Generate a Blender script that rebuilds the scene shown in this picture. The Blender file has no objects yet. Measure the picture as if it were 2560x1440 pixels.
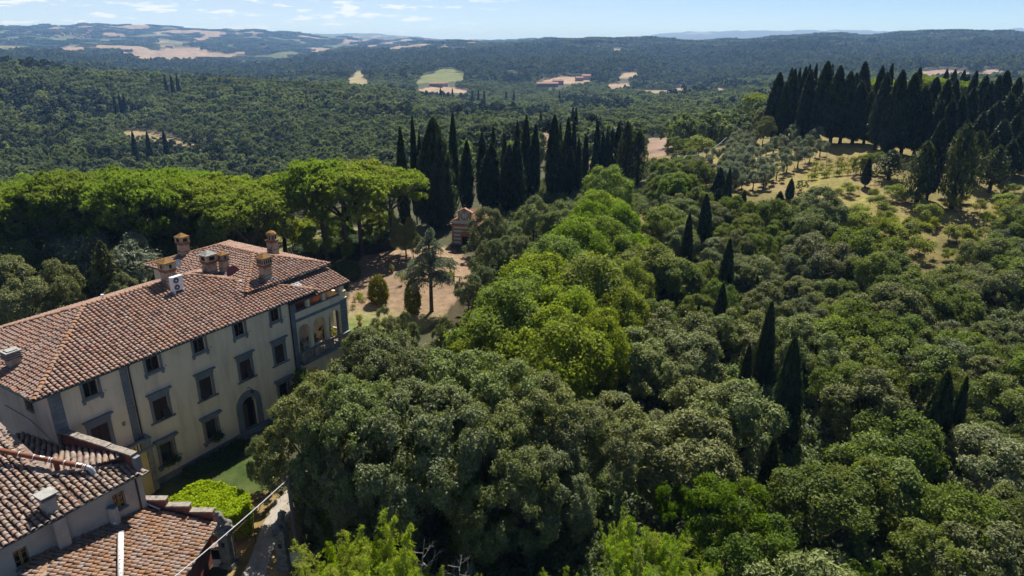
import bpy, bmesh, math, random
import numpy as np
from mathutils import Vector, Matrix

# ------------------------------------------------------------------ scene, camera, sky, sun
SC = bpy.context.scene
COL = SC.collection
random.seed(7)
RNG = np.random.default_rng(11)
CAM_H = 33.0
F_PX, HORIZON = 1707.0, 105.0
PITCH = math.atan((720 - HORIZON) / F_PX)

cam = bpy.data.cameras.new('camera')
cam_ob = bpy.data.objects.new('camera', cam)
COL.objects.link(cam_ob)
cam.sensor_width = 36.0
cam.lens = 36.0 * F_PX / 2560.0
cam.clip_start, cam.clip_end = 0.5, 80000.0
cam_ob.location = (0, 0, CAM_H)
cam_ob.rotation_euler = (math.pi / 2 - PITCH, 0, 0)
SC.camera = cam_ob

SUN_AZ, SUN_EL = math.radians(15.0), math.radians(52.0)      # azimuth clockwise from +Y

SC.view_settings.view_transform = 'Standard'
SC.view_settings.look = 'None'
SC.view_settings.gamma = 1.0
SC.view_settings.use_curve_mapping = False
SC.view_settings.exposure = 0.92
SC.render.engine = 'CYCLES'
cy = SC.cycles
cy.max_bounces = 7
cy.diffuse_bounces = 3
cy.glossy_bounces = 2
cy.transmission_bounces = 4
cy.volume_bounces = 1
cy.transparent_max_bounces = 4
cy.use_denoising = True
cy.caustics_reflective = False
cy.caustics_refractive = False


def nd(nt, kind, loc=None, **kw):
    n = nt.nodes.new(kind)
    for k, v in kw.items():
        if k.startswith('i_'):
            key = k[2:]
            key = int(key) if key.isdigit() else key.replace('_', ' ')
            n.inputs[key].default_value = v
        else:
            setattr(n, k, v)
    return n


def lk(nt, a, b):
    nt.links.new(a, b)


def math_node(nt, op, a, b=None, c=None, clamp=False):
    n = nt.nodes.new('ShaderNodeMath')
    n.operation = op
    n.use_clamp = clamp
    for i, v in enumerate((a, b, c)):
        if v is None:
            continue
        if isinstance(v, (int, float)):
            n.inputs[i].default_value = v
        else:
            nt.links.new(v, n.inputs[i])
    return n.outputs[0]


def ramp(nt, fac, stops, interp='LINEAR'):
    n = nt.nodes.new('ShaderNodeValToRGB')
    cr = n.color_ramp
    cr.interpolation = interp
    while len(cr.elements) < len(stops):
        cr.elements.new(0.5)
    for e, (p, c) in zip(cr.elements, stops):
        e.position = p
        e.color = (c[0], c[1], c[2], 1.0) if hasattr(c, '__len__') else (c, c, c, 1.0)
    nt.links.new(fac, n.inputs[0])
    return n.outputs[0]


def mix_rgb(nt, fac, a, b, mode='MIX'):
    n = nt.nodes.new('ShaderNodeMix')
    n.data_type = 'RGBA'
    n.blend_type = mode
    for sock, v in ((n.inputs[0], fac), (n.inputs[6], a), (n.inputs[7], b)):
        if isinstance(v, (int, float)):
            sock.default_value = v
        elif isinstance(v, tuple):
            sock.default_value = (v[0], v[1], v[2], 1.0)
        else:
            nt.links.new(v, sock)
    return n.outputs[2]


world = bpy.data.worlds.new('World')
SC.world = world
world.use_nodes = True
wt = world.node_tree
wt.nodes.clear()
w_out = nd(wt, 'ShaderNodeOutputWorld')
w_bg = nd(wt, 'ShaderNodeBackground', i_Strength=0.058)
sky = nd(wt, 'ShaderNodeTexSky')
sky.sky_type = 'NISHITA'
sky.sun_disc = False
sky.sun_elevation = SUN_EL
sky.sun_rotation = SUN_AZ
sky.altitude = 1000.0
sky.air_density = 0.5
sky.dust_density = 0.0
sky.ozone_density = 2.0
# small fair-weather cumulus, mapped by azimuth and elevation
w_tc = nd(wt, 'ShaderNodeTexCoord')
w_sep = nd(wt, 'ShaderNodeSeparateXYZ')
lk(wt, w_tc.outputs['Generated'], w_sep.inputs[0])
w_az = math_node(wt, 'ARCTAN2', w_sep.outputs[0], w_sep.outputs[1])
w_el = math_node(wt, 'ARCSINE', w_sep.outputs[2])


def cloud_layer(su, sv, du, dv, lo, hi, seed):
    comb = nd(wt, 'ShaderNodeCombineXYZ', i_Z=seed)
    lk(wt, math_node(wt, 'MULTIPLY_ADD', w_az, su, du), comb.inputs[0])
    lk(wt, math_node(wt, 'MULTIPLY_ADD', w_el, sv, dv), comb.inputs[1])
    nz = nd(wt, 'ShaderNodeTexNoise', i_Scale=1.0, i_Detail=5.0, i_Roughness=0.55)
    lk(wt, comb.outputs[0], nz.inputs['Vector'])
    return ramp(wt, nz.outputs[0], [(lo, 0.0), (hi, 1.0)])


c_small = cloud_layer(26.0, 130.0, 3.1, 0.7, 0.545, 0.64, 4.2)
c_big = cloud_layer(13.0, 75.0, 0.4, 2.2, 0.58, 0.68, 9.7)
c_area = ramp(wt, math_node(wt, 'COSINE', math_node(wt, 'ADD', w_az, 0.75)), [(0.66, 0.0), (0.82, 1.0)])        # the cloudier quarter of the sky
c_all = math_node(wt, 'MULTIPLY', math_node(wt, 'MAXIMUM', c_small, c_big), c_area)
c_low = ramp(wt, w_el, [(0.006, 0.0), (0.014, 1.0)])
c_all = math_node(wt, 'MULTIPLY', c_all, c_low)
c_veil = math_node(wt, 'MULTIPLY', ramp(wt, math_node(wt, 'COSINE', math_node(wt, 'ADD', w_az, 0.75)), [(0.3, 0.0), (1.0, 1.0)]), 0.30)
c_all = math_node(wt, 'MAXIMUM', math_node(wt, 'MULTIPLY', c_all, 0.8), c_veil)
sky_mix = mix_rgb(wt, c_all, sky.outputs[0], (10.5, 10.8, 11.2))
lk(wt, sky_mix, w_bg.inputs[0])
lk(wt, w_bg.outputs[0], w_out.inputs[0])

sun = bpy.data.lights.new('sun', 'SUN')
sun.energy = 5.0
sun.angle = math.radians(0.53)
sun.color = (1.0, 0.95, 0.86)
sun_ob = bpy.data.objects.new('sun', sun)
COL.objects.link(sun_ob)
sun_dir = Vector((math.sin(SUN_AZ) * math.cos(SUN_EL), math.cos(SUN_AZ) * math.cos(SUN_EL), math.sin(SUN_EL)))
sun_ob.rotation_euler = sun_dir.to_track_quat('Z', 'Y').to_euler()
sun_ob.location = (60, 120, 200)


# ------------------------------------------------------------------ survey helpers (photo bearings -> ground points)
def ray(x, y):
    u = 720.0 - y
    return np.array([x - 1280.0, F_PX * math.cos(PITCH) + u * math.sin(PITCH),
                     -F_PX * math.sin(PITCH) + u * math.cos(PITCH)])


def spot(x, y, z=0.0):
    """Ground-plan point seen along the bearing (x, y) at height z."""
    d = ray(x, y)
    t = (z - CAM_H) / d[2]
    return d[0] * t, d[1] * t


def height_over(x, y, P):
    """Height of the sight line (x, y) above plan point P."""
    d = ray(x, y)
    return CAM_H + d[2] * math.hypot(*P) / math.hypot(d[0], d[1])


# ------------------------------------------------------------------ object helpers
def tag(o, label=None, cat=None, group=None, kind=None):
    if label:
        o['label'] = label
    if cat:
        o['category'] = cat
    if group:
        o['group'] = group
    if kind:
        o['kind'] = kind
    return o


def empty(name, loc=(0, 0, 0), rz=0.0):
    o = bpy.data.objects.new(name, None)
    o.empty_display_size = 0.5
    o.location = loc
    o.rotation_euler = (0, 0, rz)
    COL.objects.link(o)
    return o


def link_mesh(name, me, mat=None, parent=None, loc=None, rz=None):
    if mat is not None and not me.materials:
        me.materials.append(mat)
    o = bpy.data.objects.new(name, me)
    if loc is not None:
        o.location = loc
    if rz is not None:
        o.rotation_euler = (0, 0, rz)
    COL.objects.link(o)
    if parent is not None:
        o.parent = parent
    return o


def np_mesh(name, verts, faces4=None, faces3=None, attrs=None, smooth=False):
    """Mesh from numpy arrays; attrs maps name -> per-point float array."""
    me = bpy.data.meshes.new(name)
    verts = np.asarray(verts, dtype=np.float32)
    loops, starts, totals = [], [], []
    off = 0
    for F, k in ((faces4, 4), (faces3, 3)):
        if F is None or len(F) == 0:
            continue
        F = np.asarray(F, dtype=np.int32)
        loops.append(F.ravel())
        starts.append(off + np.arange(len(F), dtype=np.int32) * k)
        totals.append(np.full(len(F), k, dtype=np.int32))
        off += F.size
    me.vertices.add(len(verts))
    me.vertices.foreach_set('co', verts.ravel())
    if loops:
        L = np.concatenate(loops)
        S = np.concatenate(starts)
        me.loops.add(len(L))
        me.loops.foreach_set('vertex_index', L)
        me.polygons.add(len(S))
        me.polygons.foreach_set('loop_start', S)
        me.polygons.foreach_set('use_smooth', np.full(len(S), smooth, dtype=bool))
    if attrs:
        for an, av in attrs.items():
            av = np.asarray(av, dtype=np.float32)
            if av.ndim == 2:
                a = me.attributes.new(an, 'FLOAT_COLOR', 'POINT')
                a.data.foreach_set('color', av.ravel())
            else:
                a = me.attributes.new(an, 'FLOAT', 'POINT')
                a.data.foreach_set('value', av)
    me.update(calc_edges=True)
    me.validate()
    return me


class MB:
    """Collects simple shapes and links them as ONE mesh object."""

    def __init__(self):
        self.v, self.f, self.t = [], [], []
        self.tint = 0.0

    def add(self, vs, fs):
        b = len(self.v)
        self.v += [tuple(p) for p in vs]
        self.f += [tuple(b + i for i in q) for q in fs]
        self.t += [self.tint] * len(vs)
        return self

    def box(self, x0, x1, y0, y1, z0, z1):
        if x0 > x1: x0, x1 = x1, x0
        if y0 > y1: y0, y1 = y1, y0
        return self.add([(x0, y0, z0), (x1, y0, z0), (x1, y1, z0), (x0, y1, z0),
                         (x0, y0, z1), (x1, y0, z1), (x1, y1, z1), (x0, y1, z1)],
                        [(0, 3, 2, 1), (4, 5, 6, 7), (0, 1, 5, 4), (1, 2, 6, 5), (2, 3, 7, 6), (3, 0, 4, 7)])

    def quad(self, a, b, c, d):
        return self.add([a, b, c, d], [(0, 1, 2, 3)])

    def poly(self, pts):
        return self.add(pts, [tuple(range(len(pts)))])

    def frustum(self, cx, cy, z0, z1, w0, d0, w1, d1):
        v = []
        for z, w, d in ((z0, w0, d0), (z1, w1, d1)):
            v += [(cx - w / 2, cy - d / 2, z), (cx + w / 2, cy - d / 2, z), (cx + w / 2, cy + d / 2, z), (cx - w / 2, cy + d / 2, z)]
        return self.add(v, [(0, 3, 2, 1), (4, 5, 6, 7), (0, 1, 5, 4), (1, 2, 6, 5), (2, 3, 7, 6), (3, 0, 4, 7)])

    def tube(self, pts, radii, sides=8, cap=True):
        pts = [Vector(p) for p in pts]
        if not hasattr(radii, '__len__'):
            radii = [radii] * len(pts)
        vs, fs = [], []
        ref = Vector((0, 0, 1))
        prev = None
        for i, p in enumerate(pts):
            d = (pts[min(i + 1, len(pts) - 1)] - pts[max(i - 1, 0)]).normalized()
            if prev is None:
                a = d.cross(ref if abs(d.z) < 0.95 else Vector((1, 0, 0))).normalized()
            else:
                a = (prev - d * prev.dot(d)).normalized()
            prev = a
            b = d.cross(a)
            for k in range(sides):
                t = 2 * math.pi * k / sides
                vs.append(p + (a * math.cos(t) + b * math.sin(t)) * radii[i])
        for i in range(len(pts) - 1):
            for k in range(sides):
                k2 = (k + 1) % sides
                fs.append((i * sides + k, i * sides + k2, (i + 1) * sides + k2, (i + 1) * sides + k))
        if cap:
            fs.append(tuple(range(sides - 1, -1, -1)))
            fs.append(tuple((len(pts) - 1) * sides + k for k in range(sides)))
        return self.add(vs, fs)

    def lathe(self, cx, cy, prof, sides=10, z_off=0.0):
        vs, fs = [], []
        for r, z in prof:
            for k in range(sides):
                t = 2 * math.pi * k / sides
                vs.append((cx + r * math.cos(t), cy + r * math.sin(t), z + z_off))
        for i in range(len(prof) - 1):
            for k in range(sides):
                k2 = (k + 1) % sides
                fs.append((i * sides + k, i * sides + k2, (i + 1) * sides + k2, (i + 1) * sides + k))
        fs.append(tuple(range(sides - 1, -1, -1)))
        fs.append(tuple((len(prof) - 1) * sides + k for k in range(sides)))
        return self.add(vs, fs)

    def mesh(self, name, smooth=False):
        me = bpy.data.meshes.new(name)
        me.from_pydata(self.v, [], self.f)
        if any(self.t):
            a = me.attributes.new('tint', 'FLOAT', 'POINT')
            a.data.foreach_set('value', np.array(self.t, dtype=np.float32))
        if smooth:
            me.polygons.foreach_set('use_smooth', np.ones(len(me.polygons), dtype=bool))
        me.update()
        return me

    def build(self, name, mat, parent=None, smooth=False, label=None, loc=None, rz=None):
        o = link_mesh(name, self.mesh(name, smooth), mat, parent, loc, rz)
        if label:
            o['label'] = label
        return o


# ------------------------------------------------------------------ materials
def new_mat(name):
    m = bpy.data.materials.new(name)
    m.use_nodes = True
    nt = m.node_tree
    nt.nodes.clear()
    out = nd(nt, 'ShaderNodeOutputMaterial')
    return m, nt, out


def solid(name, c1, c2=None, scale=3.0, rough=0.8, spec=0.3, metal=0.0, bump=0.0, bump_scale=20.0, stain=None, stain_scale=0.6, stain_amt=0.5, coord='pos', streak=0.0):
    """Weathered opaque surface: two tones broken up by noise, optional stains and fine relief."""
    m, nt, out = new_mat(name)
    p = nd(nt, 'ShaderNodeBsdfPrincipled', i_Roughness=rough, i_Metallic=metal)
    p.inputs['Specular IOR Level'].default_value = spec
    if coord == 'pos':
        vec = nd(nt, 'ShaderNodeNewGeometry').outputs['Position']
    else:
        vec = nd(nt, 'ShaderNodeTexCoord').outputs['Object']
    col = None
    if c2 is not None:
        nz = nd(nt, 'ShaderNodeTexNoise', i_Scale=scale, i_Detail=6.0, i_Roughness=0.6)
        lk(nt, vec, nz.inputs['Vector'])
        f = ramp(nt, nz.outputs[0], [(0.35, 0.0), (0.65, 1.0)])
        col = mix_rgb(nt, f, c1, c2)
    if stain is not None:
        n2 = nd(nt, 'ShaderNodeTexNoise', i_Scale=stain_scale, i_Detail=7.0, i_Roughness=0.65)
        if streak:
            mp = nd(nt, 'ShaderNodeMapping')
            mp.inputs['Scale'].default_value = (1.0, 1.0, streak)
            lk(nt, vec, mp.inputs['Vector'])
            lk(nt, mp.outputs[0], n2.inputs['Vector'])
        else:
            lk(nt, vec, n2.inputs['Vector'])
        f2 = math_node(nt, 'MULTIPLY', ramp(nt, n2.outputs[0], [(0.48, 0.0), (0.66, 1.0)]), stain_amt)
        col = mix_rgb(nt, f2, col if col is not None else c1, stain)
    if col is None:
        p.inputs['Base Color'].default_value = (*c1, 1)
    else:
        lk(nt, col, p.inputs['Base Color'])
    if bump:
        nb = nd(nt, 'ShaderNodeTexNoise', i_Scale=bump_scale, i_Detail=4.0)
        lk(nt, vec, nb.inputs['Vector'])
        b = nd(nt, 'ShaderNodeBump', i_Strength=bump, i_Distance=0.03)
        lk(nt, nb.outputs[0], b.inputs['Height'])
        lk(nt, b.outputs[0], p.inputs['Normal'])
    lk(nt, p.outputs[0], out.inputs[0])
    return m


def leaf_mat(name, dark, light, trans, trans_amt=0.35, var=0.25, rough=0.6, spec=0.10, dry=None, dry_amt=0.0):
    """Foliage: every leaf takes its own tone ('tint'), every tree its own shift, light passes through."""
    m, nt, out = new_mat(name)
    at = nd(nt, 'ShaderNodeAttribute', attribute_name='tint')
    oi = nd(nt, 'ShaderNodeObjectInfo')
    col = mix_rgb(nt, at.outputs['Fac'], dark, light)
    if dry is not None:
        f = math_node(nt, 'GREATER_THAN', at.outputs['Fac'], 1.0 - dry_amt)
        col = mix_rgb(nt, f, col, dry)
    hsv = nd(nt, 'ShaderNodeHueSaturation')
    lk(nt, math_node(nt, 'MULTIPLY_ADD', oi.outputs['Random'], 0.035, 0.4825), hsv.inputs['Hue'])
    r2 = math_node(nt, 'FRACT', math_node(nt, 'MULTIPLY', oi.outputs['Random'], 7.31))
    lk(nt, math_node(nt, 'MULTIPLY_ADD', r2, 0.3, 0.85), hsv.inputs['Saturation'])
    r3 = math_node(nt, 'FRACT', math_node(nt, 'MULTIPLY', oi.outputs['Random'], 13.7))
    lk(nt, math_node(nt, 'MULTIPLY_ADD', r3, 2 * var, 1 - var), hsv.inputs['Value'])
    lk(nt, col, hsv.inputs['Color'])
    p = nd(nt, 'ShaderNodeBsdfPrincipled', i_Roughness=rough)
    p.inputs['Specular IOR Level'].default_value = spec
    lk(nt, hsv.outputs[0], p.inputs['Base Color'])
    tr = nd(nt, 'ShaderNodeBsdfTranslucent')
    lk(nt, mix_rgb(nt, 1.0, hsv.outputs[0], trans, 'MULTIPLY'), tr.inputs[0])
    mx = nd(nt, 'ShaderNodeMixShader', i_Fac=trans_amt)
    lk(nt, p.outputs[0], mx.inputs[1])
    lk(nt, tr.outputs[0], mx.inputs[2])
    lk(nt, mx.outputs[0], out.inputs[0])
    return m


M_BARK = solid('bark', (0.080, 0.060, 0.044), (0.044, 0.034, 0.027), 6.0, 0.95, 0.1, bump=0.6, bump_scale=9.0)
M_BARK_PINE = solid('pine_bark', (0.115, 0.085, 0.07), (0.05, 0.04, 0.036), 5.0, 0.95, 0.1, bump=0.7, bump_scale=7.0)
M_HOLM = leaf_mat('holm_oak_leaf', (0.080, 0.096, 0.040), (0.265, 0.292, 0.130), (1.4, 1.45, 0.55), 0.24, 0.18)
M_OAKY = leaf_mat('oak_leaf', (0.058, 0.086, 0.020), (0.200, 0.235, 0.058), (1.5, 1.6, 0.5), 0.34, 0.22, dry=(0.26, 0.21, 0.05), dry_amt=0.03)
M_LIME = leaf_mat('lime_leaf', (0.088, 0.130, 0.020), (0.270, 0.322, 0.055), (1.5, 1.6, 0.45), 0.38, 0.10, dry=(0.52, 0.44, 0.17), dry_amt=0.07)
M_LAUREL = leaf_mat('laurel_leaf', (0.033, 0.071, 0.006), (0.152, 0.204, 0.015), (1.6, 1.6, 0.4), 0.38, 0.12, dry=(0.342, 0.228, 0.028), dry_amt=0.03)
M_PINE = leaf_mat('pine_needle', (0.085, 0.125, 0.024), (0.255, 0.325, 0.080), (1.45, 1.5, 0.55), 0.52, 0.12)
M_CYP = leaf_mat('cypress_spray', (0.018, 0.030, 0.013), (0.066, 0.085, 0.030), (1.4, 1.5, 0.6), 0.26, 0.2)
M_CYPT = leaf_mat('thin_cypress_spray', (0.034, 0.044, 0.017), (0.112, 0.124, 0.045), (1.4, 1.4, 0.6), 0.28, 0.2)
M_OLIVE = leaf_mat('olive_leaf', (0.095, 0.115, 0.072), (0.275, 0.310, 0.210), (1.2, 1.25, 0.85), 0.28, 0.15)
M_GREYO = leaf_mat('downy_oak_leaf', (0.062, 0.078, 0.043), (0.204, 0.223, 0.128), (1.3, 1.3, 0.7), 0.28, 0.18)
M_FAR = leaf_mat('far_oak_leaf', (0.058, 0.078, 0.040), (0.205, 0.245, 0.122), (1.4, 1.45, 0.6), 0.34, 0.38)
M_FARD = leaf_mat('far_dark_leaf', (0.018, 0.030, 0.018), (0.070, 0.092, 0.050), (1.4, 1.45, 0.7), 0.24, 0.25)
M_DIST = leaf_mat('distant_oak_leaf', (0.036, 0.052, 0.026), (0.130, 0.158, 0.078), (1.4, 1.45, 0.7), 0.30, 0.35)  # darker copy of the far oak leaf; weaker light beyond the hill put into colour
M_BAMBOO = leaf_mat('bamboo_leaf', (0.112, 0.168, 0.016), (0.288, 0.360, 0.052), (1.6, 1.6, 0.5), 0.42, 0.12, dry=(0.336, 0.240, 0.056), dry_amt=0.05)
M_CEDAR = leaf_mat('cedar_needle', (0.085, 0.115, 0.078), (0.26, 0.31, 0.20), (1.2, 1.3, 0.8), 0.3, 0.1)
M_GOLD = leaf_mat('golden_spray', (0.052, 0.064, 0.005), (0.216, 0.200, 0.014), (1.5, 1.5, 0.4), 0.3, 0.1)
M_HEDGE = leaf_mat('ivy_leaf', (0.14, 0.225, 0.008), (0.37, 0.45, 0.016), (1.6, 1.6, 0.4), 0.3, 0.06, dry=(0.30, 0.18, 0.04), dry_amt=0.02)
M_DHEDGE = leaf_mat('box_leaf', (0.019, 0.038, 0.011), (0.075, 0.109, 0.032), (1.4, 1.4, 0.6), 0.24, 0.15)
M_SHRUB = leaf_mat('shrub_leaf', (0.085, 0.119, 0.017), (0.281, 0.323, 0.068), (1.6, 1.5, 0.5), 0.40, 0.22)

# ------------------------------------------------------------------ terrain: one sheet from under the camera to the horizon
def sstep(a, b, x):
    t = np.clip((x - a) / (b - a), 0, 1)
    return t * t * (3 - 2 * t)


def hash2(ix, iy, s=0):
    h = (ix.astype(np.int64) * 374761393 + iy.astype(np.int64) * 668265263 + s * 982451653) & 0x7fffffff
    h = ((h ^ (h >> 13)) * 1274126177) & 0x7fffffff
    return ((h ^ (h >> 16)) & 0xffff) / 65535.0


def vnoise(x, y, s=0):
    ix, iy = np.floor(x), np.floor(y)
    fx, fy = x - ix, y - iy
    fx, fy = fx * fx * (3 - 2 * fx), fy * fy * (3 - 2 * fy)
    a, b = hash2(ix, iy, s), hash2(ix + 1, iy, s)
    c, d = hash2(ix, iy + 1, s), hash2(ix + 1, iy + 1, s)
    return (a * (1 - fx) + b * fx) * (1 - fy) + (c * (1 - fx) + d * fx) * fy


def fbm(x, y, s=0, octv=4):
    o, amp, tot = 0.0, 1.0, 0.0
    for k in range(octv):
        o = o + amp * vnoise(x * 2 ** k, y * 2 ** k, s + k)
        tot += amp
        amp *= 0.5
    return o / tot


# survey columns: photo column -> (distance, height 'z' or sight-line row 'y'); tree height is taken off the rows of wooded ground
def zrow(x, d, y, trees=7.0):
    r = ray(x, y)
    return CAM_H + r[2] * d / math.hypot(r[0], r[1]) - trees


SURVEY = {
    -900: [(130, -1, 0), (170, -8, 0), (230, -22, 0), (320, -34, 0), (480, 0, 365), (680, 0, 270), (900, 0, 165), (980, 0, 158), (1400, 0, 185), (2200, 0, 158), (3000, 0, 132), (4200, 0, 110), (6500, 0, 70), (8000, 0, 85), (14000, 0, 98), (22000, 0, 106)],
    0: [(130, -1, 0), (170, -8, 0), (230, -22, 0), (320, -34, 0), (480, 0, 365), (680, 0, 270), (900, 0, 165), (990, 0, 152), (1400, 0, 178), (2200, 0, 152), (3000, 0, 128), (4200, 0, 108), (5000, 0, 90), (6500, 0, 63), (8000, 0, 80), (14000, 0, 98), (22000, 0, 106)],
    300: [(130, -1, 0), (170, -8, 0), (230, -22, 0), (320, -34, 0), (480, 0, 370), (680, 0, 285), (850, 0, 205), (970, 0, 182), (1400, 0, 195), (2000, 0, 165), (3000, 0, 142), (3800, 0, 122), (5000, 0, 95), (6500, 0, 60), (8000, 0, 78), (14000, 0, 98), (22000, 0, 106)],
    640: [(130, -1, 0), (170, -8, 0), (230, -22, 0), (310, -34, 0), (430, 0, 392), (600, 0, 288), (740, 0, 208), (830, 0, 187), (1000, 0, 212), (1300, 0, 205), (1700, 0, 186), (2300, 0, 165), (3300, 0, 145), (4200, 0, 118), (6000, 0, 72), (7500, 0, 85), (14000, 0, 98), (22000, 0, 106)],
    850: [(130, -0.5, 0), (170, -6, 0), (230, -18, 0), (300, -30, 0), (430, 0, 340), (600, 0, 258), (720, 0, 212), (790, 0, 201), (1000, 0, 222), (1250, 0, 208), (1500, 0, 186), (1750, 0, 172), (2300, 0, 150), (2800, 0, 128), (3500, 0, 132), (5000, 0, 108), (7000, 0, 92), (9000, 0, 98), (12000, 0, 85), (15000, 0, 100), (22000, 0, 106)],
    960: [(130, -0.5, 0), (170, -6, 0), (230, -16, 0), (300, -26, 0), (430, 0, 318), (600, 0, 260), (760, 0, 226), (840, 0, 217), (1000, 0, 230), (1150, 0, 216), (1400, 0, 194), (1700, 0, 174), (2300, 0, 148), (2800, 0, 123), (3500, 0, 127), (5500, 0, 106), (8000, 0, 98), (12000, 0, 86), (15000, 0, 100), (22000, 0, 106)],
    1100: [(150, 0, 0), (180, -4, 0), (230, -12, 0), (300, -20, 0), (430, 0, 305), (600, 0, 266), (800, 0, 246), (890, 0, 240), (1000, 0, 242), (1150, 0, 230), (1350, 0, 205), (1700, 0, 172), (2200, 0, 140), (2800, 0, 116), (3500, 0, 120), (6000, 0, 104), (9000, 0, 102), (22000, 0, 106)],
    1300: [(150, 0, 0), (190, -3, 0), (240, -8, 0), (300, -11, 0), (420, 0, 305), (600, 0, 274), (850, 0, 252), (950, 0, 246), (1080, 0, 243), (1250, 0, 222), (1600, 0, 184), (2200, 0, 143), (3000, 0, 112), (3600, 0, 104), (4600, 0, 108), (9000, 0, 104), (22000, 0, 106)],
    1500: [(160, 0, 0), (200, -3, 0), (240, -7, 0), (300, -11, 0), (430, 0, 310), (600, 0, 278), (880, 0, 248), (980, 0, 241), (1250, 0, 216), (1700, 0, 172), (2300, 0, 130), (3000, 0, 105), (3400, 0, 98), (4500, 0, 108), (9000, 0, 104), (16000, 0, 102), (22000, 0, 106)],
    1700: [(110, -2.5, 0), (140, -1, 0), (175, 0, 0), (215, -1.5, 0), (260, -5, 0), (320, -10, 0), (500, 0, 282), (800, 0, 245), (1200, 0, 224), (1700, 0, 190), (2300, 0, 145), (3000, 0, 114), (3500, 0, 105), (4600, 0, 112), (11000, 0, 104), (16000, 0, 80), (19000, 0, 92), (24000, 0, 106)],
    1850: [(110, -3, 0), (140, -1, 0), (180, 3, 0), (215, 3, 0), (260, -2, 0), (330, -10, 0), (500, 0, 270), (800, 0, 240), (1200, 0, 220), (1800, 0, 175), (2500, 0, 128), (3200, 0, 104), (3700, 0, 98), (5000, 0, 108), (11000, 0, 104), (16000, 0, 75), (19000, 0, 90), (24000, 0, 106)],
    2050: [(110, -3.5, 0), (145, 0, 0), (185, 5, 0), (220, 7.5, 0), (255, 7, 0), (330, -4, 0), (500, 0, 250), (800, 0, 222), (1300, 0, 195), (1800, 0, 163), (2500, 0, 118), (3200, 0, 88), (3600, 0, 76), (4800, 0, 100), (11000, 0, 104), (16000, 0, 78), (19000, 0, 90), (24000, 0, 106)],
    2300: [(100, -4, 0), (135, -0.5, 0), (165, 4, 0), (200, 8, 0), (250, 9, 0), (330, 4, 0), (520, 0, 222), (900, 0, 200), (1500, 0, 180), (2200, 0, 135), (3000, 0, 97), (3500, 0, 84), (4600, 0, 100), (11000, 0, 102), (17000, 0, 76), (20000, 0, 88), (24000, 0, 106)],
    2560: [(95, -4, 0), (130, -1, 0), (160, 3, 0), (200, 8, 0), (250, 9, 0), (330, 5, 0), (520, 0, 222), (900, 0, 205), (1500, 0, 178), (2300, 0, 130), (3200, 0, 100), (3700, 0, 93), (4800, 0, 104), (11000, 0, 102), (17000, 0, 68), (20000, 0, 84), (24000, 0, 106)],
    3500: [(95, -4, 0), (130, -1, 0), (160, 3, 0), (200, 8, 0), (250, 9, 0), (330, 5, 0), (520, 0, 222), (900, 0, 205), (1500, 0, 178), (2300, 0, 130), (3200, 0, 98), (3700, 0, 92), (4800, 0, 104), (11000, 0, 102), (17000, 0, 76), (20000, 0, 84), (24000, 0, 106)],
}
DIST = np.concatenate([[0.0], np.geomspace(4.0, 26000.0, 470)])
LOGD = np.log(np.maximum(DIST, 2.0))
az_in = np.linspace(math.radians(-50), math.radians(50), 461)
az_out = np.linspace(math.radians(50), math.radians(310), 66)[1:-1]
AZ = np.concatenate([az_in, az_out])
cols = sorted(SURVEY)
col_az = np.array([math.atan((c - 1280) / 1814.0) for c in cols])
prof = []
for c in cols:
    dd, zz = [2.0, 60.0], [0.0, 0.0]
    for (d, z, y) in SURVEY[c]:
        dd.append(d)
        zz.append(zrow(c, d, y, 11.0 if d < 1500 else (14.0 if d < 6800 else 0.0)) if y else z)
    prof.append(np.interp(LOGD, np.log(dd), zz))
prof = np.array(prof)                               # columns x distances
azc = np.where(AZ > math.pi, AZ - 2 * math.pi, AZ)
Zg = np.empty((len(AZ), len(DIST)))
for j in range(len(DIST)):
    Zg[:, j] = np.interp(azc, col_az, prof[:, j])
ker = np.exp(-0.5 * (np.arange(-6, 7) / 1.6) ** 2)
ker /= ker.sum()
Zp = np.pad(Zg, ((6, 6), (6, 6)), mode='edge')
Zg = sum(k * Zp[6:-6, i:i + Zg.shape[1]] for i, k in enumerate(ker))
Zp = np.pad(Zg, ((9, 9), (0, 0)), mode='edge')
ker2 = np.exp(-0.5 * (np.arange(-9, 10) / 3.0) ** 2)
ker2 /= ker2.sum()
Zg = sum(k * Zp[i:i + Zg.shape[0]] for i, k in enumerate(ker2))
GX = np.sin(AZ)[:, None] * DIST[None, :]
GY = np.cos(AZ)[:, None] * DIST[None, :]
behind = (azc[:, None] > math.radians(52)) | (azc[:, None] < math.radians(-52))
near = -3.6 * sstep(-7, 18, GX) * (1 - sstep(95, 140, GY))
Dg = np.hypot(GX, GY)
wn = 1 - sstep(95, 150, Dg)
Zg = Zg * (1 - wn) + near * wn
fade = sstep(300, 900, Dg)
Zg = Zg + fade * np.minimum(Dg * (0.0085 + 0.005 * sstep(1800, 3000, Dg)), 46) * (fbm(GX / 300 + 5, GY / 300 + 9, 3) - 0.5) * 2
Zg = Zg + sstep(4500, 9000, Dg) * Dg * 0.0035 * (fbm(GX / 1500 + 1, GY / 1500 + 2, 8) - 0.5) * 2
Zg = Zg + sstep(150, 260, Dg) * 1.2 * (fbm(GX / 25, GY / 25, 5) - 0.5)
Zg = np.where(behind, near * wn - 12 * (1 - wn), Zg)
Zg = np.where(behind & (Dg > 400), -12.0, Zg)
Zg[:, 0] = Zg[:, 1].mean()


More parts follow.
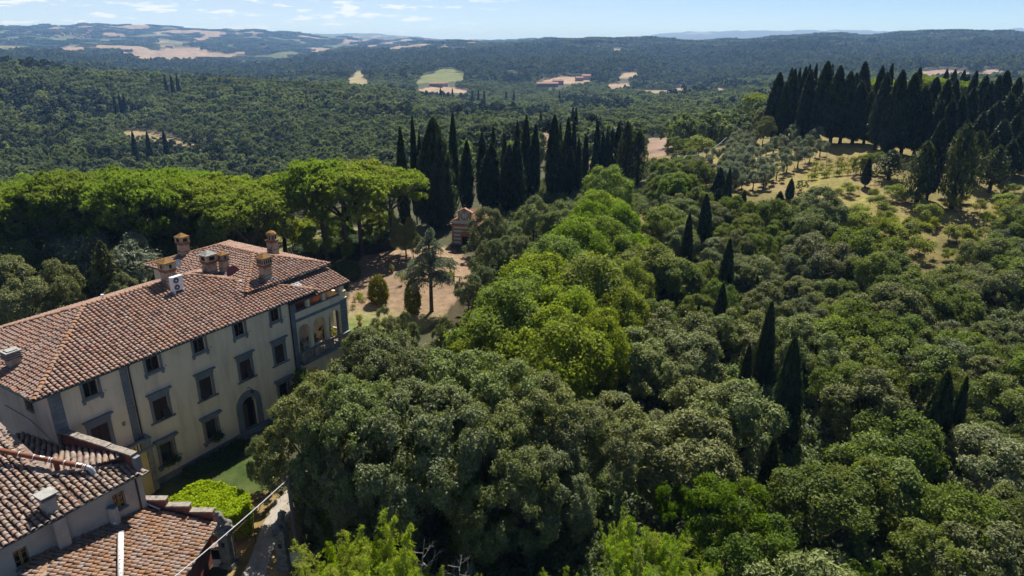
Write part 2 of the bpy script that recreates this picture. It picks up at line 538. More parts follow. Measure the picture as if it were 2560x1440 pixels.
def ground(x, y):
    """Terrain height at plan point(s)."""
    x, y = np.asarray(x, float), np.asarray(y, float)
    d = np.maximum(np.hypot(x, y), 4.0)
    a = np.arctan2(x, y)
    fa = np.clip((a - az_in[0]) / (az_in[1] - az_in[0]), 0, len(az_in) - 1.001)
    fd = np.clip(np.log(d / 4.0) / math.log(26000.0 / 4.0) * 469, 0, 468.999) + 1
    i, j = fa.astype(int), fd.astype(int)
    u, v = fa - i, fd - j
    return ((Zg[i, j] * (1 - u) + Zg[i + 1, j] * u) * (1 - v) + (Zg[i, j + 1] * (1 - u) + Zg[i + 1, j + 1] * u) * v)


def land(x, y, lift=0.0, dmin=60.0, dmax=20000.0):
    """Plan point where the sight line (x, y) first meets the terrain (raised by lift)."""
    r = ray(x, y)
    h = math.hypot(r[0], r[1])
    dd = np.geomspace(dmin, dmax, 1500)
    px, py = r[0] / h * dd, r[1] / h * dd
    below = (CAM_H + r[2] / h * dd) < ground(px, py) + lift
    k = int(np.argmax(below)) if below.any() else len(dd) - 1
    return float(px[k]), float(py[k])


def in_poly(x, y, P):
    inside = np.zeros(np.shape(x), bool)
    n = len(P)
    for i in range(n):
        x0, y0 = P[i]
        x1, y1 = P[(i + 1) % n]
        c = ((y0 > y) != (y1 > y)) & (x < (x1 - x0) * (y - y0) / (y1 - y0 + 1e-12) + x0)
        inside ^= c
    return inside


def field(pts, lift=5.0, dmin=60.0, dmax=20000.0):
    return [land(px, py, lift, dmin, dmax) for px, py in pts]


# open ground, as plan polygons with the soil or crop colour that lies there
FIELDS = [
    (field([(310, 141), (400, 130), (470, 126), (600, 137), (565, 147), (520, 149), (500, 153), (420, 149), (340, 152)], 0, 1500), (0.29, 0.215, 0.155)),
    (field([(0, 119), (60, 117), (120, 124), (60, 128), (0, 128)], 0, 1500), (0.29, 0.215, 0.155)),
    (field([(130, 120), (200, 116), (222, 121), (150, 125)], 0, 1500), (0.30, 0.21, 0.16)),
    (field([(375, 112), (400, 103), (460, 103), (470, 112), (400, 118)], 0, 1500), (0.30, 0.22, 0.15)),
    (field([(500, 86), (545, 84), (548, 88), (505, 90)], 0, 1500), (0.32, 0.24, 0.18)),
    (field([(380, 174), (480, 173), (475, 181), (385, 182)], 0, 1050), (0.24, 0.16, 0.12)),
    (field([(868, 208), (885, 182), (918, 174), (930, 178), (905, 192), (925, 210), (900, 213)], 0, 900), (0.28, 0.24, 0.13)),
    (field([(1055, 190), (1110, 171), (1165, 185), (1158, 199), (1100, 207), (1035, 209)], 0, 900), (0.15, 0.17, 0.06)),
    (field([(1040, 224), (1110, 214), (1175, 226), (1160, 233), (1045, 232)], 0, 700), (0.34, 0.25, 0.17)),
    (field([(1335, 212), (1360, 200), (1420, 189), (1485, 194), (1470, 206), (1380, 216)], 0, 800), (0.32, 0.23, 0.15)),
    (field([(1543, 192), (1560, 183), (1602, 181), (1590, 190), (1560, 198)], 0, 800), (0.31, 0.24, 0.15)),
    (field([(1512, 213), (1570, 208), (1580, 221), (1540, 226)], 0, 800), (0.30, 0.22, 0.15)),
    (field([(1570, 225), (1640, 226), (1700, 219), (1780, 221), (1862, 232), (1850, 240), (1760, 228), (1640, 236)], 0, 800), (0.30, 0.23, 0.16)),
    (field([(1520, 126), (1560, 123), (1575, 132), (1525, 133)], 0, 1500), (0.36, 0.29, 0.2)),
    (field([(2285, 178), (2360, 174), (2430, 180), (2420, 193), (2320, 191)], 0, 800), (0.29, 0.21, 0.16)),
    (field([(2430, 189), (2480, 172), (2512, 185), (2500, 196)], 0, 800), (0.29, 0.21, 0.16)),
    (field([(1265, 372), (1300, 345), (1340, 328), (1410, 338), (1410, 385), (1290, 382)], 0, 170, 700), (0.26, 0.18, 0.13)),
    (field([(1600, 345), (1690, 343), (1672, 388), (1600, 396)], 0, 170, 700), (0.25, 0.175, 0.13)),
    (field([(285, 318), (340, 312), (420, 328), (455, 340), (512, 345), (522, 362), (470, 358), (410, 344), (340, 338)], 4, 400), (0.24, 0.19, 0.10)),
]
TERRACE = field([(1690, 462), (1700, 425), (1770, 385), (1850, 352), (1900, 372), (2050, 352), (2140, 366), (2240, 400), (2250, 440), (2330, 520), (2400, 540), (2330, 600), (2180, 560), (2060, 500), (1930, 475), (1850, 480), (1780, 470)], 0, 100, 260)
GARDEN = [spot(*p) for p in [(873, 705), (905, 640), (985, 615), (1120, 618), (1185, 650), (1175, 710), (1110, 790), (1050, 830), (880, 850), (866, 830)]]
ORCHARD = [spot(*p) for p in [(640, 690), (640, 585), (760, 570), (990, 560), (1010, 615), (900, 632), (730, 640)]]
FRONT = [spot(*p) for p in [(400, 1262), (400, 1205), (600, 1095), (690, 1120), (660, 1260), (620, 1290)]]
VERGE = [spot(*p) for p in [(560, 1480), (600, 1300), (620, 1230), (740, 1230), (760, 1300), (730, 1480)]]

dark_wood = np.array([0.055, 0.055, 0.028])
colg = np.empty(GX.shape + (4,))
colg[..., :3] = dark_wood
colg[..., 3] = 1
n1 = fbm(GX / 6, GY / 6, 21)
n2 = fbm(GX / 1.6, GY / 1.6, 22)


def paint(mask, c):
    colg[mask, :3] = np.array(c) * 0.78


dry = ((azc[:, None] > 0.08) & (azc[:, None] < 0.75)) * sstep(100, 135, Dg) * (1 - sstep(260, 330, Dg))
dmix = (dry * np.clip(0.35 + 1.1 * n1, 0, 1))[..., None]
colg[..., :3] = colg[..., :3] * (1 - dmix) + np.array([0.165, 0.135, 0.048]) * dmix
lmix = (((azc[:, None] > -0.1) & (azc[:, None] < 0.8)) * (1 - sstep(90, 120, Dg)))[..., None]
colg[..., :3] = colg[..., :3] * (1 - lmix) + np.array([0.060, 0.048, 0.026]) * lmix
mg = in_poly(GX, GY, GARDEN)
tg = np.clip((GY + 5 * (n1 - 0.5) - 77) / 7.0, 0, 1)[..., None]
gcol = np.array([0.13, 0.165, 0.045]) * (1 - tg) + np.array([0.26, 0.18, 0.115]) * tg
gcol = gcol * (0.68 + 0.26 * n2[..., None])
colg[mg, :3] = gcol[mg]
mo = in_poly(GX, GY, ORCHARD)
to = np.clip(n1 * 2 - 0.5, 0, 1)[..., None]
ocol = np.array([0.12, 0.135, 0.035]) * (1 - to) + np.array([0.24, 0.21, 0.09]) * to
colg[mo, :3] = ocol[mo] * 0.8
mt = in_poly(GX, GY, TERRACE)
tt = np.clip(n1 * 2.4 - 0.7, 0, 1)[..., None]
tcol = np.array([0.23, 0.20, 0.06]) * (1 - tt) + np.array([0.25, 0.185, 0.09]) * tt
colg[mt, :3] = tcol[mt] * 0.78
mf = in_poly(GX, GY, FRONT)
fcol = np.array([0.035, 0.062, 0.013]) * (1 - np.clip(n2 * 1.8 - 0.5, 0, 1)[..., None]) + np.array([0.085, 0.095, 0.030]) * np.clip(n2 * 1.8 - 0.5, 0, 1)[..., None]
colg[mf, :3] = fcol[mf]
mv = in_poly(GX, GY, VERGE)
vt = np.clip(n2 * 1.6 - 0.3, 0, 1)[..., None]
vcol = np.array([0.20, 0.14, 0.055]) * (1 - vt) + np.array([0.32, 0.23, 0.11]) * vt
colg[mv, :3] = vcol[mv] * 0.8
for P, c in FIELDS:
    paint(in_poly(GX, GY, P), c)
def patch_at(x, y):
    return fbm(x / 260 + 40, y / 330 + 17, 31, 3)


# scattered far fields and pale clay patches beyond the woods
patch = patch_at(GX, GY)
mp = (Dg > 2900) & (Dg < 11000) & (patch > 0.60) & (azc[:, None] < math.radians(-3)) & (np.abs(azc[:, None]) < 0.9)
paint(mp, (0.28, 0.21, 0.15))
mp2 = (Dg > 2900) & (Dg < 11000) & (patch < 0.40) & (azc[:, None] < math.radians(-3)) & (np.abs(azc[:, None]) < 0.9)
paint(mp2, (0.10, 0.12, 0.05))
mm = (Dg > 11000) & (fbm(GX / 900, GY / 1400, 55) > 0.72)
paint(mm, (0.22, 0.20, 0.16))

na, ndist = GX.shape
idx = np.arange(na * ndist).reshape(na, ndist)
A, B = idx, np.roll(idx, -1, axis=0)
quads = np.stack([A[:, :-1], A[:, 1:], B[:, 1:], B[:, :-1]], -1).reshape(-1, 4)
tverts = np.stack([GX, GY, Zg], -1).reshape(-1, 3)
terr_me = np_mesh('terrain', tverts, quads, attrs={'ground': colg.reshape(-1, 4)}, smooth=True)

mt_, nt, out = new_mat('ground_cover')
p = nd(nt, 'ShaderNodeBsdfPrincipled', i_Roughness=0.95)
p.inputs['Specular IOR Level'].default_value = 0.1
at = nd(nt, 'ShaderNodeAttribute', attribute_name='ground')
pos = nd(nt, 'ShaderNodeNewGeometry').outputs['Position']
na1 = nd(nt, 'ShaderNodeTexNoise', i_Scale=0.9, i_Detail=8.0, i_Roughness=0.7)
lk(nt, pos, na1.inputs['Vector'])
na2 = nd(nt, 'ShaderNodeTexNoise', i_Scale=0.035, i_Detail=6.0, i_Roughness=0.7)
lk(nt, pos, na2.inputs['Vector'])
f1 = ramp(nt, na1.outputs[0], [(0.3, 0.62), (0.7, 1.38)])
f2 = ramp(nt, na2.outputs[0], [(0.3, 0.65), (0.7, 1.35)])
c1 = mix_rgb(nt, 1.0, at.outputs['Color'], f1, 'MULTIPLY')
c1 = mix_rgb(nt, 1.0, c1, f2, 'MULTIPLY')
lk(nt, c1, p.inputs['Base Color'])
bp = nd(nt, 'ShaderNodeBump', i_Strength=0.7, i_Distance=0.12)
lk(nt, na1.outputs[0], bp.inputs['Height'])
lk(nt, bp.outputs[0], p.inputs['Normal'])
lk(nt, p.outputs[0], out.inputs[0])
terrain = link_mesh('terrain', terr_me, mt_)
tag(terrain, 'rolling hilly ground with garden, dry terraces, clay fields and far ridges', 'terrain', kind='structure')

# ------------------------------------------------------------------ haze
hz = MB()
hz.box(-27000, 27000, -27000, 27000, float(Zg.min()) - 1.5, float(max(Zg.max(), 60)) + 20)
mh, nt, out = new_mat('haze_air')
pv = nd(nt, 'ShaderNodeVolumePrincipled')
pv.inputs['Color'].default_value = (0.26, 0.50, 1.0, 1)
pv.inputs['Absorption Color'].default_value = (0.5, 0.5, 0.5, 1)
pv.inputs['Density'].default_value = 0.0001
pv.inputs['Anisotropy'].default_value = 0.0
lk(nt, pv.outputs[0], out.inputs['Volume'])
hz_o = hz.build('haze', mh)
tag(hz_o, 'thin blue summer haze filling the air over the valley', 'haze', kind='stuff')

# ------------------------------------------------------------------ foliage builders
def unit(v):
    return v / np.maximum(np.linalg.norm(v, axis=-1, keepdims=True), 1e-9)


def leaves_mesh(name, P, Nn, L, Wd, tint, mat, along=None):
    """Diamond leaves: centre, facing, half length, half width; 'along' fixes the long axis."""
    n = len(P)
    if along is None:
        along = RNG.normal(size=(n, 3))
    t = unit(along - Nn * np.sum(along * Nn, -1, keepdims=True))
    b = np.cross(Nn, t)
    L = np.broadcast_to(np.asarray(L, float), (n,))[:, None]
    Wd = np.broadcast_to(np.asarray(Wd, float), (n,))[:, None]
    fold = Nn * (Wd * 0.35)
    V = np.stack([P - t * L, P + b * Wd + fold, P + t * L, P - b * Wd + fold], 1).reshape(-1, 3)
    F = np.arange(4 * n).reshape(n, 4)
    me = np_mesh(name, V, F, attrs={'tint': np.repeat(tint, 4)})
    me.materials.append(mat)
    return me


def broad_lobes(R, H, n, top=1.0, rmin=0.24, rmax=0.36, low=-0.35, jit=0.12):
    """Lobe centres over a squashed dome of radius R and height H (centre at origin)."""
    k = np.arange(n)
    u = 1 - (1 - low) * (k + 0.5) / n
    ph = k * 2.399963 + RNG.uniform(0, 6.28)
    rr = np.sqrt(np.maximum(0, 1 - u * u))
    d = np.stack([np.cos(ph) * rr, np.sin(ph) * rr, u], 1)
    d = unit(d + RNG.normal(size=d.shape) * jit)
    rad = RNG.uniform(rmin, rmax, n)
    C = d * np.array([R, R, H]) * (1 - rad[:, None] * RNG.uniform(0.75, 1.15, (n, 1)))
    return C, rad * (R + H) / 2


def bough_lobes(R, H, n_bough, per, low=-0.3, br=(0.36, 0.5), lr=(0.30, 0.45)):
    """Two-level crown: a few great boughs of unequal height, each covered with small lobes."""
    C0, r0 = broad_lobes(R, H, n_bough, low=low, rmin=br[0], rmax=br[1], jit=0.22)
    r0 = r0 * RNG.uniform(0.75, 1.1, n_bough)
    C, r = [], []
    for c, q in zip(C0, r0):
        n = max(5, int(per * RNG.uniform(0.7, 1.3)))
        d = RNG.normal(size=(n, 3)) + unit(c)[None] * 0.9 + np.array([0, 0, 0.35])
        d = unit(d)
        rr = q * RNG.uniform(lr[0], lr[1], n)
        C.append(c + d * (q - rr * 0.55)[:, None] * np.array([1, 1, 0.9]))
        r.append(rr)
    return np.concatenate(C), np.concatenate(r)


def lobe_foliage(C, r, n_leaf, per=14, spread=0.22, up=0.35, outw=0.7, sq=1.0, keep_inner=0.12):
    """Leaf positions and facings in twig clusters over the outside of the lobes."""
    m = max(1, n_leaf // per)
    w = r * r
    li = RNG.choice(len(C), m, p=w / w.sum())
    cen = C.mean(0)
    d = RNG.normal(size=(m, 3))
    o = unit(C[li] - cen * np.array([1, 1, 0.8]))
    d = unit(unit(d) + outw * o + np.array([0, 0, up]))
    cp = C[li] + d * (r[li] * RNG.uniform(0.72, 1.08, m))[:, None] * np.array([1, 1, sq])
    dist = np.linalg.norm(cp[:, None, :] - C[None], axis=2) / r[None]
    dist[np.arange(m), li] = 9
    inner = dist.min(1) < 0.78
    keep = ~inner | (RNG.random(m) < keep_inner)
    cp, d, li = cp[keep], d[keep], li[keep]
    m = len(cp)
    P = np.repeat(cp, per, 0) + RNG.normal(size=(m * per, 3)) * spread
    Nn = unit(np.repeat(d, per, 0) + RNG.normal(size=(m * per, 3)) * 0.42)
    tint = np.clip(np.repeat(RNG.uniform(0.05, 0.95, m), per) * 0.45 + np.repeat(RNG.uniform(0.2, 0.8, len(C))[li], per) * 0.25 + RNG.uniform(0, 0.35, m * per), 0, 1)
    return P, Nn, tint


def limb_tree_mesh(name, C, base_h, r0, mat, n_limb=9, lean=(0, 0), sides=7):
    mb = MB()
    top = Vector((lean[0], lean[1], base_h))
    mid = Vector((lean[0] * 0.35 + random.uniform(-.1, .1), lean[1] * 0.35 + random.uniform(-.1, .1), base_h * 0.5))
    mb.tube([(0, 0, -0.6), (0, 0, 0.25), mid, top], [r0 * 1.45, r0 * 1.1, r0 * 0.85, r0 * 0.7], sides)
    ids = np.argsort(RNG.random(len(C)))[:n_limb]
    for i in ids:
        e = Vector(C[i])
        s = top if random.random() < 0.6 else mid.lerp(top, random.uniform(0.5, 1))
        m1 = s.lerp(e, 0.5) + Vector((random.uniform(-.3, .3), random.uniform(-.3, .3), -0.12 * (e - s).length))
        mb.tube([s, m1, e], [r0 * 0.48, r0 * 0.3, r0 * 0.08], 5, False)
    me = mb.mesh(name, True)
    me.materials.append(mat)
    return me


class Kind:
    """A kind of tree: ready-made trunk and crown meshes, copied for every tree that stands."""

    def __init__(self, name, h):
        self.name, self.h, self.var = name, h, []

    def add(self, trunk, crown):
        self.var.append((trunk, crown))


def plant(kind, x, y, z, h, label, cat='tree', group=None, wid=1.0, rz=None, var=None, tilt=None, crown='crown', trunk='trunk'):
    v = kind.var[random.randrange(len(kind.var)) if var is None else var]
    s = h / kind.h
    r = empty(kind.name, (x, y, z), random.uniform(0, 6.283) if rz is None else rz)
    r.scale = (s * wid, s * wid, s)
    if tilt:
        r.rotation_euler[0], r.rotation_euler[1] = tilt
    if v[0] is not None:
        link_mesh(trunk, v[0], None, r)
    link_mesh(crown, v[1], None, r)
    tag(r, label, cat, group)
    return r


# holm oaks (dense grey-green cauliflower crowns); unit height 10 m
def mk_broad(kind, mat, n_var, R, H, cz, n_lobe, n_leaf, L, Wd, low=-0.45, bark=None, spread=0.2, trunk_r=0.24, **kw):
    for k in range(n_var):
        C, r = bough_lobes(R * RNG.uniform(0.92, 1.08), H * RNG.uniform(0.94, 1.06), kw.get('boughs', 9), n_lobe // kw.get('boughs', 9), low=low, br=kw.get('br', (0.36, 0.5)), lr=kw.get('lr', (0.30, 0.45)))
        C = C + np.array([RNG.uniform(-.3, .3), RNG.uniform(-.3, .3), cz])
        P, Nn, t = lobe_foliage(C, r, n_leaf, per=kw.get('per', 14), spread=spread, up=kw.get('up', 0.35), keep_inner=kw.get('inner', 0.12))
        s = RNG.uniform(0.7, 1.25, len(P))
        crown = leaves_mesh(kind.name + '_crown', P, Nn, L * s, Wd * s, t, mat)
        trunk = limb_tree_mesh(kind.name + '_trunk', C, cz * 0.62, trunk_r, bark or M_BARK)
        kind.add(trunk, crown)


K_HOLM = Kind('holm_oak', 10.0)
mk_broad(K_HOLM, M_HOLM, 5, 4.4, 4.6, 5.4, 110, 21000, 0.155, 0.082, spread=0.17, boughs=10, br=(0.36, 0.52))
K_BIGHOLM = Kind('holm_oak', 12.0)
mk_broad(K_BIGHOLM, M_HOLM, 3, 5.8, 5.7, 6.2, 260, 66000, 0.12, 0.066, low=-0.55, spread=0.14, trunk_r=0.38, per=18, boughs=17, br=(0.28, 0.44), lr=(0.22, 0.36))
K_OAK = Kind('deciduous_oak', 10.0)
mk_broad(K_OAK, M_OAKY, 3, 4.2, 4.8, 5.2, 90, 16000, 0.17, 0.10, spread=0.24, boughs=10)
K_LIME = Kind('lime_tree', 12.0)
mk_broad(K_LIME, M_LIME, 3, 5.0, 5.9, 6.2, 170, 30000, 0.18, 0.10, low=-0.7, spread=0.30, trunk_r=0.3, per=10, boughs=15, br=(0.32, 0.48), inner=0.25)
K_LAUREL = Kind('laurel_tree', 9.0)
mk_broad(K_LAUREL, M_LAUREL, 2, 3.2, 4.3, 4.7, 90, 16000, 0.12, 0.055, low=-0.8, spread=0.15, trunk_r=0.14, boughs=14, br=(0.26, 0.40))
K_OLIVE = Kind('olive_tree', 4.5)
mk_broad(K_OLIVE, M_OLIVE, 3, 2.1, 1.7, 2.8, 36, 2600, 0.2, 0.07, spread=0.22, trunk_r=0.16, boughs=6)
K_SHRUB = Kind('orchard_tree', 5.0)
mk_broad(K_SHRUB, M_SHRUB, 3, 2.3, 2.1, 2.8, 32, 2400, 0.19, 0.10, spread=0.34, trunk_r=0.08, inner=0.5, boughs=6)
K_GREY = Kind('downy_oak', 10.0)
mk_broad(K_GREY, M_GREYO, 2, 4.0, 4.4, 5.2, 90, 15000, 0.17, 0.085, spread=0.2, boughs=10)


# umbrella pines: flat domes of tufts on bare, forking trunks; unit height 16 m
def mk_pine(kind, n_var, R=6.2, H=2.6, cz=12.6, nl=34, drop=4.6):
    for k in range(n_var):
        n = 46
        a = np.arange(n) * 2.399963 + RNG.uniform(0, 6)
        q = np.sqrt((np.arange(n) + 0.5) / n)
        rad = RNG.uniform(0.85, 1.6, n)
        z = cz + H * np.sqrt(np.maximum(0, 1 - (q * 0.97) ** 2)) - rad * 0.6 + RNG.normal(size=n) * 0.45
        C = np.stack([np.cos(a) * q * R, np.sin(a) * q * R, z], 1)
        a2 = RNG.uniform(0, 6.283, nl)
        q2 = RNG.uniform(0.45, 0.98, nl)
        C2 = np.stack([np.cos(a2) * q2 * R, np.sin(a2) * q2 * R, cz - RNG.uniform(0.2, drop, nl) * (0.5 + 0.5 * q2)], 1)
        C = np.concatenate([C, C2])
        rad = np.concatenate([rad, RNG.uniform(0.7, 1.35, nl)])
        m = 4300
        li = RNG.choice(len(C), m, p=rad ** 2 / (rad ** 2).sum())
        d = unit(unit(RNG.normal(size=(m, 3))) + np.array([0, 0, 0.55]))
        tp = C[li] + d * (rad[li] * RNG.uniform(0.55, 1.0, m))[:, None] * np.array([1, 1, 0.8])
        per = 11
        Pc = np.repeat(tp, per, 0)
        nd_ = unit(np.repeat(d, per, 0) * 0.8 + RNG.normal(size=(m * per, 3)) * 0.55 + np.array([0, 0, 0.5]))
        P = Pc + nd_ * 0.22
        Nn = unit(np.cross(nd_, RNG.normal(size=nd_.shape)))
        t = np.clip(np.repeat(RNG.uniform(0.1, 0.9, m), per) * 0.6 + np.repeat(RNG.random(len(C))[li], per) * 0.2 + RNG.uniform(0, .25, m * per), 0, 1)
        crown = leaves_mesh('umbrella_pine_crown', P, Nn, RNG.uniform(0.18, 0.32, len(P)), RNG.uniform(0.04, 0.07, len(P)), t, M_PINE, along=nd_)
        mb = MB()
        lean = Vector((random.uniform(-1.0, 1.0), random.uniform(-1.0, 1.0), 0))
        f = Vector((0, 0, 7.4 + random.uniform(-1, 1))) + lean * 0.6
        mb.tube([(0, 0, -0.6), (0, 0, 0.4), Vector((0, 0, 3.6)) + lean * 0.25, f], [0.55, 0.42, 0.36, 0.33], 8)
        for j in range(5):
            aa = j * 1.2566 + random.uniform(-.4, .4)
            e = Vector((math.cos(aa) * 3.3, math.sin(aa) * 3.3, cz + 0.5)) + lean
            m1 = f.lerp(e, 0.45) + Vector((math.cos(aa) * 0.6, math.sin(aa) * 0.6, -0.5))
            s = f if j else f + Vector((0, 0, 0.05))
            mb.tube([s, m1, e], [0.22, 0.17, 0.08], 6, False)
            for q_ in range(3):
                ab = aa + random.uniform(-0.9, 0.9)
                e2 = Vector((math.cos(ab) * R * 0.85, math.sin(ab) * R * 0.85, cz + random.uniform(0.2, 1.2)))
                s2 = m1.lerp(e, random.uniform(0.1, 0.8))
                mb.tube([s2, s2.lerp(e2, 0.55) + Vector((0, 0, -0.25)), e2], [0.11, 0.08, 0.03], 5, False)
        tm = mb.mesh('umbrella_pine_trunk', True)
        tm.materials.append(M_BARK_PINE)
        kind.add(tm, crown)


K_PINE = Kind('umbrella_pine', 16.0)
mk_pine(K_PINE, 4)
K_PINEB = Kind('umbrella_pine', 16.0)
mk_pine(K_PINEB, 3, nl=14, drop=2.2)


# cypresses: tight fluted spindles of upright sprays; unit height 16 m
def mk_cypress(kind, n_var, mat, R=1.25, n=5200, H=16.0, bare=0.09, power=0.55, loose=0.10, L=0.36, Wd=0.10, flutes=7):
    for k in range(n_var):
        u = RNG.random(n) ** 0.85
        ph = RNG.uniform(0, 6.283, n)
        prof = np.sin(np.pi * np.clip(u, 0, 1) ** power) ** 0.62 * 0.94 + 0.06 * (1 - u)
        ph0 = RNG.uniform(0, 6.28)
        fl = 1 + 0.10 * np.sin(flutes * ph + 3.0 * np.sin(5 * u) + ph0) + 0.07 * np.sin(13 * u * np.pi + 2 * ph + ph0)
        rad = R * prof * fl * (1 + RNG.normal(size=n) * loose) * np.where(RNG.random(n) < 0.25, RNG.uniform(0.55, 0.9, n), 1)
        z = H * (bare + (1 - bare) * u)
        bend = 0.15 * np.sin(u * 3 + ph0)
        P = np.stack([np.cos(ph) * rad + bend, np.sin(ph) * rad, z], 1)
        out_ = np.stack([np.cos(ph), np.sin(ph), np.full(n, 0.25)], 1)
        Nn = unit(out_ + RNG.normal(size=(n, 3)) * 0.45)
        al = np.stack([np.cos(ph) * 0.25, np.sin(ph) * 0.25, np.ones(n)], 1) + RNG.normal(size=(n, 3)) * 0.18
        t = np.clip(0.35 + 0.3 * (fl - 1) / 0.17 * 0.5 + RNG.normal(size=n) * 0.22, 0, 1)
        s = RNG.uniform(0.7, 1.3, n)
        crown = leaves_mesh(kind.name + '_crown', P, Nn, L * s, Wd * s, t, mat, along=al)
        mb = MB()
        mb.tube([(0, 0, -0.5), (0, 0, 0.3), (0.05, 0, H * 0.4), (0.1, 0, H * 0.86)], [R * 0.26, R * 0.19, R * 0.14, 0.02], 7)
        tm = mb.mesh(kind.name + '_trunk', True)
        tm.materials.append(M_BARK)
        kind.add(tm, crown)


K_CYP = Kind('cypress', 16.0)
mk_cypress(K_CYP, 5, M_CYP)
K_CYPBIG = Kind('cypress', 18.0)
mk_cypress(K_CYPBIG, 1, M_CYP, R=3.1, n=14000, H=18.0, bare=0.03, power=0.48, L=0.5, Wd=0.12, flutes=11)
K_CYPY = Kind('young_cypress', 7.0)
mk_cypress(K_CYPY, 4, M_CYP, R=0.95, n=4200, H=7.0, bare=0.0, power=0.52, L=0.22, Wd=0.07)
K_CYPT = Kind('thin_cypress', 14.0)
mk_cypress(K_CYPT, 3, M_CYPT, R=1.7, n=1900, H=14.0, bare=0.16, power=0.5, loose=0.3, L=0.40, Wd=0.11)


# low-detail crowns for woods far enough that a leaf is a fraction of a pixel
def far_tree(name, R, H, n, L, mat, columnar=False):
    C, r = bough_lobes(R, H, 6, 4, low=-0.1)
    C = C + np.array([0, 0, H * 1.0])
    P, Nn, t = lobe_foliage(C, r, n, per=5, spread=0.25, up=0.5)
    s = RNG.uniform(0.7, 1.3, len(P))
    return leaves_mesh(name, P, Nn, L * s, L * 0.75 * s, t, mat)


def proto(name, me):
    o = bpy.data.objects.new(name, me)
    return o


def proto_collection(name, meshes):
    c = bpy.data.collections.new(name)
    for i, me in enumerate(meshes):
        c.objects.link(proto('%s_%02d' % (name, i), me))
    return c


def scatter(name, P, rot, scl, coll, label, pick=None):
    """One object of kind 'stuff': far trees set out by geometry nodes on given points."""
    me = np_mesh(name, P, attrs={'rot': rot, 'scl': scl[:, 0], 'scz': scl[:, 1], 'pick': RNG.integers(0, 1000, len(P)).astype(float) if pick is None else pick})
    o = link_mesh(name, me)
    g = bpy.data.node_groups.new(name, 'GeometryNodeTree')
    g.interface.new_socket('Geometry', in_out='INPUT', socket_type='NodeSocketGeometry')
    g.interface.new_socket('Geometry', in_out='OUTPUT', socket_type='NodeSocketGeometry')
    gi, go = g.nodes.new('NodeGroupInput'), g.nodes.new('NodeGroupOutput')
    m2p = g.nodes.new('GeometryNodeMeshToPoints')
    iop = g.nodes.new('GeometryNodeInstanceOnPoints')
    ci = g.nodes.new('GeometryNodeCollectionInfo')
    ci.inputs['Collection'].default_value = coll
    ci.inputs['Separate Children'].default_value = True
    ci.inputs['Reset Children'].default_value = True

    def attr(nm, ty='FLOAT'):
        a = g.nodes.new('GeometryNodeInputNamedAttribute')
        a.data_type = ty
        a.inputs['Name'].default_value = nm
        return a.outputs['Attribute']
    cr = g.nodes.new('ShaderNodeCombineXYZ')
    g.links.new(attr('rot'), cr.inputs[2])
    cs = g.nodes.new('ShaderNodeCombineXYZ')
    s1 = attr('scl')
    g.links.new(s1, cs.inputs[0])
    g.links.new(s1, cs.inputs[1])
    g.links.new(attr('scz'), cs.inputs[2])
    g.links.new(gi.outputs[0], m2p.inputs['Mesh'])
    g.links.new(m2p.outputs[0], iop.inputs['Points'])
    g.links.new(ci.outputs[0], iop.inputs['Instance'])
    iop.inputs['Pick Instance'].default_value = True
    g.links.new(attr('pick'), iop.inputs['Instance Index'])
    g.links.new(cr.outputs[0], iop.inputs['Rotation'])
    g.links.new(cs.outputs[0], iop.inputs['Scale'])
    g.links.new(iop.outputs[0], go.inputs[0])
    md = o.modifiers.new('scatter', 'NODES')
    md.node_group = g
    tag(o, label, kind='stuff')
    return o

# ------------------------------------------------------------------ far woods (masses nobody could count)
far_meshes = [far_tree('far_oak', RNG.uniform(3.6, 4.8), RNG.uniform(3.6, 5.0), 1500, 0.36, M_FAR) for _ in range(6)] + [far_tree('far_conifer', RNG.uniform(1.9, 2.5), RNG.uniform(5.2, 6.6), 900, 0.36, M_FARD) for _ in range(2)]
mid_meshes = [far_tree('distant_oak', RNG.uniform(3.8, 4.8), RNG.uniform(3.8, 4.8), 420, 0.66, M_FAR) for _ in range(5)] + [far_tree('distant_conifer', 2.4, 6.0, 300, 0.66, M_FARD) for _ in range(2)]
dist_meshes = [far_tree('distant_oak', RNG.uniform(3.8, 4.8), RNG.uniform(3.8, 4.8), 300, 0.8, M_DIST) for _ in range(5)]
C_FAR = proto_collection('far_oaks', far_meshes)
C_MID = proto_collection('distant_oaks', mid_meshes)
C_DIST = proto_collection('bluish_oaks', dist_meshes)


def clump(name, n, R):
    P, Nn, T = [], [], []
    for k in range(n):
        a, q = RNG.uniform(0, 6.28), R * math.sqrt(RNG.random())
        c = np.array([math.cos(a) * q, math.sin(a) * q, 0])
        C, r = broad_lobes(4.2, 4.6, 7, low=-0.1, rmin=0.35, rmax=0.5)
        p, nn, t = lobe_foliage(C + np.array([0, 0, 4.4]) + c, r, 30, per=2, spread=0.5, up=0.6)
        P.append(p); Nn.append(nn); T.append(np.clip(t * 0.6 + RNG.uniform(-.1, .5), 0, 1))
    P, Nn, T = np.concatenate(P), np.concatenate(Nn), np.concatenate(T)
    return leaves_mesh(name, P, Nn, 1.9, 1.5, T, M_DIST)


C_CLUMP = proto_collection('copses', [clump('copse', 24, 24) for _ in range(5)])


def open_ground(x, y):
    m = np.zeros(np.shape(x), bool)
    for P, c in FIELDS:
        m |= in_poly(x, y, P)
    return m | in_poly(x, y, TERRACE)


def blocks_view(x, y):
    """True where a tree would hide open ground lying just behind it from the air."""
    d = np.hypot(x, y)
    m = open_ground(x, y)
    for near_, far_ in ((12, 30), (25, 60), (40, 100), (40, 145)):
        k = 1 + np.where(d < 600, near_, far_) / d
        m |= open_ground(x * k, y * k)
    return m


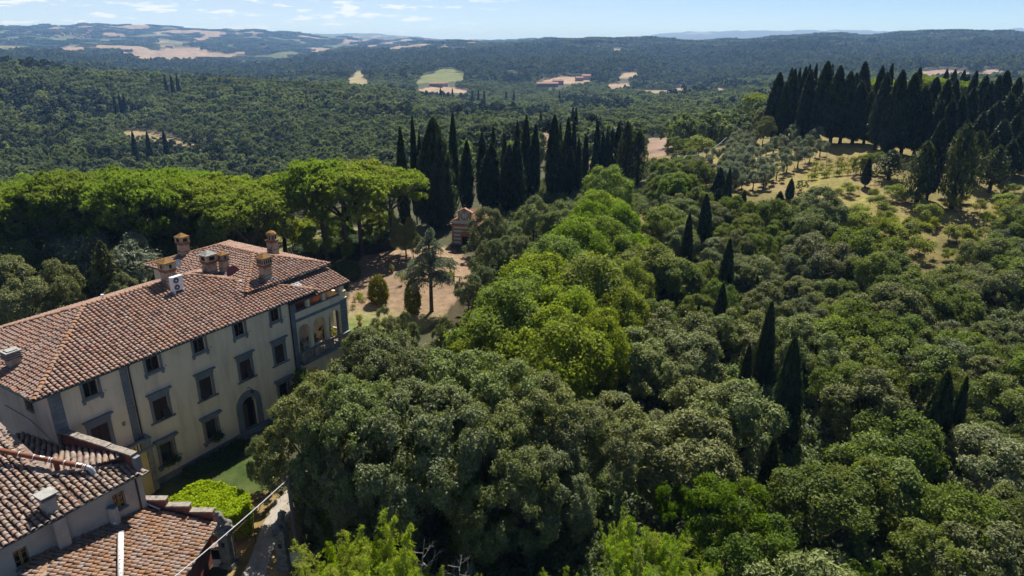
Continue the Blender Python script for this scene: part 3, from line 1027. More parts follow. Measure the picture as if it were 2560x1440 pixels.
def ring_points(d0, d1, sp, a0=-44, a1=44):
    """Jittered points at spacing sp over a sector of ground."""
    R = d1
    gx = np.arange(-R, R, sp)
    X, Y = np.meshgrid(gx, np.arange(0, R, sp))
    X = X + RNG.uniform(-.45, .45, X.shape) * sp
    Y = Y + RNG.uniform(-.45, .45, Y.shape) * sp
    D_ = np.hypot(X, Y)
    a = np.degrees(np.arctan2(X, Y))
    k = (D_ > d0) & (D_ < d1) & (a > a0) & (a < a1)
    return X[k], Y[k]


def wood(name, d0, d1, sp, coll, label, smin, smax, extra=None, thin=0.0, a0=-44, a1=44):
    x, y = ring_points(d0, d1, sp, a0, a1)
    k = ~blocks_view(x, y)
    if thin:
        k &= fbm(x / 60, y / 60, 77) > thin
    if extra is not None:
        k &= extra(x, y)
    x, y = x[k], y[k]
    z = ground(x, y)
    s = RNG.uniform(smin, smax, len(x)) * (0.72 + 0.6 * fbm(x / 70 + 3, y / 70, 41))
    scl = np.stack([s, s * RNG.uniform(0.85, 1.25, len(x))], 1)
    n = len(coll.objects)
    nc = 2 if any('conifer' in o.data.name for o in coll.objects) else 0
    pick = RNG.integers(0, n - nc, len(x)).astype(float)
    if nc:
        dark = (fbm(x / 90 + 8, y / 90 + 2, 43) > 0.60) & (RNG.random(len(x)) < 0.6)
        pick[dark] = RNG.integers(n - nc, n, int(dark.sum()))
    return scatter(name, np.stack([x, y, z - 0.3], 1), RNG.uniform(0, 6.28, len(x)), scl, coll, label, pick)


def not_near_ridge(x, y):
    a = np.degrees(np.arctan2(x, y))
    d = np.hypot(x, y)
    px = 1280 + 1814 * np.tan(np.radians(a))
    lim = np.interp(px, [-900, 0, 900, 1000, 1500, 1650, 1850, 2050, 2300, 3500], [200, 205, 205, 185, 235, 225, 262, 300, 330, 330])
    return d > lim


wood('wooded_valley', 150, 620, 6.1, C_FAR, 'dense oak wood filling the valley behind the umbrella pines and cypresses', 0.6, 1.25, not_near_ridge)
wood('wooded_hill', 620, 1500, 7.4, C_MID, 'grey-green oak wood over the rounded hill on the left and the slopes beyond', 0.75, 1.3)
wood('distant_wood', 1500, 2700, 13.0, C_DIST, 'bluish oak woods on the slopes beyond the pale fields', 1.2, 2.2, None, 0.28)
wood('far_woods', 2700, 7000, 46.0, C_CLUMP, 'blue-green woods over the far ridges under the skyline', 0.9, 1.5, lambda x, y: ~((patch_at(x, y) > 0.60) | (patch_at(x, y) < 0.40)) | (np.hypot(x, y) < 2900) | (np.arctan2(x, y) > math.radians(-3)))


def undergrowth(name, label, poly, sp, smin, smax):
    xs, ys = [p[0] for p in poly], [p[1] for p in poly]
    X, Y = np.meshgrid(np.arange(min(xs), max(xs), sp), np.arange(min(ys), max(ys), sp))
    x = (X + RNG.uniform(-.5, .5, X.shape) * sp).ravel()
    y = (Y + RNG.uniform(-.5, .5, Y.shape) * sp).ravel()
    a = np.degrees(np.arctan2(x, y))
    k = in_poly(x, y, poly) & (np.abs(a) < 45) & (fbm(x / 4, y / 4, 61) > 0.25)
    x, y = x[k], y[k]
    s = RNG.uniform(smin, smax, len(x))
    return scatter(name, np.stack([x, y, ground(x, y) - 0.25], 1), RNG.uniform(0, 6.28, len(x)), np.stack([s, s * RNG.uniform(.7, 1.2, len(x))], 1), C_UNDER, label)


under_meshes = []
for k_ in range(4):
    C, r = bough_lobes(1.1, 0.8, 5, 4)
    P, Nn, t = lobe_foliage(C + np.array([0, 0, 0.75]), r, 520, per=6, spread=0.12)
    under_meshes.append(leaves_mesh('undergrowth_leaves', P, Nn, 0.11, 0.065, t, M_FAR))
C_UNDER = proto_collection('undergrowth_bushes', under_meshes)


# ------------------------------------------------------------------ individual trees
def by_top(x, y, h, zg=None, d_guess=80.0):
    """Plan point and ground height of a tree of height h whose tip lies on the sight line (x, y)."""
    r = ray(x, y)
    hh = math.hypot(r[0], r[1])
    if zg is not None:
        p = spot(x, y, zg + h)
        return p[0], p[1], zg
    dd = np.geomspace(14, 1500, 1200)
    px, py = r[0] / hh * dd, r[1] / hh * dd
    gap = CAM_H + r[2] / hh * dd - h - ground(px, py)
    k = int(np.argmax(gap < 0))
    return float(px[k]), float(py[k]), float(ground(px[k], py[k]))


def top_base(x, y, yb, xb=None):
    """Plan point from the base row yb (on the terrain) and height from the tip row y."""
    P = land(xb if xb is not None else x, yb, 0.0, 40, 400)
    return P[0], P[1], float(ground(*P)), height_over(x, y, P) - float(ground(*P))


# umbrella pines beside the villa garden: (base column, base row, tip row, tip column)
PINES = [
    (820, 652, 398, 800, 'umbrella pine with straight grey trunk and wide dome beside the round clipped bush'),
    (905, 637, 402, 880, 'umbrella pine with slightly leaning trunk on the lawn edge, second from the tall cypresses'),
    (985, 622, 420, 965, 'umbrella pine with leaning bare trunk nearest the group of tall cypresses'),
    (713, 628, 440, 715, 'umbrella pine with slender forking trunk behind the villa chimney'),
    (645, 632, 455, 640, 'umbrella pine with pale yellowish crown behind the peak of the villa roof'),
    (598, 640, 465, 590, 'umbrella pine just right of the lone slim cypress behind the villa roof'),
    (478, 655, 432, 480, 'umbrella pine with trunk splitting low behind the villa chimneys'),
    (372, 706, 428, 370, 'umbrella pine with curved dark trunk left of the villa roof'),
    (213, 690, 425, 215, 'umbrella pine with thick forked trunk behind the back of the villa'),
    (72, 700, 470, 80, 'umbrella pine at the left end of the row, crown low over the dark shrubs'),
]
for (bx, by, ty, tx, lab) in PINES:
    kp = K_PINEB if bx > 560 else K_PINE
    P = spot(bx, by, 0)
    h = height_over(tx, ty, P)
    plant(kp, P[0], P[1], 0, h, lab, 'pine', 'umbrella pines beside the villa', wid=min(1.12, 15.5 / h))
for i, (tx, ty, h) in enumerate([(20, 455, 15), (150, 425, 16), (290, 420, 16), (420, 421, 16), (540, 440, 15), (60, 443, 15), (225, 432, 15.5), (360, 424, 15.5), (480, 433, 15), (-60, 470, 15), (850, 400, 16), (-130, 480, 15), (600, 462, 14)]):
    h += random.uniform(-1.2, 0.8)
    x, y, z = by_top(tx, ty + random.uniform(0, 10), h, -1.0)
    plant(K_PINE, x, y, z, h, ('umbrella pine in the back rows, ' + ('left' if tx < 200 else 'middle' if tx < 600 else 'right') + ' part of the bright canopy'), 'pine', 'back rows of umbrella pines', wid=1.1)

# the dark cypresses round the chapel: (tip column, tip row, base row, width, what sets it apart)
CY_C = [
    (1000, 322, 600, 28, 'cypress standing apart at the left end of the chapel group'), (1030, 292, 560, 19, 'tall very slim cypress left of the huge one'),
    (1047, 334, 560, 16, None), (1131, 285, 520, 24, 'tall slim cypress just right of the huge one, its tip the highest'),
    (1165, 354, 530, 33, 'cypress right behind the clock of the chapel'), (1205, 335, 520, 31, None),
    (1233, 316, 500, 19, None), (1227, 360, 530, 52, 'broad shaggy cypress behind the chapel roof'), (1261, 337, 510, 19, None),
    (1272, 365, 535, 38, None), (1292, 346, 530, 36, None), (1293, 304, 500, 20, None), (1316, 293, 505, 26, None),
    (1339, 312, 505, 25, 'cypress at the left of the gap in the middle of the group'),
    (1387, 290, 500, 38, 'stout tall cypress right of the gap in the middle of the group'),
    (1408, 355, 495, 20, None), (1402, 310, 480, 15, None), (1420, 296, 480, 24, None), (1427, 368, 495, 24, None), (1436, 301, 480, 16, None),
    (1448, 345, 490, 18, None), (1464, 337, 470, 14, None), (1469, 343, 470, 11, None), (1495, 304, 460, 20, None), (1488, 371, 465, 20, None),
    (1509, 331, 455, 17, None), (1520, 324, 450, 15, None), (1533, 320, 445, 15, None), (1547, 309, 440, 23, None), (1561, 365, 440, 12, None),
]
for (tx, ty, by, w, lab) in CY_C:
    d = {600: 122, 560: 130}.get(by, np.interp(by, [440, 535], [172, 134]))
    r = ray(tx, ty)
    hh = math.hypot(r[0], r[1])
    x, y = r[0] / hh * d, r[1] / hh * d
    z = float(ground(x, y))
    h = CAM_H + r[2] / hh * d - z
    wm = w / 1707.0 * d * 1.03
    plant(K_CYP, x, y, z, h, lab or ('dark spindle cypress packed in the ' + ('left' if tx < 1250 else 'middle' if tx < 1400 else 'right') + ' part of the chapel group'), 'cypress', 'cypresses behind the chapel', wid=wm / (2.5 * h / 16.0))
r = ray(1082, 300)
hh = math.hypot(r[0], r[1])
x, y = r[0] / hh * 127, r[1] / hh * 127
plant(K_CYPBIG, x, y, 0, CAM_H + r[2] / hh * 127, 'huge broad many-stemmed cypress left of the chapel', 'cypress', 'cypresses behind the chapel', wid=1.0)
for (tx, ty, w, lab) in [(1572, 306, 46, 'dark rough conifer at the right end of the chapel cypresses'), (1600, 326, 50, 'dark bushy conifer ending the chapel cypresses on the right')]:
    d = 165
    r = ray(tx, ty)
    hh = math.hypot(r[0], r[1])
    x, y = r[0] / hh * d, r[1] / hh * d
    z = float(ground(x, y))
    h = CAM_H + r[2] / hh * d - z
    plant(K_CYPT, x, y, z, h, lab, 'conifer', None, wid=w / 1707 * d / (3.6 * h / 14))
# slim ones among the pines and on the lawn edge
for (tx, ty, bx, by, w, lab) in [(533, 468, 552, 630, 26, 'lone slim cypress among the umbrella pines behind the villa'), (868, 515, 872, 598, 24, 'short cypress between two umbrella pine trunks')]:
    P = spot(bx, by, 0)
    h = height_over(tx, ty, P)
    plant(K_CYP, P[0], P[1], 0, h, lab, 'cypress', None, wid=w / 1707 * math.hypot(*P) / (2.5 * h / 16))

# cypress wood on the right-hand ridge: zoom survey (column, row, base row, width)
CY_R = [(1950, 183, 352, 44), (1968, 206, 355, 30), (1980, 173, 340, 24), (1990, 175, 343, 32), (2001, 173, 335, 20), (2015, 169, 340, 32), (2029, 177, 351, 36),
        (2026, 163, 330, 20), (2042, 161, 330, 20), (2056, 177, 340, 22), (2072, 156, 351, 50), (2082, 163, 330, 20), (2105, 167, 358, 46), (2128, 181, 358, 43), (2142, 184, 335, 28),
        (2156, 204, 358, 43), (2166, 156, 320, 40), (2181, 230, 360, 38), (2208, 167, 345, 34), (2220, 183, 374, 42), (2230, 161, 340, 24), (2257, 177, 382, 46), (2290, 185, 390, 48),
        (2318, 218, 394, 46), (2341, 195, 360, 44), (2373, 202, 375, 42), (2384, 249, 390, 36), (2435, 222, 375, 40), (2466, 191, 345, 40), (2498, 191, 345, 30), (2498, 253, 370, 44),
        (2521, 179, 340, 40), (2529, 234, 365, 40), (2552, 195, 350, 34), (2458, 281, 415, 40), (2480, 270, 390, 30), (2410, 240, 380, 30), (2355, 250, 400, 34), (2575, 210, 370, 40), (2300, 170, 330, 26),
        (2404, 320, 440, 34), (2432, 330, 440, 30), (2420, 300, 430, 30), (2490, 330, 430, 36), (2515, 300, 420, 40), (2545, 285, 410, 34), (2560, 330, 440, 36), (2535, 350, 450, 34), (2395, 200, 345, 30), (2440, 180, 335, 26), (2480, 205, 350, 28)]
CY_LAB = {0: 'cypress at the left end of the dense wood on the right ridge', 10: 'tallest broad cypress near the left end of the ridge wood', 12: 'cypress with bare trunk showing at its foot in the ridge wood', 16: 'ragged rounded-top cypress rising in the middle of the ridge wood', 22: 'tall smooth cypress with pointed tip, last of the even row on the ridge'}
for i, (tx, ty, by, w) in enumerate(CY_R):
    r0 = land(tx, by, 0.0, 100, 330)
    d = math.hypot(*r0)
    r = ray(tx, ty)
    hh = math.hypot(r[0], r[1])
    x, y = r[0] / hh * d, r[1] / hh * d
    z = float(ground(x, y))
    h = CAM_H + r[2] / hh * d - z
    plant(K_CYP, x, y, z, h, CY_LAB.get(i, ('tall ' if h > 19 else '') + 'dark cypress in the ' + ('front' if by > 372 else 'back') + ' rows of the ridge wood, ' + ('left' if tx < 2090 else 'middle' if tx < 2330 else 'right') + ' part'), 'cypress', 'cypresses in the wood on the right ridge', wid=w / 1707 * d / (2.5 * h / 16) * random.uniform(0.8, 0.95))
# small ones far along the ridge
for i, (tx, ty) in enumerate([(2367, 175), (2390, 175), (2412, 177), (2422, 190), (2437, 188)]):
    d = 300
    r = ray(tx, ty)
    hh = math.hypot(r[0], r[1])
    x, y = r[0] / hh * d, r[1] / hh * d
    z = float(ground(x, y))
    plant(K_CYP, x, y, z, CAM_H + r[2] / hh * d - z, 'small cypress tip on the skyline of the right ridge before the pale field', 'cypress', 'cypress tips behind the right ridge', wid=1.2)
# looser cypresses with bare stems in front of the ridge wood
CY_T = [(2224, 374, 450, 50, 'thin scraggly cypress with open crown on the dry slope'), (2298, 353, 510, 58, 'thin see-through cypress with bare trunk standing on the dry grass'), (2388, 310, 520, 62, 'tall thin cypress with long bare trunk on the dry slope'), (2431, 327, 460, 44, 'thin cypress right of the two on the dry grass'), (2478, 363, 480, 46, 'thin cypress low on the right slope under the ridge wood')]
for (tx, ty, by, w, lab) in CY_T:
    x, y, z, h = top_base(tx, ty, by, tx + (by - ty) * -0.05)
    plant(K_CYPT, x, y, z, h, lab, 'cypress', None, wid=w / 1707 * math.hypot(x, y) / (3.6 * h / 14))
for (tx, ty, by, w, lab) in [(2332, 298, 500, 36, 'dark narrow cypress between the two thin ones on the dry slope'), (2168, 394, 468, 18, 'single narrow young cypress standing on the dry grass'), (2221, 307, 390, 26, 'narrow cypress just in front of the ridge wood')]:
    x, y, z, h = top_base(tx, ty, by, tx - (by - ty) * 0.08)
    plant(K_CYP, x, y, z, h, lab, 'cypress', None, wid=w / 1707 * math.hypot(x, y) / (2.5 * h / 16))

# young cypresses standing out of the oak wood: (tip column, tip row, foot row, width, label)
CLEAR = []
CY_Y = [
    (1747, 441, 500, 25, 'small cypress at the foot of the olive terrace'), (1800, 421, 495, 35, 'taller left one of a pair of cypresses below the olives'), (1825, 421, 515, 22, 'slim right one of a pair of cypresses below the olives'),
    (1798, 472, 515, 31, 'short bushy cypress in front of the pair below the olives'), (1845, 494, 535, 16, None), (1861, 476, 530, 20, None), (1953, 479, 533, 31, 'small broad cypress below the yellow grass'), (1980, 447, 480, 20, 'tiny cypress beside the round bush on the grass'),
    (1767, 488, 600, 40, 'tall dark cypress in the oak wood below the olive terrace'), (1725, 535, 650, 32, 'cypress with leaning tip right of the bright lime trees'), (1912, 525, 555, 16, None),
    (1824, 600, 712, 38, 'cypress in the middle of the oak wood beside a grey shrub'), (1895, 692, 735, 26, 'small cypress tip in the middle of the oak wood'), (1809, 710, 805, 40, 'conical cypress in the oak wood, fourth up from the bottom'),
    (1746, 760, 805, 22, 'short dark cypress tip left in the oak wood'), (1930, 758, 940, 48, 'tall rounded cypress standing second largest in the oak wood'), (1785, 828, 905, 24, 'left stem of a twin cypress in the oak wood'),
    (1800, 834, 905, 15, 'right stem of a twin cypress in the oak wood'), (1872, 862, 948, 32, 'small pointed cypress left of the two large ones in the oak wood'), (1993, 848, 1080, 76, 'largest broad cypress standing out of the oak wood, rounded tip'),
    (2372, 935, 1110, 72, 'thick shaggy cypress in the right part of the oak wood'), (2415, 946, 1110, 36, 'slim cypress beside the thick shaggy one on the right'), (1935, 1100, 1190, 52, 'young shaggy cypress low in the oak wood'), (2402, 1145, 1205, 26, 'small cypress tip far right near the bottom')]
for (tx, ty, by, w, lab) in CY_Y:
    hm = 5.0 + (by - ty) / 80.0
    r = ray(tx, ty)
    base = ray(tx, by)
    # foot is hidden by crowns about 4.5 m high round it
    P = land(tx, by, 3.6 if by > 560 else 1.5, 25, 300)
    d = math.hypot(*P)
    hh = math.hypot(r[0], r[1])
    x, y = r[0] / hh * d, r[1] / hh * d
    z = float(ground(x, y))
    h = CAM_H + r[2] / hh * d - z
    CLEAR.append((x, y, 2.2 + h * 0.12))
    CLEAR.append((x * (1 - 3.2 / d), y * (1 - 3.2 / d), 2.4))
    plant(K_CYPY, x, y, z, h, lab or 'small dark cypress tip just below the olive terrace', 'cypress', 'young cypresses in the oak wood', wid=w / 1707 * d / (1.9 * h / 7.0) * 0.94)

# bright green limes in the middle: (crown column, crown row, height, width scale, label)
LIMES = [(1478, 520, 10.5, 0.95, 'third bright lime tree from the far end, left side'), (1550, 520, 9.5, 0.85, 'small bright lime tree on the right near the far end'), (1400, 605, 11, 0.95, 'bright lime tree left of centre in the row'), (1575, 660, 9.5, 0.85, 'lime tree on the right edge of the row, halfway down'), (1300, 700, 10.5, 0.95, 'bright lime tree above the one nearest the lawn'), (1430, 735, 11, 0.95, 'lime tree low in the middle of the row'),
         (1525, 428, 11, 1.0, 'bright green lime tree at the far end of the lime row'), (1500, 490, 10.5, 1.05, 'second bright lime tree from the far end'),
         (1440, 560, 11, 1.05, 'bright lime tree in the middle of the row, left side'), (1525, 570, 10.5, 1.0, 'bright lime tree in the middle of the row, right side'), (1340, 650, 11, 1.1, 'bright lime tree with wide crown beside the holm oaks by the chapel'),
         (1460, 660, 11.5, 1.1, 'lime tree with seed-flecked crown in the centre of the row'), (1540, 720, 10.5, 0.85, 'bright lime tree on the right flank of the row'), (1250, 745, 11, 1.05, 'lime tree nearest the garden lawn'),
         (1375, 800, 11, 1.1, 'near lime tree with yellow seed clusters'), (1500, 790, 10, 0.8, 'narrow lime tree low on the right flank of the row'), (1590, 600, 9, 0.8, 'bright lime tree sticking out on the right of the row'), (1190, 830, 8.5, 0.85, 'lowest lime tree at the left, above the big holm oaks')]
TREE_SPOTS = []
for (cx, cy_, h, w, lab) in LIMES:
    x, y, z = by_top(cx, cy_ - 8, h)
    TREE_SPOTS.append((x, y, 4.0))
    plant(K_LIME, x, y, z, h, lab, 'lime tree', 'row of bright lime trees', wid=w)

# the great holm oaks between villa and drive
BIG = [(965, 838, 12, 0.95, 'large grey-green holm oak crown rising behind the others near the loggia'), (1175, 893, 12, 0.95, 'large holm oak crown with pale silvery top below the lime trees'), (785, 965, 11, 0.85, 'holm oak leaning over the villa front door'),
       (905, 965, 12, 0.85, 'holm oak in the middle of the large dark clump'), (1060, 985, 12, 0.9, 'holm oak with rounded crown in the centre of the large clump'), (1320, 945, 11.5, 0.95, 'holm oak on the right shoulder of the large clump'),
       (1450, 1010, 10.5, 0.85, 'holm oak closing the right side of the large clump'), (1230, 1050, 11, 0.85, 'holm oak in the near part of the large clump'), (655, 1085, 5.2, 0.62, 'low holm oak spreading over the lawn by the villa'), (1350, 1110, 9.5, 0.8, 'holm oak low on the right of the clump'), (880, 1120, 8.5, 0.75, 'holm oak low in the clump above the shaded bamboo')]
for (cx, cy_, h, w, lab) in BIG:
    x, y, z = by_top(cx, cy_, h)
    TREE_SPOTS.append((x, y, 4.6))
    plant(K_BIGHOLM, x, y, z, h, lab, 'holm oak', 'large holm oaks beside the villa', wid=w)

# smaller holm oaks round the garden and chapel
for (cx, cy_, h, w, lab) in [(1225, 515, 8.5, 0.85, 'round holm oak partly hiding the chapel roof'), (1335, 498, 8.5, 0.95, 'holm oak under the tall cypresses right of the chapel'), (1290, 575, 7.5, 0.85, 'holm oak between chapel and lime trees'), (1230, 595, 6.5, 0.8, 'bushy holm oak in front of the chapel door'),
                             (1400, 520, 8, 0.9, 'holm oak left of the far lime tree'), (1170, 690, 5.5, 0.8, 'low holm oak at the right edge of the lawn'), (1210, 660, 6, 0.8, 'holm oak with a bare white branch at the lawn edge'), (960, 775, 6.5, 0.6, 'grey young holm oak beside the loggia'), (1010, 790, 5.5, 0.6, 'grey young holm oak below the conical bushes'), (1110, 800, 5, 0.7, 'low grey holm oak at the foot of the cedar'), (900, 850, 5, 0.7, 'holm oak shoots touching the loggia balustrade')]:
    x, y, z = by_top(cx, cy_, h)
    TREE_SPOTS.append((x, y, 3.0))
    plant(K_HOLM, x, y, z, h, lab, 'holm oak', 'holm oaks round the lawn', wid=w)

BAMBOO = [(815, 1318, 8.4, 0.68, 'bright feathery bamboo clump right of the utility pole'), (870, 1335, 8.0, 0.62, 'bamboo clump with yellow stems, second from the pole'), (940, 1275, 9.8, 0.59, 'tallest pointed bamboo shoot at the bottom'), (900, 1370, 7.4, 0.68, 'low bamboo clump between the two tall ones'), (830, 1240, 4.6, 0.90, 'shaded bamboo under the big holm oaks'), (1070, 1412, 6.0, 0.56, 'small bamboo clump at the bottom beside the bare sapling'), (1210, 1432, 5.6, 0.50, 'low green shoots at the bottom edge, right of the saplings'),
                            (1405, 1405, 6.0, 0.56, 'bright shoots at the bottom edge left of the pale bamboo'), (1620, 1300, 8.8, 0.71, 'pale green bamboo clump in the bottom middle'), (1700, 1320, 8.4, 0.68, 'yellowish bamboo clump beside the glossy laurel'), (1570, 1370, 7.7, 0.68, 'feathery bamboo clump at the bottom, left of the yellowish one'), (1660, 1390, 7.0, 0.74, 'low bamboo at the bottom under the pale clump'), (1745, 1385, 7.0, 0.62, 'bamboo shoots in front of the glossy laurel'), (1545, 1245, 8.0, 0.34, 'single feathery shoot rising among the holm oaks')]
for (tx, ty, h, w, lab) in BAMBOO:
    x, y, z = by_top(tx, ty, h)
    CLEAR.append((x, y, 2.6))
    CLEAR.append((x * 0.9, y * 0.9, 2.6))

# bright laurel at the bottom
for (cx, cy_, h, w, lab) in [(1840, 1185, 9.0, 0.95, 'dark glossy laurel tree behind the near one'), (1895, 1260, 9.0, 1.0, 'glossy green laurel tree at the bottom of the wood'), (2180, 1400, 4.5, 0.8, 'glossy green shrub at the bottom edge'), (1190, 1172, 7.6, 0.8, 'bright green shoots crowning a dark tree inside the holm oak clump'), (1690, 1190, 6.0, 0.75, 'pale shoots of laurel left of the glossy tree')]:
    x, y, z = by_top(cx, cy_, h)
    CLEAR.append((x * 0.9, y * 0.9, 3.2))
    TREE_SPOTS.append((x, y, 3.4))
    plant(K_LAUREL, x, y, z, h, lab, 'laurel', None, wid=w)

# the oak wood on the right slope, tree by tree
WOOD = [spot(*p) for p in [(1330, 1500), (1480, 1180), (1540, 960), (1610, 760), (1620, 620), (1640, 520), (1640, 440), (1730, 452), (1790, 515), (1930, 535), (2060, 575), (2180, 650), (2330, 700), (2450, 650), (2650, 560), (2900, 600), (3000, 1600), (1300, 1600)]]
wx, wy = [], []
gx = np.arange(-10, 150, 4.7)
for X in gx:
    for Y in np.arange(18, 190, 4.7):
        x = X + random.uniform(-1.7, 1.7)
        y = Y + random.uniform(-1.7, 1.7)
        if abs(math.degrees(math.atan2(x, y))) > 42:
            continue
        if not bool(in_poly(np.array(x), np.array(y), WOOD)):
            continue
        if any((x - a) ** 2 + (y - b) ** 2 < rr * rr for a, b, rr in TREE_SPOTS + CLEAR):
            continue
        wx.append(x)
        wy.append(y)
for x, y in zip(wx, wy):
    z = float(ground(x, y))
    d = math.hypot(x, y)
    nz = float(fbm(np.array(x / 22), np.array(y / 22), 91))
    px = 1280 + 1814 * x / y
    deg = math.degrees(math.atan2(x, y))
    h = random.uniform(4.4, 7.6) + (1.8 if random.random() < 0.2 else 0)
    dep = ['lowest on the slope', 'low on the slope', 'midway up the slope', 'high on the slope', 'at the top of the slope'][int(np.searchsorted([48, 70, 95, 125], d))]
    side = ['near the lime row', 'left of the tall cypresses', 'right of the tall cypresses', 'toward the right edge'][int(np.searchsorted([1620, 1900, 2250], px))]
    sz = 'tall' if h > 7.3 else ('small' if h < 5.6 else '')
    lab = lambda k: ' '.join(w for w in (sz, k, dep + ',', side) if w)
    if nz > 0.60 and random.random() < 0.8 or (deg > 26 and random.random() < 0.45):
        plant(K_OAK, x, y, z, h * 1.08, lab('yellow-green oak'), 'oak', 'yellow-green oaks in the right-hand wood', wid=random.uniform(0.95, 1.25))
    elif nz < 0.36 and random.random() < 0.6:
        plant(K_GREY, x, y, z, h, lab('silvery grey oak'), 'oak', 'silvery oaks in the right-hand wood', wid=random.uniform(1.0, 1.25))
    else:
        plant(K_HOLM, x, y, z, h, lab('grey-green holm oak'), 'holm oak', 'holm oaks in the right-hand wood', wid=random.uniform(0.95, 1.3))

undergrowth('undergrowth', 'low dark green undergrowth filling the gaps between the oaks on the right slope', WOOD + [], 1.5, 0.9, 2.0)
undergrowth('undergrowth', 'scrub on the slope behind and beside the chapel cypresses', [spot(*p) for p in [(1185, 640), (1250, 480), (1480, 420), (1640, 400), (1700, 450), (1640, 520), (1400, 600), (1230, 800), (1180, 760)]], 1.6, 0.8, 1.7)
undergrowth('undergrowth', 'dark scrub behind the villa under the umbrella pines', [spot(*p) for p in [(-300, 900), (-300, 560), (300, 540), (640, 560), (640, 650), (420, 730), (200, 800)]], 2.2, 0.8, 1.8)
undergrowth('undergrowth', 'shady undergrowth at the foot of the big holm oaks', [spot(*p) for p in [(760, 1480), (760, 1200), (900, 950), (1150, 860), (1500, 950), (1500, 1480)]], 1.4, 0.7, 1.5)

# olives on the terrace
OLIVES = [(1790, 470), (1765, 380), (1780, 400), (1700, 430), (1740, 410), (1700, 455), (1670, 440), (1660, 470), (1720, 440), (1755, 425), (1775, 440), (1730, 395), (1690, 410)]
for (a_, b_, n_) in (((1872, 398), (1990, 342), 7), ((1890, 428), (2038, 350), 8), ((1915, 446), (2048, 378), 6), ((1856, 462), (1905, 458), 3), ((1822, 458), (1852, 345), 8), ((1838, 455), (1872, 348), 8), ((1806, 450), (1838, 355), 7), ((1850, 440), (1888, 352), 6)):
    OLIVES += [(a_[0] + (b_[0] - a_[0]) * k_ / (n_ - 1) + random.uniform(-3, 3), a_[1] + (b_[1] - a_[1]) * k_ / (n_ - 1) + random.uniform(-2, 2)) for k_ in range(n_)]
for (ox, oy) in OLIVES:
    P = land(ox, oy + 14, 0, 100, 320)
    plant(K_OLIVE, P[0], P[1], float(ground(*P)), random.uniform(3.4, 4.9), 'round silver olive tree on the dry terrace below the cypress wood' if ox > 1880 else 'silver olive tree in the dense left part of the grove', 'olive tree', 'olive trees on the terrace')

# single trees on the ridge shoulder
for (tx, ty, by, kind, w, lab) in [(1880, 232, 345, K_PINE, 0.72, 'tall umbrella pine with leaning trunk at the left end of the ridge wood'), (1905, 290, 372, K_HOLM, 0.75, 'dark round holm oak just left of the ridge cypresses'), (1985, 303, 355, K_HOLM, 0.7, 'small holm oak in front of the ridge cypresses'), (1835, 320, 350, K_HOLM, 0.9, 'dark holm oak under the tall umbrella pine'),
                                   (2190, 378, 430, K_OAK, 1.2, 'bright bushy oak at the right end of the vine rows'), (2150, 390, 440, K_OAK, 1.1, 'light green bush beside the vine rows'), (2003, 447, 480, K_LAUREL, 1.2, 'round dark bush beside a tiny cypress on the grass'),
                                   (1775, 285, 345, K_OAK, 1.4, 'light green tree on the shoulder left of the umbrella pine'), (1725, 310, 370, K_OAK, 1.4, 'bright oak beside the white cable'), (1690, 345, 405, K_OAK, 1.3, 'bright oak above the cable, left part'), (1745, 345, 400, K_SHRUB, 1.4, 'pale bush by the cable post')]:
    x, y, z, h = top_base(tx, ty, by)
    plant(kind, x, y, z, h, lab, 'tree', None, wid=w)
for (tx, ty, h) in [(2120, 205, 14), (2200, 195, 14), (2330, 190, 14), (2420, 208, 14), (2440, 200, 14), (2470, 215, 13)]:
    r = ray(tx, ty)
    hh = math.hypot(r[0], r[1])
    x, y = r[0] / hh * 285, r[1] / hh * 285
    zg = float(ground(x, y))
    plant(K_PINE, x, y, zg, max(9.0, CAM_H + r[2] / hh * 285 - zg), 'bright umbrella pine crown showing behind the ridge cypresses', 'pine', 'umbrella pines behind the ridge')
# loose undergrowth round the thin cypresses and the gaps of the right slope
for i in range(80):
    bx, by = random.uniform(2060, 2600), random.uniform(480, 670)
    P = land(bx, by, 0, 90, 260)
    plant(K_SHRUB, P[0], P[1], float(ground(*P)), random.uniform(1.6, 3.4), 'low leafy bush on the ' + ('lower' if by > 600 else 'middle' if by > 540 else 'upper') + ' dry slope, ' + ('left end' if bx < 2200 else 'under the thin cypresses' if bx < 2400 else 'toward the right edge'), 'bush', 'bushes on the dry right slope', wid=random.uniform(1.1, 1.7))

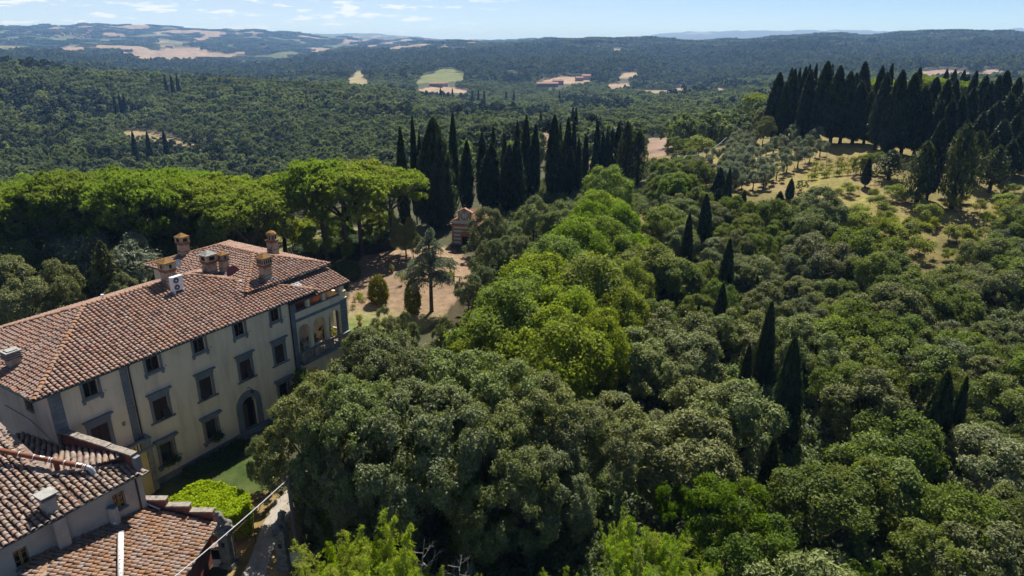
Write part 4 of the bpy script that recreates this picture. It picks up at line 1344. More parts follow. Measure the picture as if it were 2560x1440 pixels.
# orchard and scrub behind the garden hedge, and dark trees behind the villa
for i, (bx, by) in enumerate([(690, 600), (720, 590), (760, 600), (780, 580), (745, 620), (690, 625), (670, 590), (930, 580), (955, 575), (925, 560), (880, 560), (975, 580), (845, 590), (800, 560), (940, 600), (640, 600), (615, 610), (650, 575)]):
    P = spot(bx, by + 8, 0)
    plant(K_SHRUB, P[0], P[1], 0, random.uniform(3.2, 5.0), 'pale open fruit tree in the orchard behind the hedge', 'fruit tree', 'orchard trees behind the hedge')
for (tx, ty, h, kind, w, lab) in [(300, 600, 9, K_OLIVE, 0.9, 'tall silver olive tree behind the villa between two pine trunks'), (340, 620, 7, K_OLIVE, 0.9, 'silver olive tree by the curved pine trunk'), (230, 620, 7, K_OLIVE, 0.8, 'silver olive tree behind the dark yew'),
                                  (250, 605, 10, K_CYPT, 1.25, 'dark pointed yew behind the villa ridge'), (300, 690, 6, K_HOLM, 0.9, 'dark holm oak bush against the back of the villa'), (130, 660, 8, K_HOLM, 0.9, 'broad dark tree behind the villa, second from the left edge'), (50, 690, 8, K_HOLM, 1.0, 'broad dark tree behind the villa at the left edge'), (0, 640, 8, K_HOLM, 1.0, 'dark tree cut by the left edge'), (160, 640, 6.5, K_LAUREL, 0.8, 'glossy laurel shrub with light glints behind the villa'),
                                  (400, 570, 6.5, K_OAK, 1.0, 'bright bushy oak behind the left corner of the upper roof'), (430, 590, 6, K_LAUREL, 1.0, 'bright laurel behind the far chimney'), (500, 580, 6, K_OAK, 1.0, 'green oak between the pine trunks behind the roof'), (580, 570, 6, K_OAK, 1.0, 'green oak behind the roof peak'), (640, 575, 5.5, K_OAK, 0.9, 'green bush left of the slender pine'), (790, 560, 6, K_OAK, 1, 'green tree between the pine trunks'), (600, 540, 7, K_OAK, 1, 'green tree under the pale pine crown'), (850, 540, 6, K_LAUREL, 1, 'bright shrub behind the short cypress'), (930, 540, 6, K_LAUREL, 0.9, 'bright feathery shrub under the leaning pine'), (1010, 540, 7, K_HOLM, 0.8, 'dark holm oak at the foot of the left cypresses'), (1030, 575, 5, K_HOLM, 0.7, 'dark bush under the huge cypress'), (330, 690, 5, K_HOLM, 0.8, 'dark shrub left of the roof corner'), (420, 610, 5, K_OAK, 0.9, 'light green bush by the far chimney'), (30, 590, 8, K_OAK, 1.0, 'light oak under the left umbrella pines, at the left edge'), (95, 575, 8, K_OLIVE, 1.0, 'silver olive under the left umbrella pines'), (150, 560, 8, K_SHRUB, 1.1, 'pale leafy tree between the left pine trunks'), (265, 560, 8, K_OAK, 0.9, 'light oak right of the thick forked pine trunk'), (320, 555, 7, K_SHRUB, 1.1, 'pale leafy tree left of the curved pine trunk'), (400, 545, 7, K_SHRUB, 1.1, 'pale leafy tree right of the curved pine trunk'), (200, 585, 8, K_OLIVE, 0.9, 'silver olive behind the thick forked trunk'), (455, 550, 7, K_OAK, 1.0, 'light oak left of the pine splitting low'), (550, 545, 7, K_SHRUB, 1.1, 'pale leafy tree beside the lone slim cypress')]:
    x, y, z = by_top(tx, ty, h, 0.0)
    plant(kind, x, y, z, h, lab, 'tree', None, wid=w)

# ------------------------------------------------------------------ buildings: shared pieces
M_PLASTER = solid('yellow_plaster', (0.80, 0.655, 0.475), (0.74, 0.595, 0.42), 0.7, 0.9, 0.15, stain=(0.36, 0.30, 0.22), stain_scale=1.1, stain_amt=0.40, streak=0.14, bump=0.15, bump_scale=14)
M_PINKPL = solid('pink_plaster', (0.60, 0.47, 0.39), (0.53, 0.41, 0.34), 0.8, 0.9, 0.15, stain=(0.30, 0.25, 0.2), stain_scale=1.1, stain_amt=0.6, streak=0.14, bump=0.15, bump_scale=14)
M_YELLOW = solid('ochre_plaster', (0.62, 0.47, 0.19), (0.54, 0.40, 0.16), 0.9, 0.9, 0.15, bump=0.1)
M_GREYPL = solid('grey_plaster', (0.40, 0.385, 0.36), (0.34, 0.33, 0.31), 0.7, 0.92, 0.15, stain=(0.20, 0.2, 0.19), stain_scale=0.5, stain_amt=0.6, bump=0.2)
M_STONE = solid('grey_stone', (0.20, 0.215, 0.225), (0.155, 0.17, 0.18), 1.6, 0.85, 0.25, stain=(0.10, 0.11, 0.11), stain_scale=0.9, stain_amt=0.5, bump=0.25, bump_scale=25)
M_JOINT = solid('dark_mortar', (0.06, 0.065, 0.068), rough=0.95)
M_SHUTTER = solid('brown_shutter', (0.050, 0.030, 0.024), (0.038, 0.024, 0.02), 5, 0.7, 0.3)
M_WOODF = solid('weathered_wood', (0.10, 0.06, 0.035), (0.07, 0.045, 0.03), 6, 0.75, 0.3)
M_YWOOD = solid('yellow_wood', (0.34, 0.22, 0.08), (0.26, 0.16, 0.06), 5, 0.75, 0.3)
M_GLASS = solid('window_glass', (0.012, 0.014, 0.016), rough=0.12, spec=0.6)
M_IRON = solid('black_iron', (0.022, 0.022, 0.024), rough=0.6, spec=0.4)
M_RUSTY = solid('rusty_iron', (0.13, 0.06, 0.035), (0.07, 0.04, 0.03), 8, 0.8, 0.3)
M_GUTTER = solid('dark_gutter', (0.035, 0.05, 0.05), (0.05, 0.06, 0.058), 2, 0.5, 0.5)
M_BRICK = solid('old_red_brick', (0.24, 0.085, 0.06), (0.15, 0.06, 0.05), 2.5, 0.95, 0.1, stain=(0.05, 0.045, 0.04), stain_scale=0.8, stain_amt=0.8, bump=0.4)
M_LICHSTONE = solid('lichened_stone', (0.30, 0.26, 0.22), (0.20, 0.175, 0.155), 5, 0.95, 0.15, stain=(0.08, 0.075, 0.07), stain_scale=3.0, stain_amt=0.8, bump=0.5, bump_scale=18)
M_CHIM = solid('chimney_plaster', (0.400, 0.328, 0.256), (0.336, 0.264, 0.200), 2.0, 0.9, 0.15, stain=(0.104, 0.088, 0.072), stain_scale=1.6, stain_amt=0.75, bump=0.3)
M_CHIMBAND = solid('chimney_brick_band', (0.25, 0.11, 0.06), (0.15, 0.07, 0.045), 5, 0.95, 0.1)
M_LICHCAP = solid('orange_lichen_cap', (0.288, 0.144, 0.028), (0.224, 0.136, 0.064), 5, 0.95, 0.1, stain=(0.104, 0.080, 0.056), stain_scale=4, stain_amt=0.7, bump=0.4)
M_CEMENT = solid('pale_cement', (0.336, 0.328, 0.312), (0.256, 0.256, 0.240), 3, 0.9, 0.2, stain=(0.160, 0.160, 0.152), stain_scale=2, stain_amt=0.5)
M_DARK = solid('opening_dark', (0.012, 0.010, 0.010), rough=0.9)  # near-black colour stands in for the shade inside flues, vents and openings
M_FLASH = solid('blue_flashing', (0.16, 0.24, 0.30), (0.10, 0.14, 0.17), 4, 0.6, 0.4)
M_WHITE = solid('white_enamel', (0.78, 0.78, 0.77), (0.70, 0.70, 0.69), 2, 0.45, 0.4)
M_ROOM = solid('dim_room', (0.06, 0.045, 0.035), rough=0.9)
M_REDROOM = solid('red_room_wall', (0.30, 0.13, 0.08), (0.24, 0.11, 0.07), 1.5, 0.9, 0.1)


def tile_mat(name, ca, cb, cc, lich, lich_amt, dark_amt):
    m, nt, out = new_mat(name)
    p = nd(nt, 'ShaderNodeBsdfPrincipled', i_Roughness=0.92)
    p.inputs['Specular IOR Level'].default_value = 0.15
    at = nd(nt, 'ShaderNodeAttribute', attribute_name='tint')
    oi = nd(nt, 'ShaderNodeObjectInfo')
    v = math_node(nt, 'FRACT', math_node(nt, 'ADD', at.outputs['Fac'], oi.outputs['Random']))
    col = ramp(nt, v, [(0.0, ca), (0.3, cb), (0.55, cc), (0.72, (ca[0] * 1.2, ca[1] * 1.12, ca[2] * 1.05)), (0.86, (cc[0] * 0.6, cc[1] * 0.6, cc[2] * 0.62)), (1.0, (cb[0] * 1.18, cb[1] * 1.18, cb[2] * 1.18))])
    pos = nd(nt, 'ShaderNodeNewGeometry').outputs['Position']
    n1 = nd(nt, 'ShaderNodeTexNoise', i_Scale=0.55, i_Detail=5.0, i_Roughness=0.6)
    lk(nt, pos, n1.inputs['Vector'])
    n2 = nd(nt, 'ShaderNodeTexNoise', i_Scale=9.0, i_Detail=5.0, i_Roughness=0.75)
    lk(nt, pos, n2.inputs['Vector'])
    fl = math_node(nt, 'MULTIPLY', ramp(nt, n1.outputs[0], [(0.5, 0.0), (0.7, 1.0)]), ramp(nt, n2.outputs[0], [(0.42, 0.0), (0.6, 1.0)]))
    col = mix_rgb(nt, math_node(nt, 'MULTIPLY', fl, lich_amt), col, lich)
    fd = math_node(nt, 'MULTIPLY', ramp(nt, n2.outputs[0], [(0.52, 0.0), (0.7, 1.0)]), dark_amt)
    col = mix_rgb(nt, fd, col, (0.09, 0.075, 0.07))
    n3 = nd(nt, 'ShaderNodeTexNoise', i_Scale=14.0, i_Detail=3.0)
    lk(nt, pos, n3.inputs['Vector'])
    fw = math_node(nt, 'MULTIPLY', ramp(nt, n3.outputs[0], [(0.58, 0.0), (0.7, 1.0)]), 0.35)
    col = mix_rgb(nt, fw, col, (0.46, 0.43, 0.40))
    lk(nt, col, p.inputs['Base Color'])
    lk(nt, p.outputs[0], out.inputs[0])
    return m


M_TILE = tile_mat('clay_roof_tile', (0.300, 0.178, 0.134), (0.305, 0.222, 0.185), (0.245, 0.157, 0.126), (0.34, 0.165, 0.045), 0.5, 0.5)
M_TILE_OLD = tile_mat('old_clay_roof_tile', (0.245, 0.165, 0.132), (0.275, 0.220, 0.190), (0.195, 0.150, 0.125), (0.22, 0.19, 0.055), 0.5, 0.6)
M_TILE_OR = tile_mat('lichened_clay_tile', (0.245, 0.160, 0.122), (0.275, 0.215, 0.180), (0.27, 0.145, 0.075), (0.36, 0.17, 0.03), 0.75, 0.5)
M_RIDGE = tile_mat('ridge_clay_tile', (0.246, 0.127, 0.074), (0.254, 0.164, 0.115), (0.221, 0.123, 0.074), (0.295, 0.139, 0.025), 0.7, 0.6)
M_DECK = solid('flat_under_tiles', (0.12, 0.075, 0.06), (0.085, 0.058, 0.048), 2.5, 0.95, 0.1)


def tile_proto(name, L=0.50, r0=0.115, r1=0.09, seg=5, lip=0.02):
    """Half-barrel clay tile: long axis +Y uphill, lower mouth at -Y."""
    v, f = [], []
    for (y, r, zz) in ((-L / 2, r0, 0.058), (L / 2, r1, 0.0)):
        for k in range(seg + 1):
            t = math.pi * k / seg
            v.append((r * math.cos(t), y, zz + r * 0.85 * math.sin(t)))
    for k in range(seg + 1):
        t = math.pi * k / seg
        r = r0 - lip
        v.append((r * math.cos(t), -L / 2, 0.035 + r * 0.85 * math.sin(t) - 0.005))
    n = seg + 1
    for k in range(seg):
        f.append((k, k + 1, n + k + 1, n + k))
        f.append((2 * n + k, 2 * n + k + 1, k + 1, k))
    return np.array(v, float), np.array(f, int)


TV, TF = tile_proto('roof_tile', 0.44, 0.145, 0.105, 5, 0.026)
RV, RF = tile_proto('ridge_tile', 0.46, 0.17, 0.14, 5, 0.025)


def proto_mesh(name, V, F, mat):
    me = np_mesh(name, V, F)
    me.materials.append(mat)
    return me


def tile_sites(poly, plane, down, keep=None, col=0.35, row=0.335, jit=1.0):
    """Tile frames (origin, x axis, y axis, z axis) over a plan polygon of a roof plane z = a + b*x + c*y."""
    a, b, c = plane
    u = np.array(down, float)
    u /= np.linalg.norm(u)
    e = np.array([u[1], -u[0]])
    poly = [np.array(p, float) for p in poly]
    es = [p @ e for p in poly]
    us = [p @ u for p in poly]
    slope = b * u[0] + c * u[1]
    rr = row / math.sqrt(1 + slope * slope)
    out = []
    ne = int((max(es) - min(es)) / col) + 1
    for i in range(ne + 1):
        ec = min(es) + (i + 0.5) * col
        nu = int((max(us) - min(us)) / rr) + 2
        sl = RNG.normal() * 0.03
        for j in range(nu):
            uc = max(us) - 0.16 - j * rr
            q = e * (ec + RNG.normal() * 0.012 * jit) + u * (uc + sl + RNG.normal() * 0.012 * jit)
            if not bool(in_poly(np.array(q[0]), np.array(q[1]), poly)):
                continue
            z = a + b * q[0] + c * q[1]
            if keep is not None and not keep(q[0], q[1], z):
                continue
            out.append((q[0], q[1], z + 0.035 + RNG.normal() * 0.006))
    if not out:
        return np.zeros((0, 3)), np.eye(3)
    X = np.array([e[0], e[1], b * e[0] + c * e[1]])
    X /= np.linalg.norm(X)
    Yv = np.array([-u[0], -u[1], -slope])
    Yv /= np.linalg.norm(Yv)
    Z = np.cross(X, Yv)
    if Z[2] < 0:
        X, Z = -X, -Z
    return np.array(out), np.stack([X, Yv, Z], 1)


def line_sites(p, q, step=0.38, lift=0.06):
    """Ridge tile frames from the high end q down to p (mouths facing p)."""
    p, q = np.array(p, float), np.array(q, float)
    L = np.linalg.norm(q - p)
    Yv = (q - p) / L
    X = np.cross(Yv, [0, 0, 1.0])
    X /= np.linalg.norm(X)
    Z = np.cross(X, Yv)
    n = max(1, int(L / step))
    P = np.array([p + Yv * (i + 0.5) * L / n + Z * lift + RNG.normal(size=3) * 0.01 for i in range(n)])
    return P, np.stack([X, Yv, Z], 1)


def lay_tiles(parent, sets, V, F, name, mat, root_inv_pos, n_single=300, stuff_name=None):
    """The n_single pieces nearest the camera become parts of their own; the rest one joined part."""
    allP, allR = [], []
    for P, R in sets:
        for p in P:
            t = RNG.normal() * 0.035
            ct, st = math.cos(t), math.sin(t)
            Rz = np.array([[ct, -st, 0], [st, ct, 0], [0, 0, 1]])
            allP.append(p)
            allR.append(R @ Rz)
    if not allP:
        return
    allP, allR = np.array(allP), np.array(allR)
    dist = np.linalg.norm(allP - np.array(root_inv_pos), axis=1)
    order = np.argsort(dist)
    me = proto_mesh(name, V, F, mat)
    for i in order[:n_single]:
        M = Matrix.Identity(4)
        for r in range(3):
            for c_ in range(3):
                M[r][c_] = allR[i][r, c_]
            M[r][3] = allP[i][r]
        o = link_mesh(name, me, None, parent)
        o.matrix_local = M
    rest = order[n_single:]
    if len(rest):
        VV = (np.einsum('nij,vj->nvi', allR[rest], V) + allP[rest][:, None, :]).reshape(-1, 3)
        FF = (F[None] + (np.arange(len(rest)) * len(V))[:, None, None]).reshape(-1, 4)
        j = np_mesh(stuff_name, VV, FF, attrs={'tint': np.repeat(RNG.random(len(rest)), len(V))})
        o = link_mesh(stuff_name, j, mat, parent)
        o['kind'] = 'stuff'


def deck(mb, poly, plane, th=0.10, lift=0.0):
    """Roof slab under the tiles."""
    a, b, c = plane
    top = [(x, y, a + b * x + c * y + lift) for x, y in poly]
    bot = [(x, y, z - th) for x, y, z in top]
    n = len(poly)
    mb.add(top + bot, [tuple(range(n)), tuple(range(2 * n - 1, n - 1, -1))] + [(i, i + n, (i + 1) % n + n, (i + 1) % n) for i in range(n)])


def wall_panel(mb, fm, u0, u1, v0, v1, ops=(), depth=0.22):
    """Wall face in a mapped frame fm(u, v, d) with rectangular or round-arched openings and their reveals."""
    rects = []
    for o in ops:
        a, b, c, d = o[:4]
        rects.append((a, b, c, d + ((b - a) / 2 if len(o) > 4 and o[4] else 0)))
    us = sorted({u0, u1, *[r[0] for r in rects], *[r[1] for r in rects]})
    vs = sorted({v0, v1, *[r[2] for r in rects], *[r[3] for r in rects]})
    us = [u for u in us if u0 <= u <= u1]
    vs = [v for v in vs if v0 <= v <= v1]
    for i in range(len(us) - 1):
        for j in range(len(vs) - 1):
            cu, cv = (us[i] + us[i + 1]) / 2, (vs[j] + vs[j + 1]) / 2
            if any(r[0] < cu < r[1] and r[2] < cv < r[3] for r in rects):
                continue
            mb.quad(fm(us[i], vs[j], 0), fm(us[i + 1], vs[j], 0), fm(us[i + 1], vs[j + 1], 0), fm(us[i], vs[j + 1], 0))
    for o in ops:
        a, b, c, d = o[:4]
        arch = len(o) > 4 and o[4]
        mb.quad(fm(a, c, 0), fm(a, c, depth), fm(a, d, depth), fm(a, d, 0))
        mb.quad(fm(b, c, 0), fm(b, d, 0), fm(b, d, depth), fm(b, c, depth))
        if c > v0 + 0.01:
            mb.quad(fm(a, c, 0), fm(b, c, 0), fm(b, c, depth), fm(a, c, depth))
        if not arch:
            mb.quad(fm(a, d, 0), fm(a, d, depth), fm(b, d, depth), fm(b, d, 0))
        else:
            r = (b - a) / 2
            cu = (a + b) / 2
            K = 12
            arc = [(cu - r * math.cos(math.pi * k / K), d + r * math.sin(math.pi * k / K)) for k in range(K + 1)]
            for k in range(K):
                p, q = arc[k], arc[k + 1]
                mb.quad(fm(p[0], p[1], 0), fm(p[0], p[1], depth), fm(q[0], q[1], depth), fm(q[0], q[1], 0))
                corner = (a, d + r) if k < K / 2 else (b, d + r)
                mb.add([fm(p[0], p[1], 0), fm(q[0], q[1], 0), fm(corner[0], corner[1], 0)], [(0, 1, 2)])
            mb.add([fm(a, d + r, 0), fm(arc[K // 2][0], arc[K // 2][1], 0), fm(b, d + r, 0)], [(0, 1, 2)])


# ------------------------------------------------------------------ the villa
S0 = 18.26
HAZ = math.radians(31.5)
HD = np.array([math.sin(HAZ), math.cos(HAZ)])
HN = np.array([math.cos(HAZ), -math.sin(HAZ)])
HC = -47.683


def hw(s, n):
    """House grid (along the front, out from the front) to world plan."""
    return tuple(HD * s + HN * (n + HC))


vx, vy = hw(S0, 0)
villa = empty('villa', (vx, vy, 0), math.pi / 2 - HAZ)
tag(villa, 'long pale yellow villa with grey stone trim and hipped clay tile roof', 'villa')
CAM_L = (-(vx * HD[0] + vy * HD[1]), -(vx * -HN[0] + vy * -HN[1]), CAM_H)      # camera in villa axes


def V3(s, n, z):
    return (s - S0, -n, z)


class HB(MB):
    """Shape collector in house coordinates (s, n, z)."""

    def hbox(self, s0, s1, n0, n1, z0, z1):
        return self.box(s0 - S0, s1 - S0, -n1, -n0, z0, z1)


def fm_front(n):
    return lambda u, v, d: V3(u, n - d, v)


def fm_end(s, sgn):
    return lambda u, v, d: V3(s - sgn * d, u, v)


# walls
TOPW = [(20.53, 21.52), (25.12, 26.18), (29.1, 30.12), (32.95, 33.95), (36.75, 37.72)]
MIDW = [(25.02, 26.22), (29.02, 30.14), (32.92, 34.08), (36.66, 37.74)]
GRDW = [(24.90, 25.95), (28.92, 29.98), (36.62, 37.7)]
ops = [(a, b, 9.42, 10.60) for a, b in TOPW] + [(a, b, 5.30, 7.09) for a, b in MIDW] + [(a, b, 1.46, 3.24) for a, b in GRDW]
ops += [(20.36, 21.62, 4.35, 7.09), (32.60, 34.02, 0.55, 2.85, True)]
wb = HB()
wall_panel(wb, fm_front(0), 19.07, 23.15, 0, 10.92, [o for o in ops if o[1] < 23.15], 0.25)
wall_panel(wb, fm_front(0), 23.67, 38.92, 0, 10.92, [o for o in ops if 23.67 < o[0] < 38.9], 0.25)
wb.quad(V3(39.4, -0.02, 0), V3(39.4, -14.6, 0), V3(39.4, -14.6, 10.85), V3(39.4, -0.02, 10.85))
wb.quad(V3(18.26, -14.6, 0), V3(39.4, -14.6, 0), V3(39.4, -14.6, 10.9), V3(18.26, -14.6, 10.9))
wall = wb.build('wall', M_PLASTER, villa)
eb = HB()
wall_panel(eb, fm_end(18.26, -1), -14.6, 0, 0, 11.0, [(-3.45, -2.5, 8.75, 9.6)], 0.25)
eb.build('end_wall', M_PINKPL, villa, label='pinkish plastered end wall with a small barred window')
for a, b in ((18.262, 19.07), (23.15, 23.67), (38.92, 39.4)):
    jb = HB()
    jb.hbox(a, b, -0.25, -0.012, 0.0, 10.9)
    jb.build('mortar', M_JOINT, villa)
# quoin stones, one by one
for (a, b, zb, zt, split) in ((18.255, 19.08, 4.6, 10.86, True), (23.14, 23.68, 0.55, 10.86, False), (38.91, 39.41, 0.55, 10.86, False)):
    z, k = zt, 0
    while z > zb + 0.1:
        z2 = z - 0.355
        cuts = [(a, b)]
        if split and k % 2:
            cuts = [(a, a + 0.30), (a + 0.318, b)]
        for (p_, q_) in cuts:
            m = HB()
            m.hbox(p_ if p_ > a else a, q_, -0.02, 0.035, z2 + 0.02, z)
            m.build('quoin_stone', M_STONE, villa)
        z, k = z2, k + 1
# plinth with vents, steps
pb = HB()
pb.hbox(23.85, 32.0, -0.02, 0.07, -0.4, 0.55)
pb.hbox(34.65, 38.9, -0.02, 0.07, -0.4, 0.55)
pb.build('plinth', M_STONE, villa)
m = HB()
m.hbox(32.0, 34.65, -0.2, 0.45, -0.4, 0.30)
m.hbox(32.1, 34.55, -0.2, 0.2, 0.30, 0.55)
m.build('door_step', M_STONE, villa)
for s in (26.42, 28.16, 29.85, 36.0):
    m = HB()
    m.hbox(s - 0.12, s + 0.12, 0.0, 0.075, 0.1, 0.32)
    m.build('plinth_vent', M_DARK, villa)


def frame_of(a, b, z0, z1, w, n0, n1, foot=0.0):
    m = HB()
    m.hbox(a - w, a, n0, n1, z0, z1 + w)
    m.hbox(b, b + w, n0, n1, z0, z1 + w)
    m.hbox(a, b, n0, n1, z1, z1 + w)
    return m


def shutters(win, a, b, z0, z1, tilt=None):
    """Two brown shutter leaves; a tilted one has its lower half pushed out."""
    mid = (a + b) / 2
    for k, (p_, q_) in enumerate(((a, mid - 0.006), (mid + 0.006, b))):
        m = HB()
        zc = z0 + (z1 - z0) * 0.46
        zb = zc if tilt in (k, 2) else z0
        m.hbox(p_ + 0.01, q_ - 0.01, -0.09, -0.05, zb, z1 - 0.01)
        for q in range(int((z1 - zb) / 0.09)):
            zz = zb + 0.05 + q * 0.09
            m.hbox(p_ + 0.07, q_ - 0.07, -0.052, -0.040, zz, zz + 0.055)
        sh = m.build('shutter', M_SHUTTER, win)
        if tilt in (k, 2):
            t = HB()
            o = 0.34
            t.add([V3(p_ + .01, -0.05, zc), V3(q_ - .01, -0.05, zc), V3(q_ - .01, -0.05 + o, z0 + .06), V3(p_ + .01, -0.05 + o, z0 + .06),
                   V3(p_ + .01, -0.09, zc), V3(q_ - .01, -0.09, zc), V3(q_ - .01, -0.09 + o, z0 + .06), V3(p_ + .01, -0.09 + o, z0 + .06)],
                  [(0, 1, 2, 3), (7, 6, 5, 4), (0, 3, 7, 4), (1, 5, 6, 2), (2, 6, 7, 3)])
            t.build('shutter', M_SHUTTER, win, label='shutter with its lower flap pushed outwards')


def backing(a, b, z0, z1, n=-0.26):
    m = HB()
    m.hbox(a - 0.02, b + 0.02, n - 0.03, n, z0 - 0.02, z1 + 0.02)
    return m


for i, (a, b) in enumerate(TOPW):
    w = backing(a, b, 9.42, 10.60, -0.22).build('window', M_GLASS, villa)
    frame_of(a, b, 9.42, 10.60, 0.2, 0.002, 0.05).build('window_frame', M_STONE, w)
    m = HB()
    m.hbox(a - 0.26, b + 0.26, 0.002, 0.09, 9.22, 9.415)
    m.hbox(a - 0.22, a - 0.02, 0.002, 0.07, 9.02, 9.22)
    m.hbox(b + 0.02, b + 0.22, 0.002, 0.07, 9.02, 9.22)
    m.build('window_sill', M_STONE, w)
    m = HB()
    c_ = (a + b) / 2
    m.hbox(c_ - 0.05, c_ + 0.05, -0.215, -0.16, 9.42, 10.60)
    for p_, q_ in ((a, a + 0.06), (b - 0.06, b)):
        m.hbox(p_, q_, -0.215, -0.16, 9.42, 10.60)
    m.hbox(a, b, -0.215, -0.165, 9.42, 9.48)
    m.build('casement', M_WOODF, w)
    m = HB()
    m.tube([V3(b + 0.40, 0.0, 9.55), V3(b + 0.40, 0.13, 9.55), V3(b + 0.42, 0.16, 9.48)], 0.018, 5)
    m.build('shutter_hook', M_IRON, w)
for i, (a, b) in enumerate(MIDW):
    w = backing(a, b, 5.30, 7.09).build('window', M_GLASS, villa)
    frame_of(a, b, 5.30, 7.09, 0.22, 0.002, 0.055).build('window_frame', M_STONE, w)
    m = HB()
    m.hbox(a - 0.42, b + 0.42, 0.002, 0.14, 5.17, 5.295)
    m.build('window_sill', M_STONE, w)
    m = HB()
    m.hbox(a - 0.26, b + 0.26, 0.002, 0.09, 7.315, 7.58)
    m.hbox(a - 0.34, b + 0.34, 0.002, 0.17, 7.585, 7.66)
    m.hbox(a - 0.42, b + 0.42, 0.002, 0.27, 7.665, 7.76)
    m.build('window_hood', M_STONE, w)
    shutters(w, a, b, 5.30, 7.09, [1, 0, 1, None][i])
a, b = 20.36, 21.62
w = backing(a, b, 4.35, 7.09).build('french_window', M_GLASS, villa)
frame_of(a, b, 4.35, 7.09, 0.24, 0.002, 0.055).build('window_frame', M_STONE, w)
m = HB()
m.hbox(a - 0.28, b + 0.28, 0.002, 0.09, 7.335, 7.6)
m.hbox(a - 0.36, b + 0.36, 0.002, 0.18, 7.605, 7.68)
m.hbox(a - 0.42, b + 0.42, 0.002, 0.27, 7.685, 7.78)
m.build('window_hood', M_STONE, w)
shutters(w, a, b, 4.35, 7.09)
for i, (a, b) in enumerate(GRDW):
    w = backing(a, b, 1.46, 3.24).build('barred_window', M_GLASS, villa)
    frame_of(a, b, 1.46, 3.24, 0.24, 0.002, 0.06).build('window_frame', M_LICHSTONE, w)
    m = HB()
    m.hbox(a - 0.42, b + 0.42, 0.002, 0.24, 1.30, 1.455)
    m.hbox(a - 0.34, a - 0.12, 0.002, 0.15, 1.08, 1.295)
    m.hbox(b + 0.12, b + 0.34, 0.002, 0.15, 1.08, 1.295)
    m.build('window_sill', M_STONE, w)
    m = HB()
    m.hbox(a - 0.36, b + 0.36, 0.002, 0.2, 3.485, 3.64)
    m.hbox(a - 0.46, b + 0.46, 0.002, 0.36, 3.645, 3.80)
    m.build('window_hood', M_STONE, w)
    for k in range(7):
        g = HB()
        s = a + (b - a) * (k + 0.5) / 7
        g.hbox(s - 0.012, s + 0.012, 0.035, 0.06, 1.46, 3.24)
        g.build('grille_bar', M_IRON, w)
    for k in range(9):
        g = HB()
        z = 1.55 + k * 0.2
        g.hbox(a, b, 0.062, 0.084, z - 0.012, z + 0.012)
        g.build('grille_bar', M_IRON, w)
# end-wall window
w = MB()
w.box(0.24, 0.27, 2.45, 3.5, 8.7, 9.65)
w = w.build('barred_window', M_DARK, villa)
for k in range(5):
    g = MB()
    y = 2.55 + k * 0.21
    g.box(-0.09, -0.06, y - 0.012, y + 0.012, 8.62, 9.72)
    g.build('grille_bar', M_RUSTY, w)
for k in range(4):
    g = MB()
    z = 8.8 + k * 0.24
    g.box(-0.06, -0.03, 2.35, 3.6, z - 0.012, z + 0.012)
    g.build('grille_bar', M_RUSTY, w)

# arched front door
d_ = backing(32.6, 34.02, 0.5, 3.65, -0.5).build('front_door', M_DARK, villa)
m = HB()
m.hbox(32.62, 33.28, -0.36, -0.30, 0.56, 2.85)
m.build('door_leaf', M_WOODF, d_)
m = HB()
m.hbox(33.96, 34.01, -0.9, -0.27, 0.56, 2.85)
m.build('door_leaf', M_WOODF, d_, label='door leaf standing open')
cu, zc, ri, ro = 33.31, 2.85, 0.715, 1.30
K = 17
for k in range(K):
    t0, t1 = math.pi * (k + 0.04) / K, math.pi * (k + 0.96) / K
    m = HB()
    pts = []
    for (rr, t) in ((ri, t0), (ro, t0), (ro, t1), (ri, t1)):
        pts.append((cu - rr * math.cos(t), zc + rr * math.sin(t) * (1.06 if rr > 1 else 1)))
    m.add([V3(p_, 0.055, q_) for p_, q_ in pts] + [V3(p_, 0.0, q_) for p_, q_ in pts], [(0, 3, 2, 1), (0, 1, 5, 4), (1, 2, 6, 5), (2, 3, 7, 6), (3, 0, 4, 7)])
    m.build('voussoir', M_STONE, d_)
for k in range(7):
    z = 0.55 + k * (zc - 0.55) / 7
    for (p_, q_) in ((cu - ro, cu - ri), (cu + ri, cu + ro)):
        m = HB()
        m.hbox(p_, q_, 0.0, 0.055, z + 0.012, z + (zc - 0.55) / 7 - 0.012)
        m.build('jamb_stone', M_STONE, d_)
m = HB()
m.tube([V3(33.35, 0.02, 4.45), V3(33.35, 0.35, 4.62), V3(33.35, 0.62, 4.55), V3(33.35, 0.66, 4.40)], 0.03, 6)
lp = m.build('wall_lamp', M_IRON, villa)
m = HB()
m.lathe(33.35 - S0, -0.66, [(0.03, 4.42), (0.14, 4.30), (0.10, 4.16)], 8)
m.build('lamp_shade', M_IRON, lp)

# gutters and downpipes
m = HB()
m.tube([V3(17.3, 0.40, 10.88), V3(41.95, 0.32, 10.88)], 0.085, 7)
m.build('gutter', M_GUTTER, villa)
m = HB()
m.tube([V3(17.28, 0.40, 10.88), V3(17.28, -15.0, 10.88)], 0.085, 7)
m.build('gutter', M_GUTTER, villa)
for s, zb in ((23.78, 4.6), (38.80, 0.4)):
    m = HB()
    m.tube([V3(s, 0.35, 10.85), V3(s, 0.08, 10.55), V3(s, 0.08, zb)], 0.06, 7)
    m.build('downpipe', M_IRON, villa)
m = HB()
m.hbox(22.55, 22.80, 0.0, 0.03, 6.2, 6.52)
m.build('wall_plaque', M_LICHSTONE, villa)

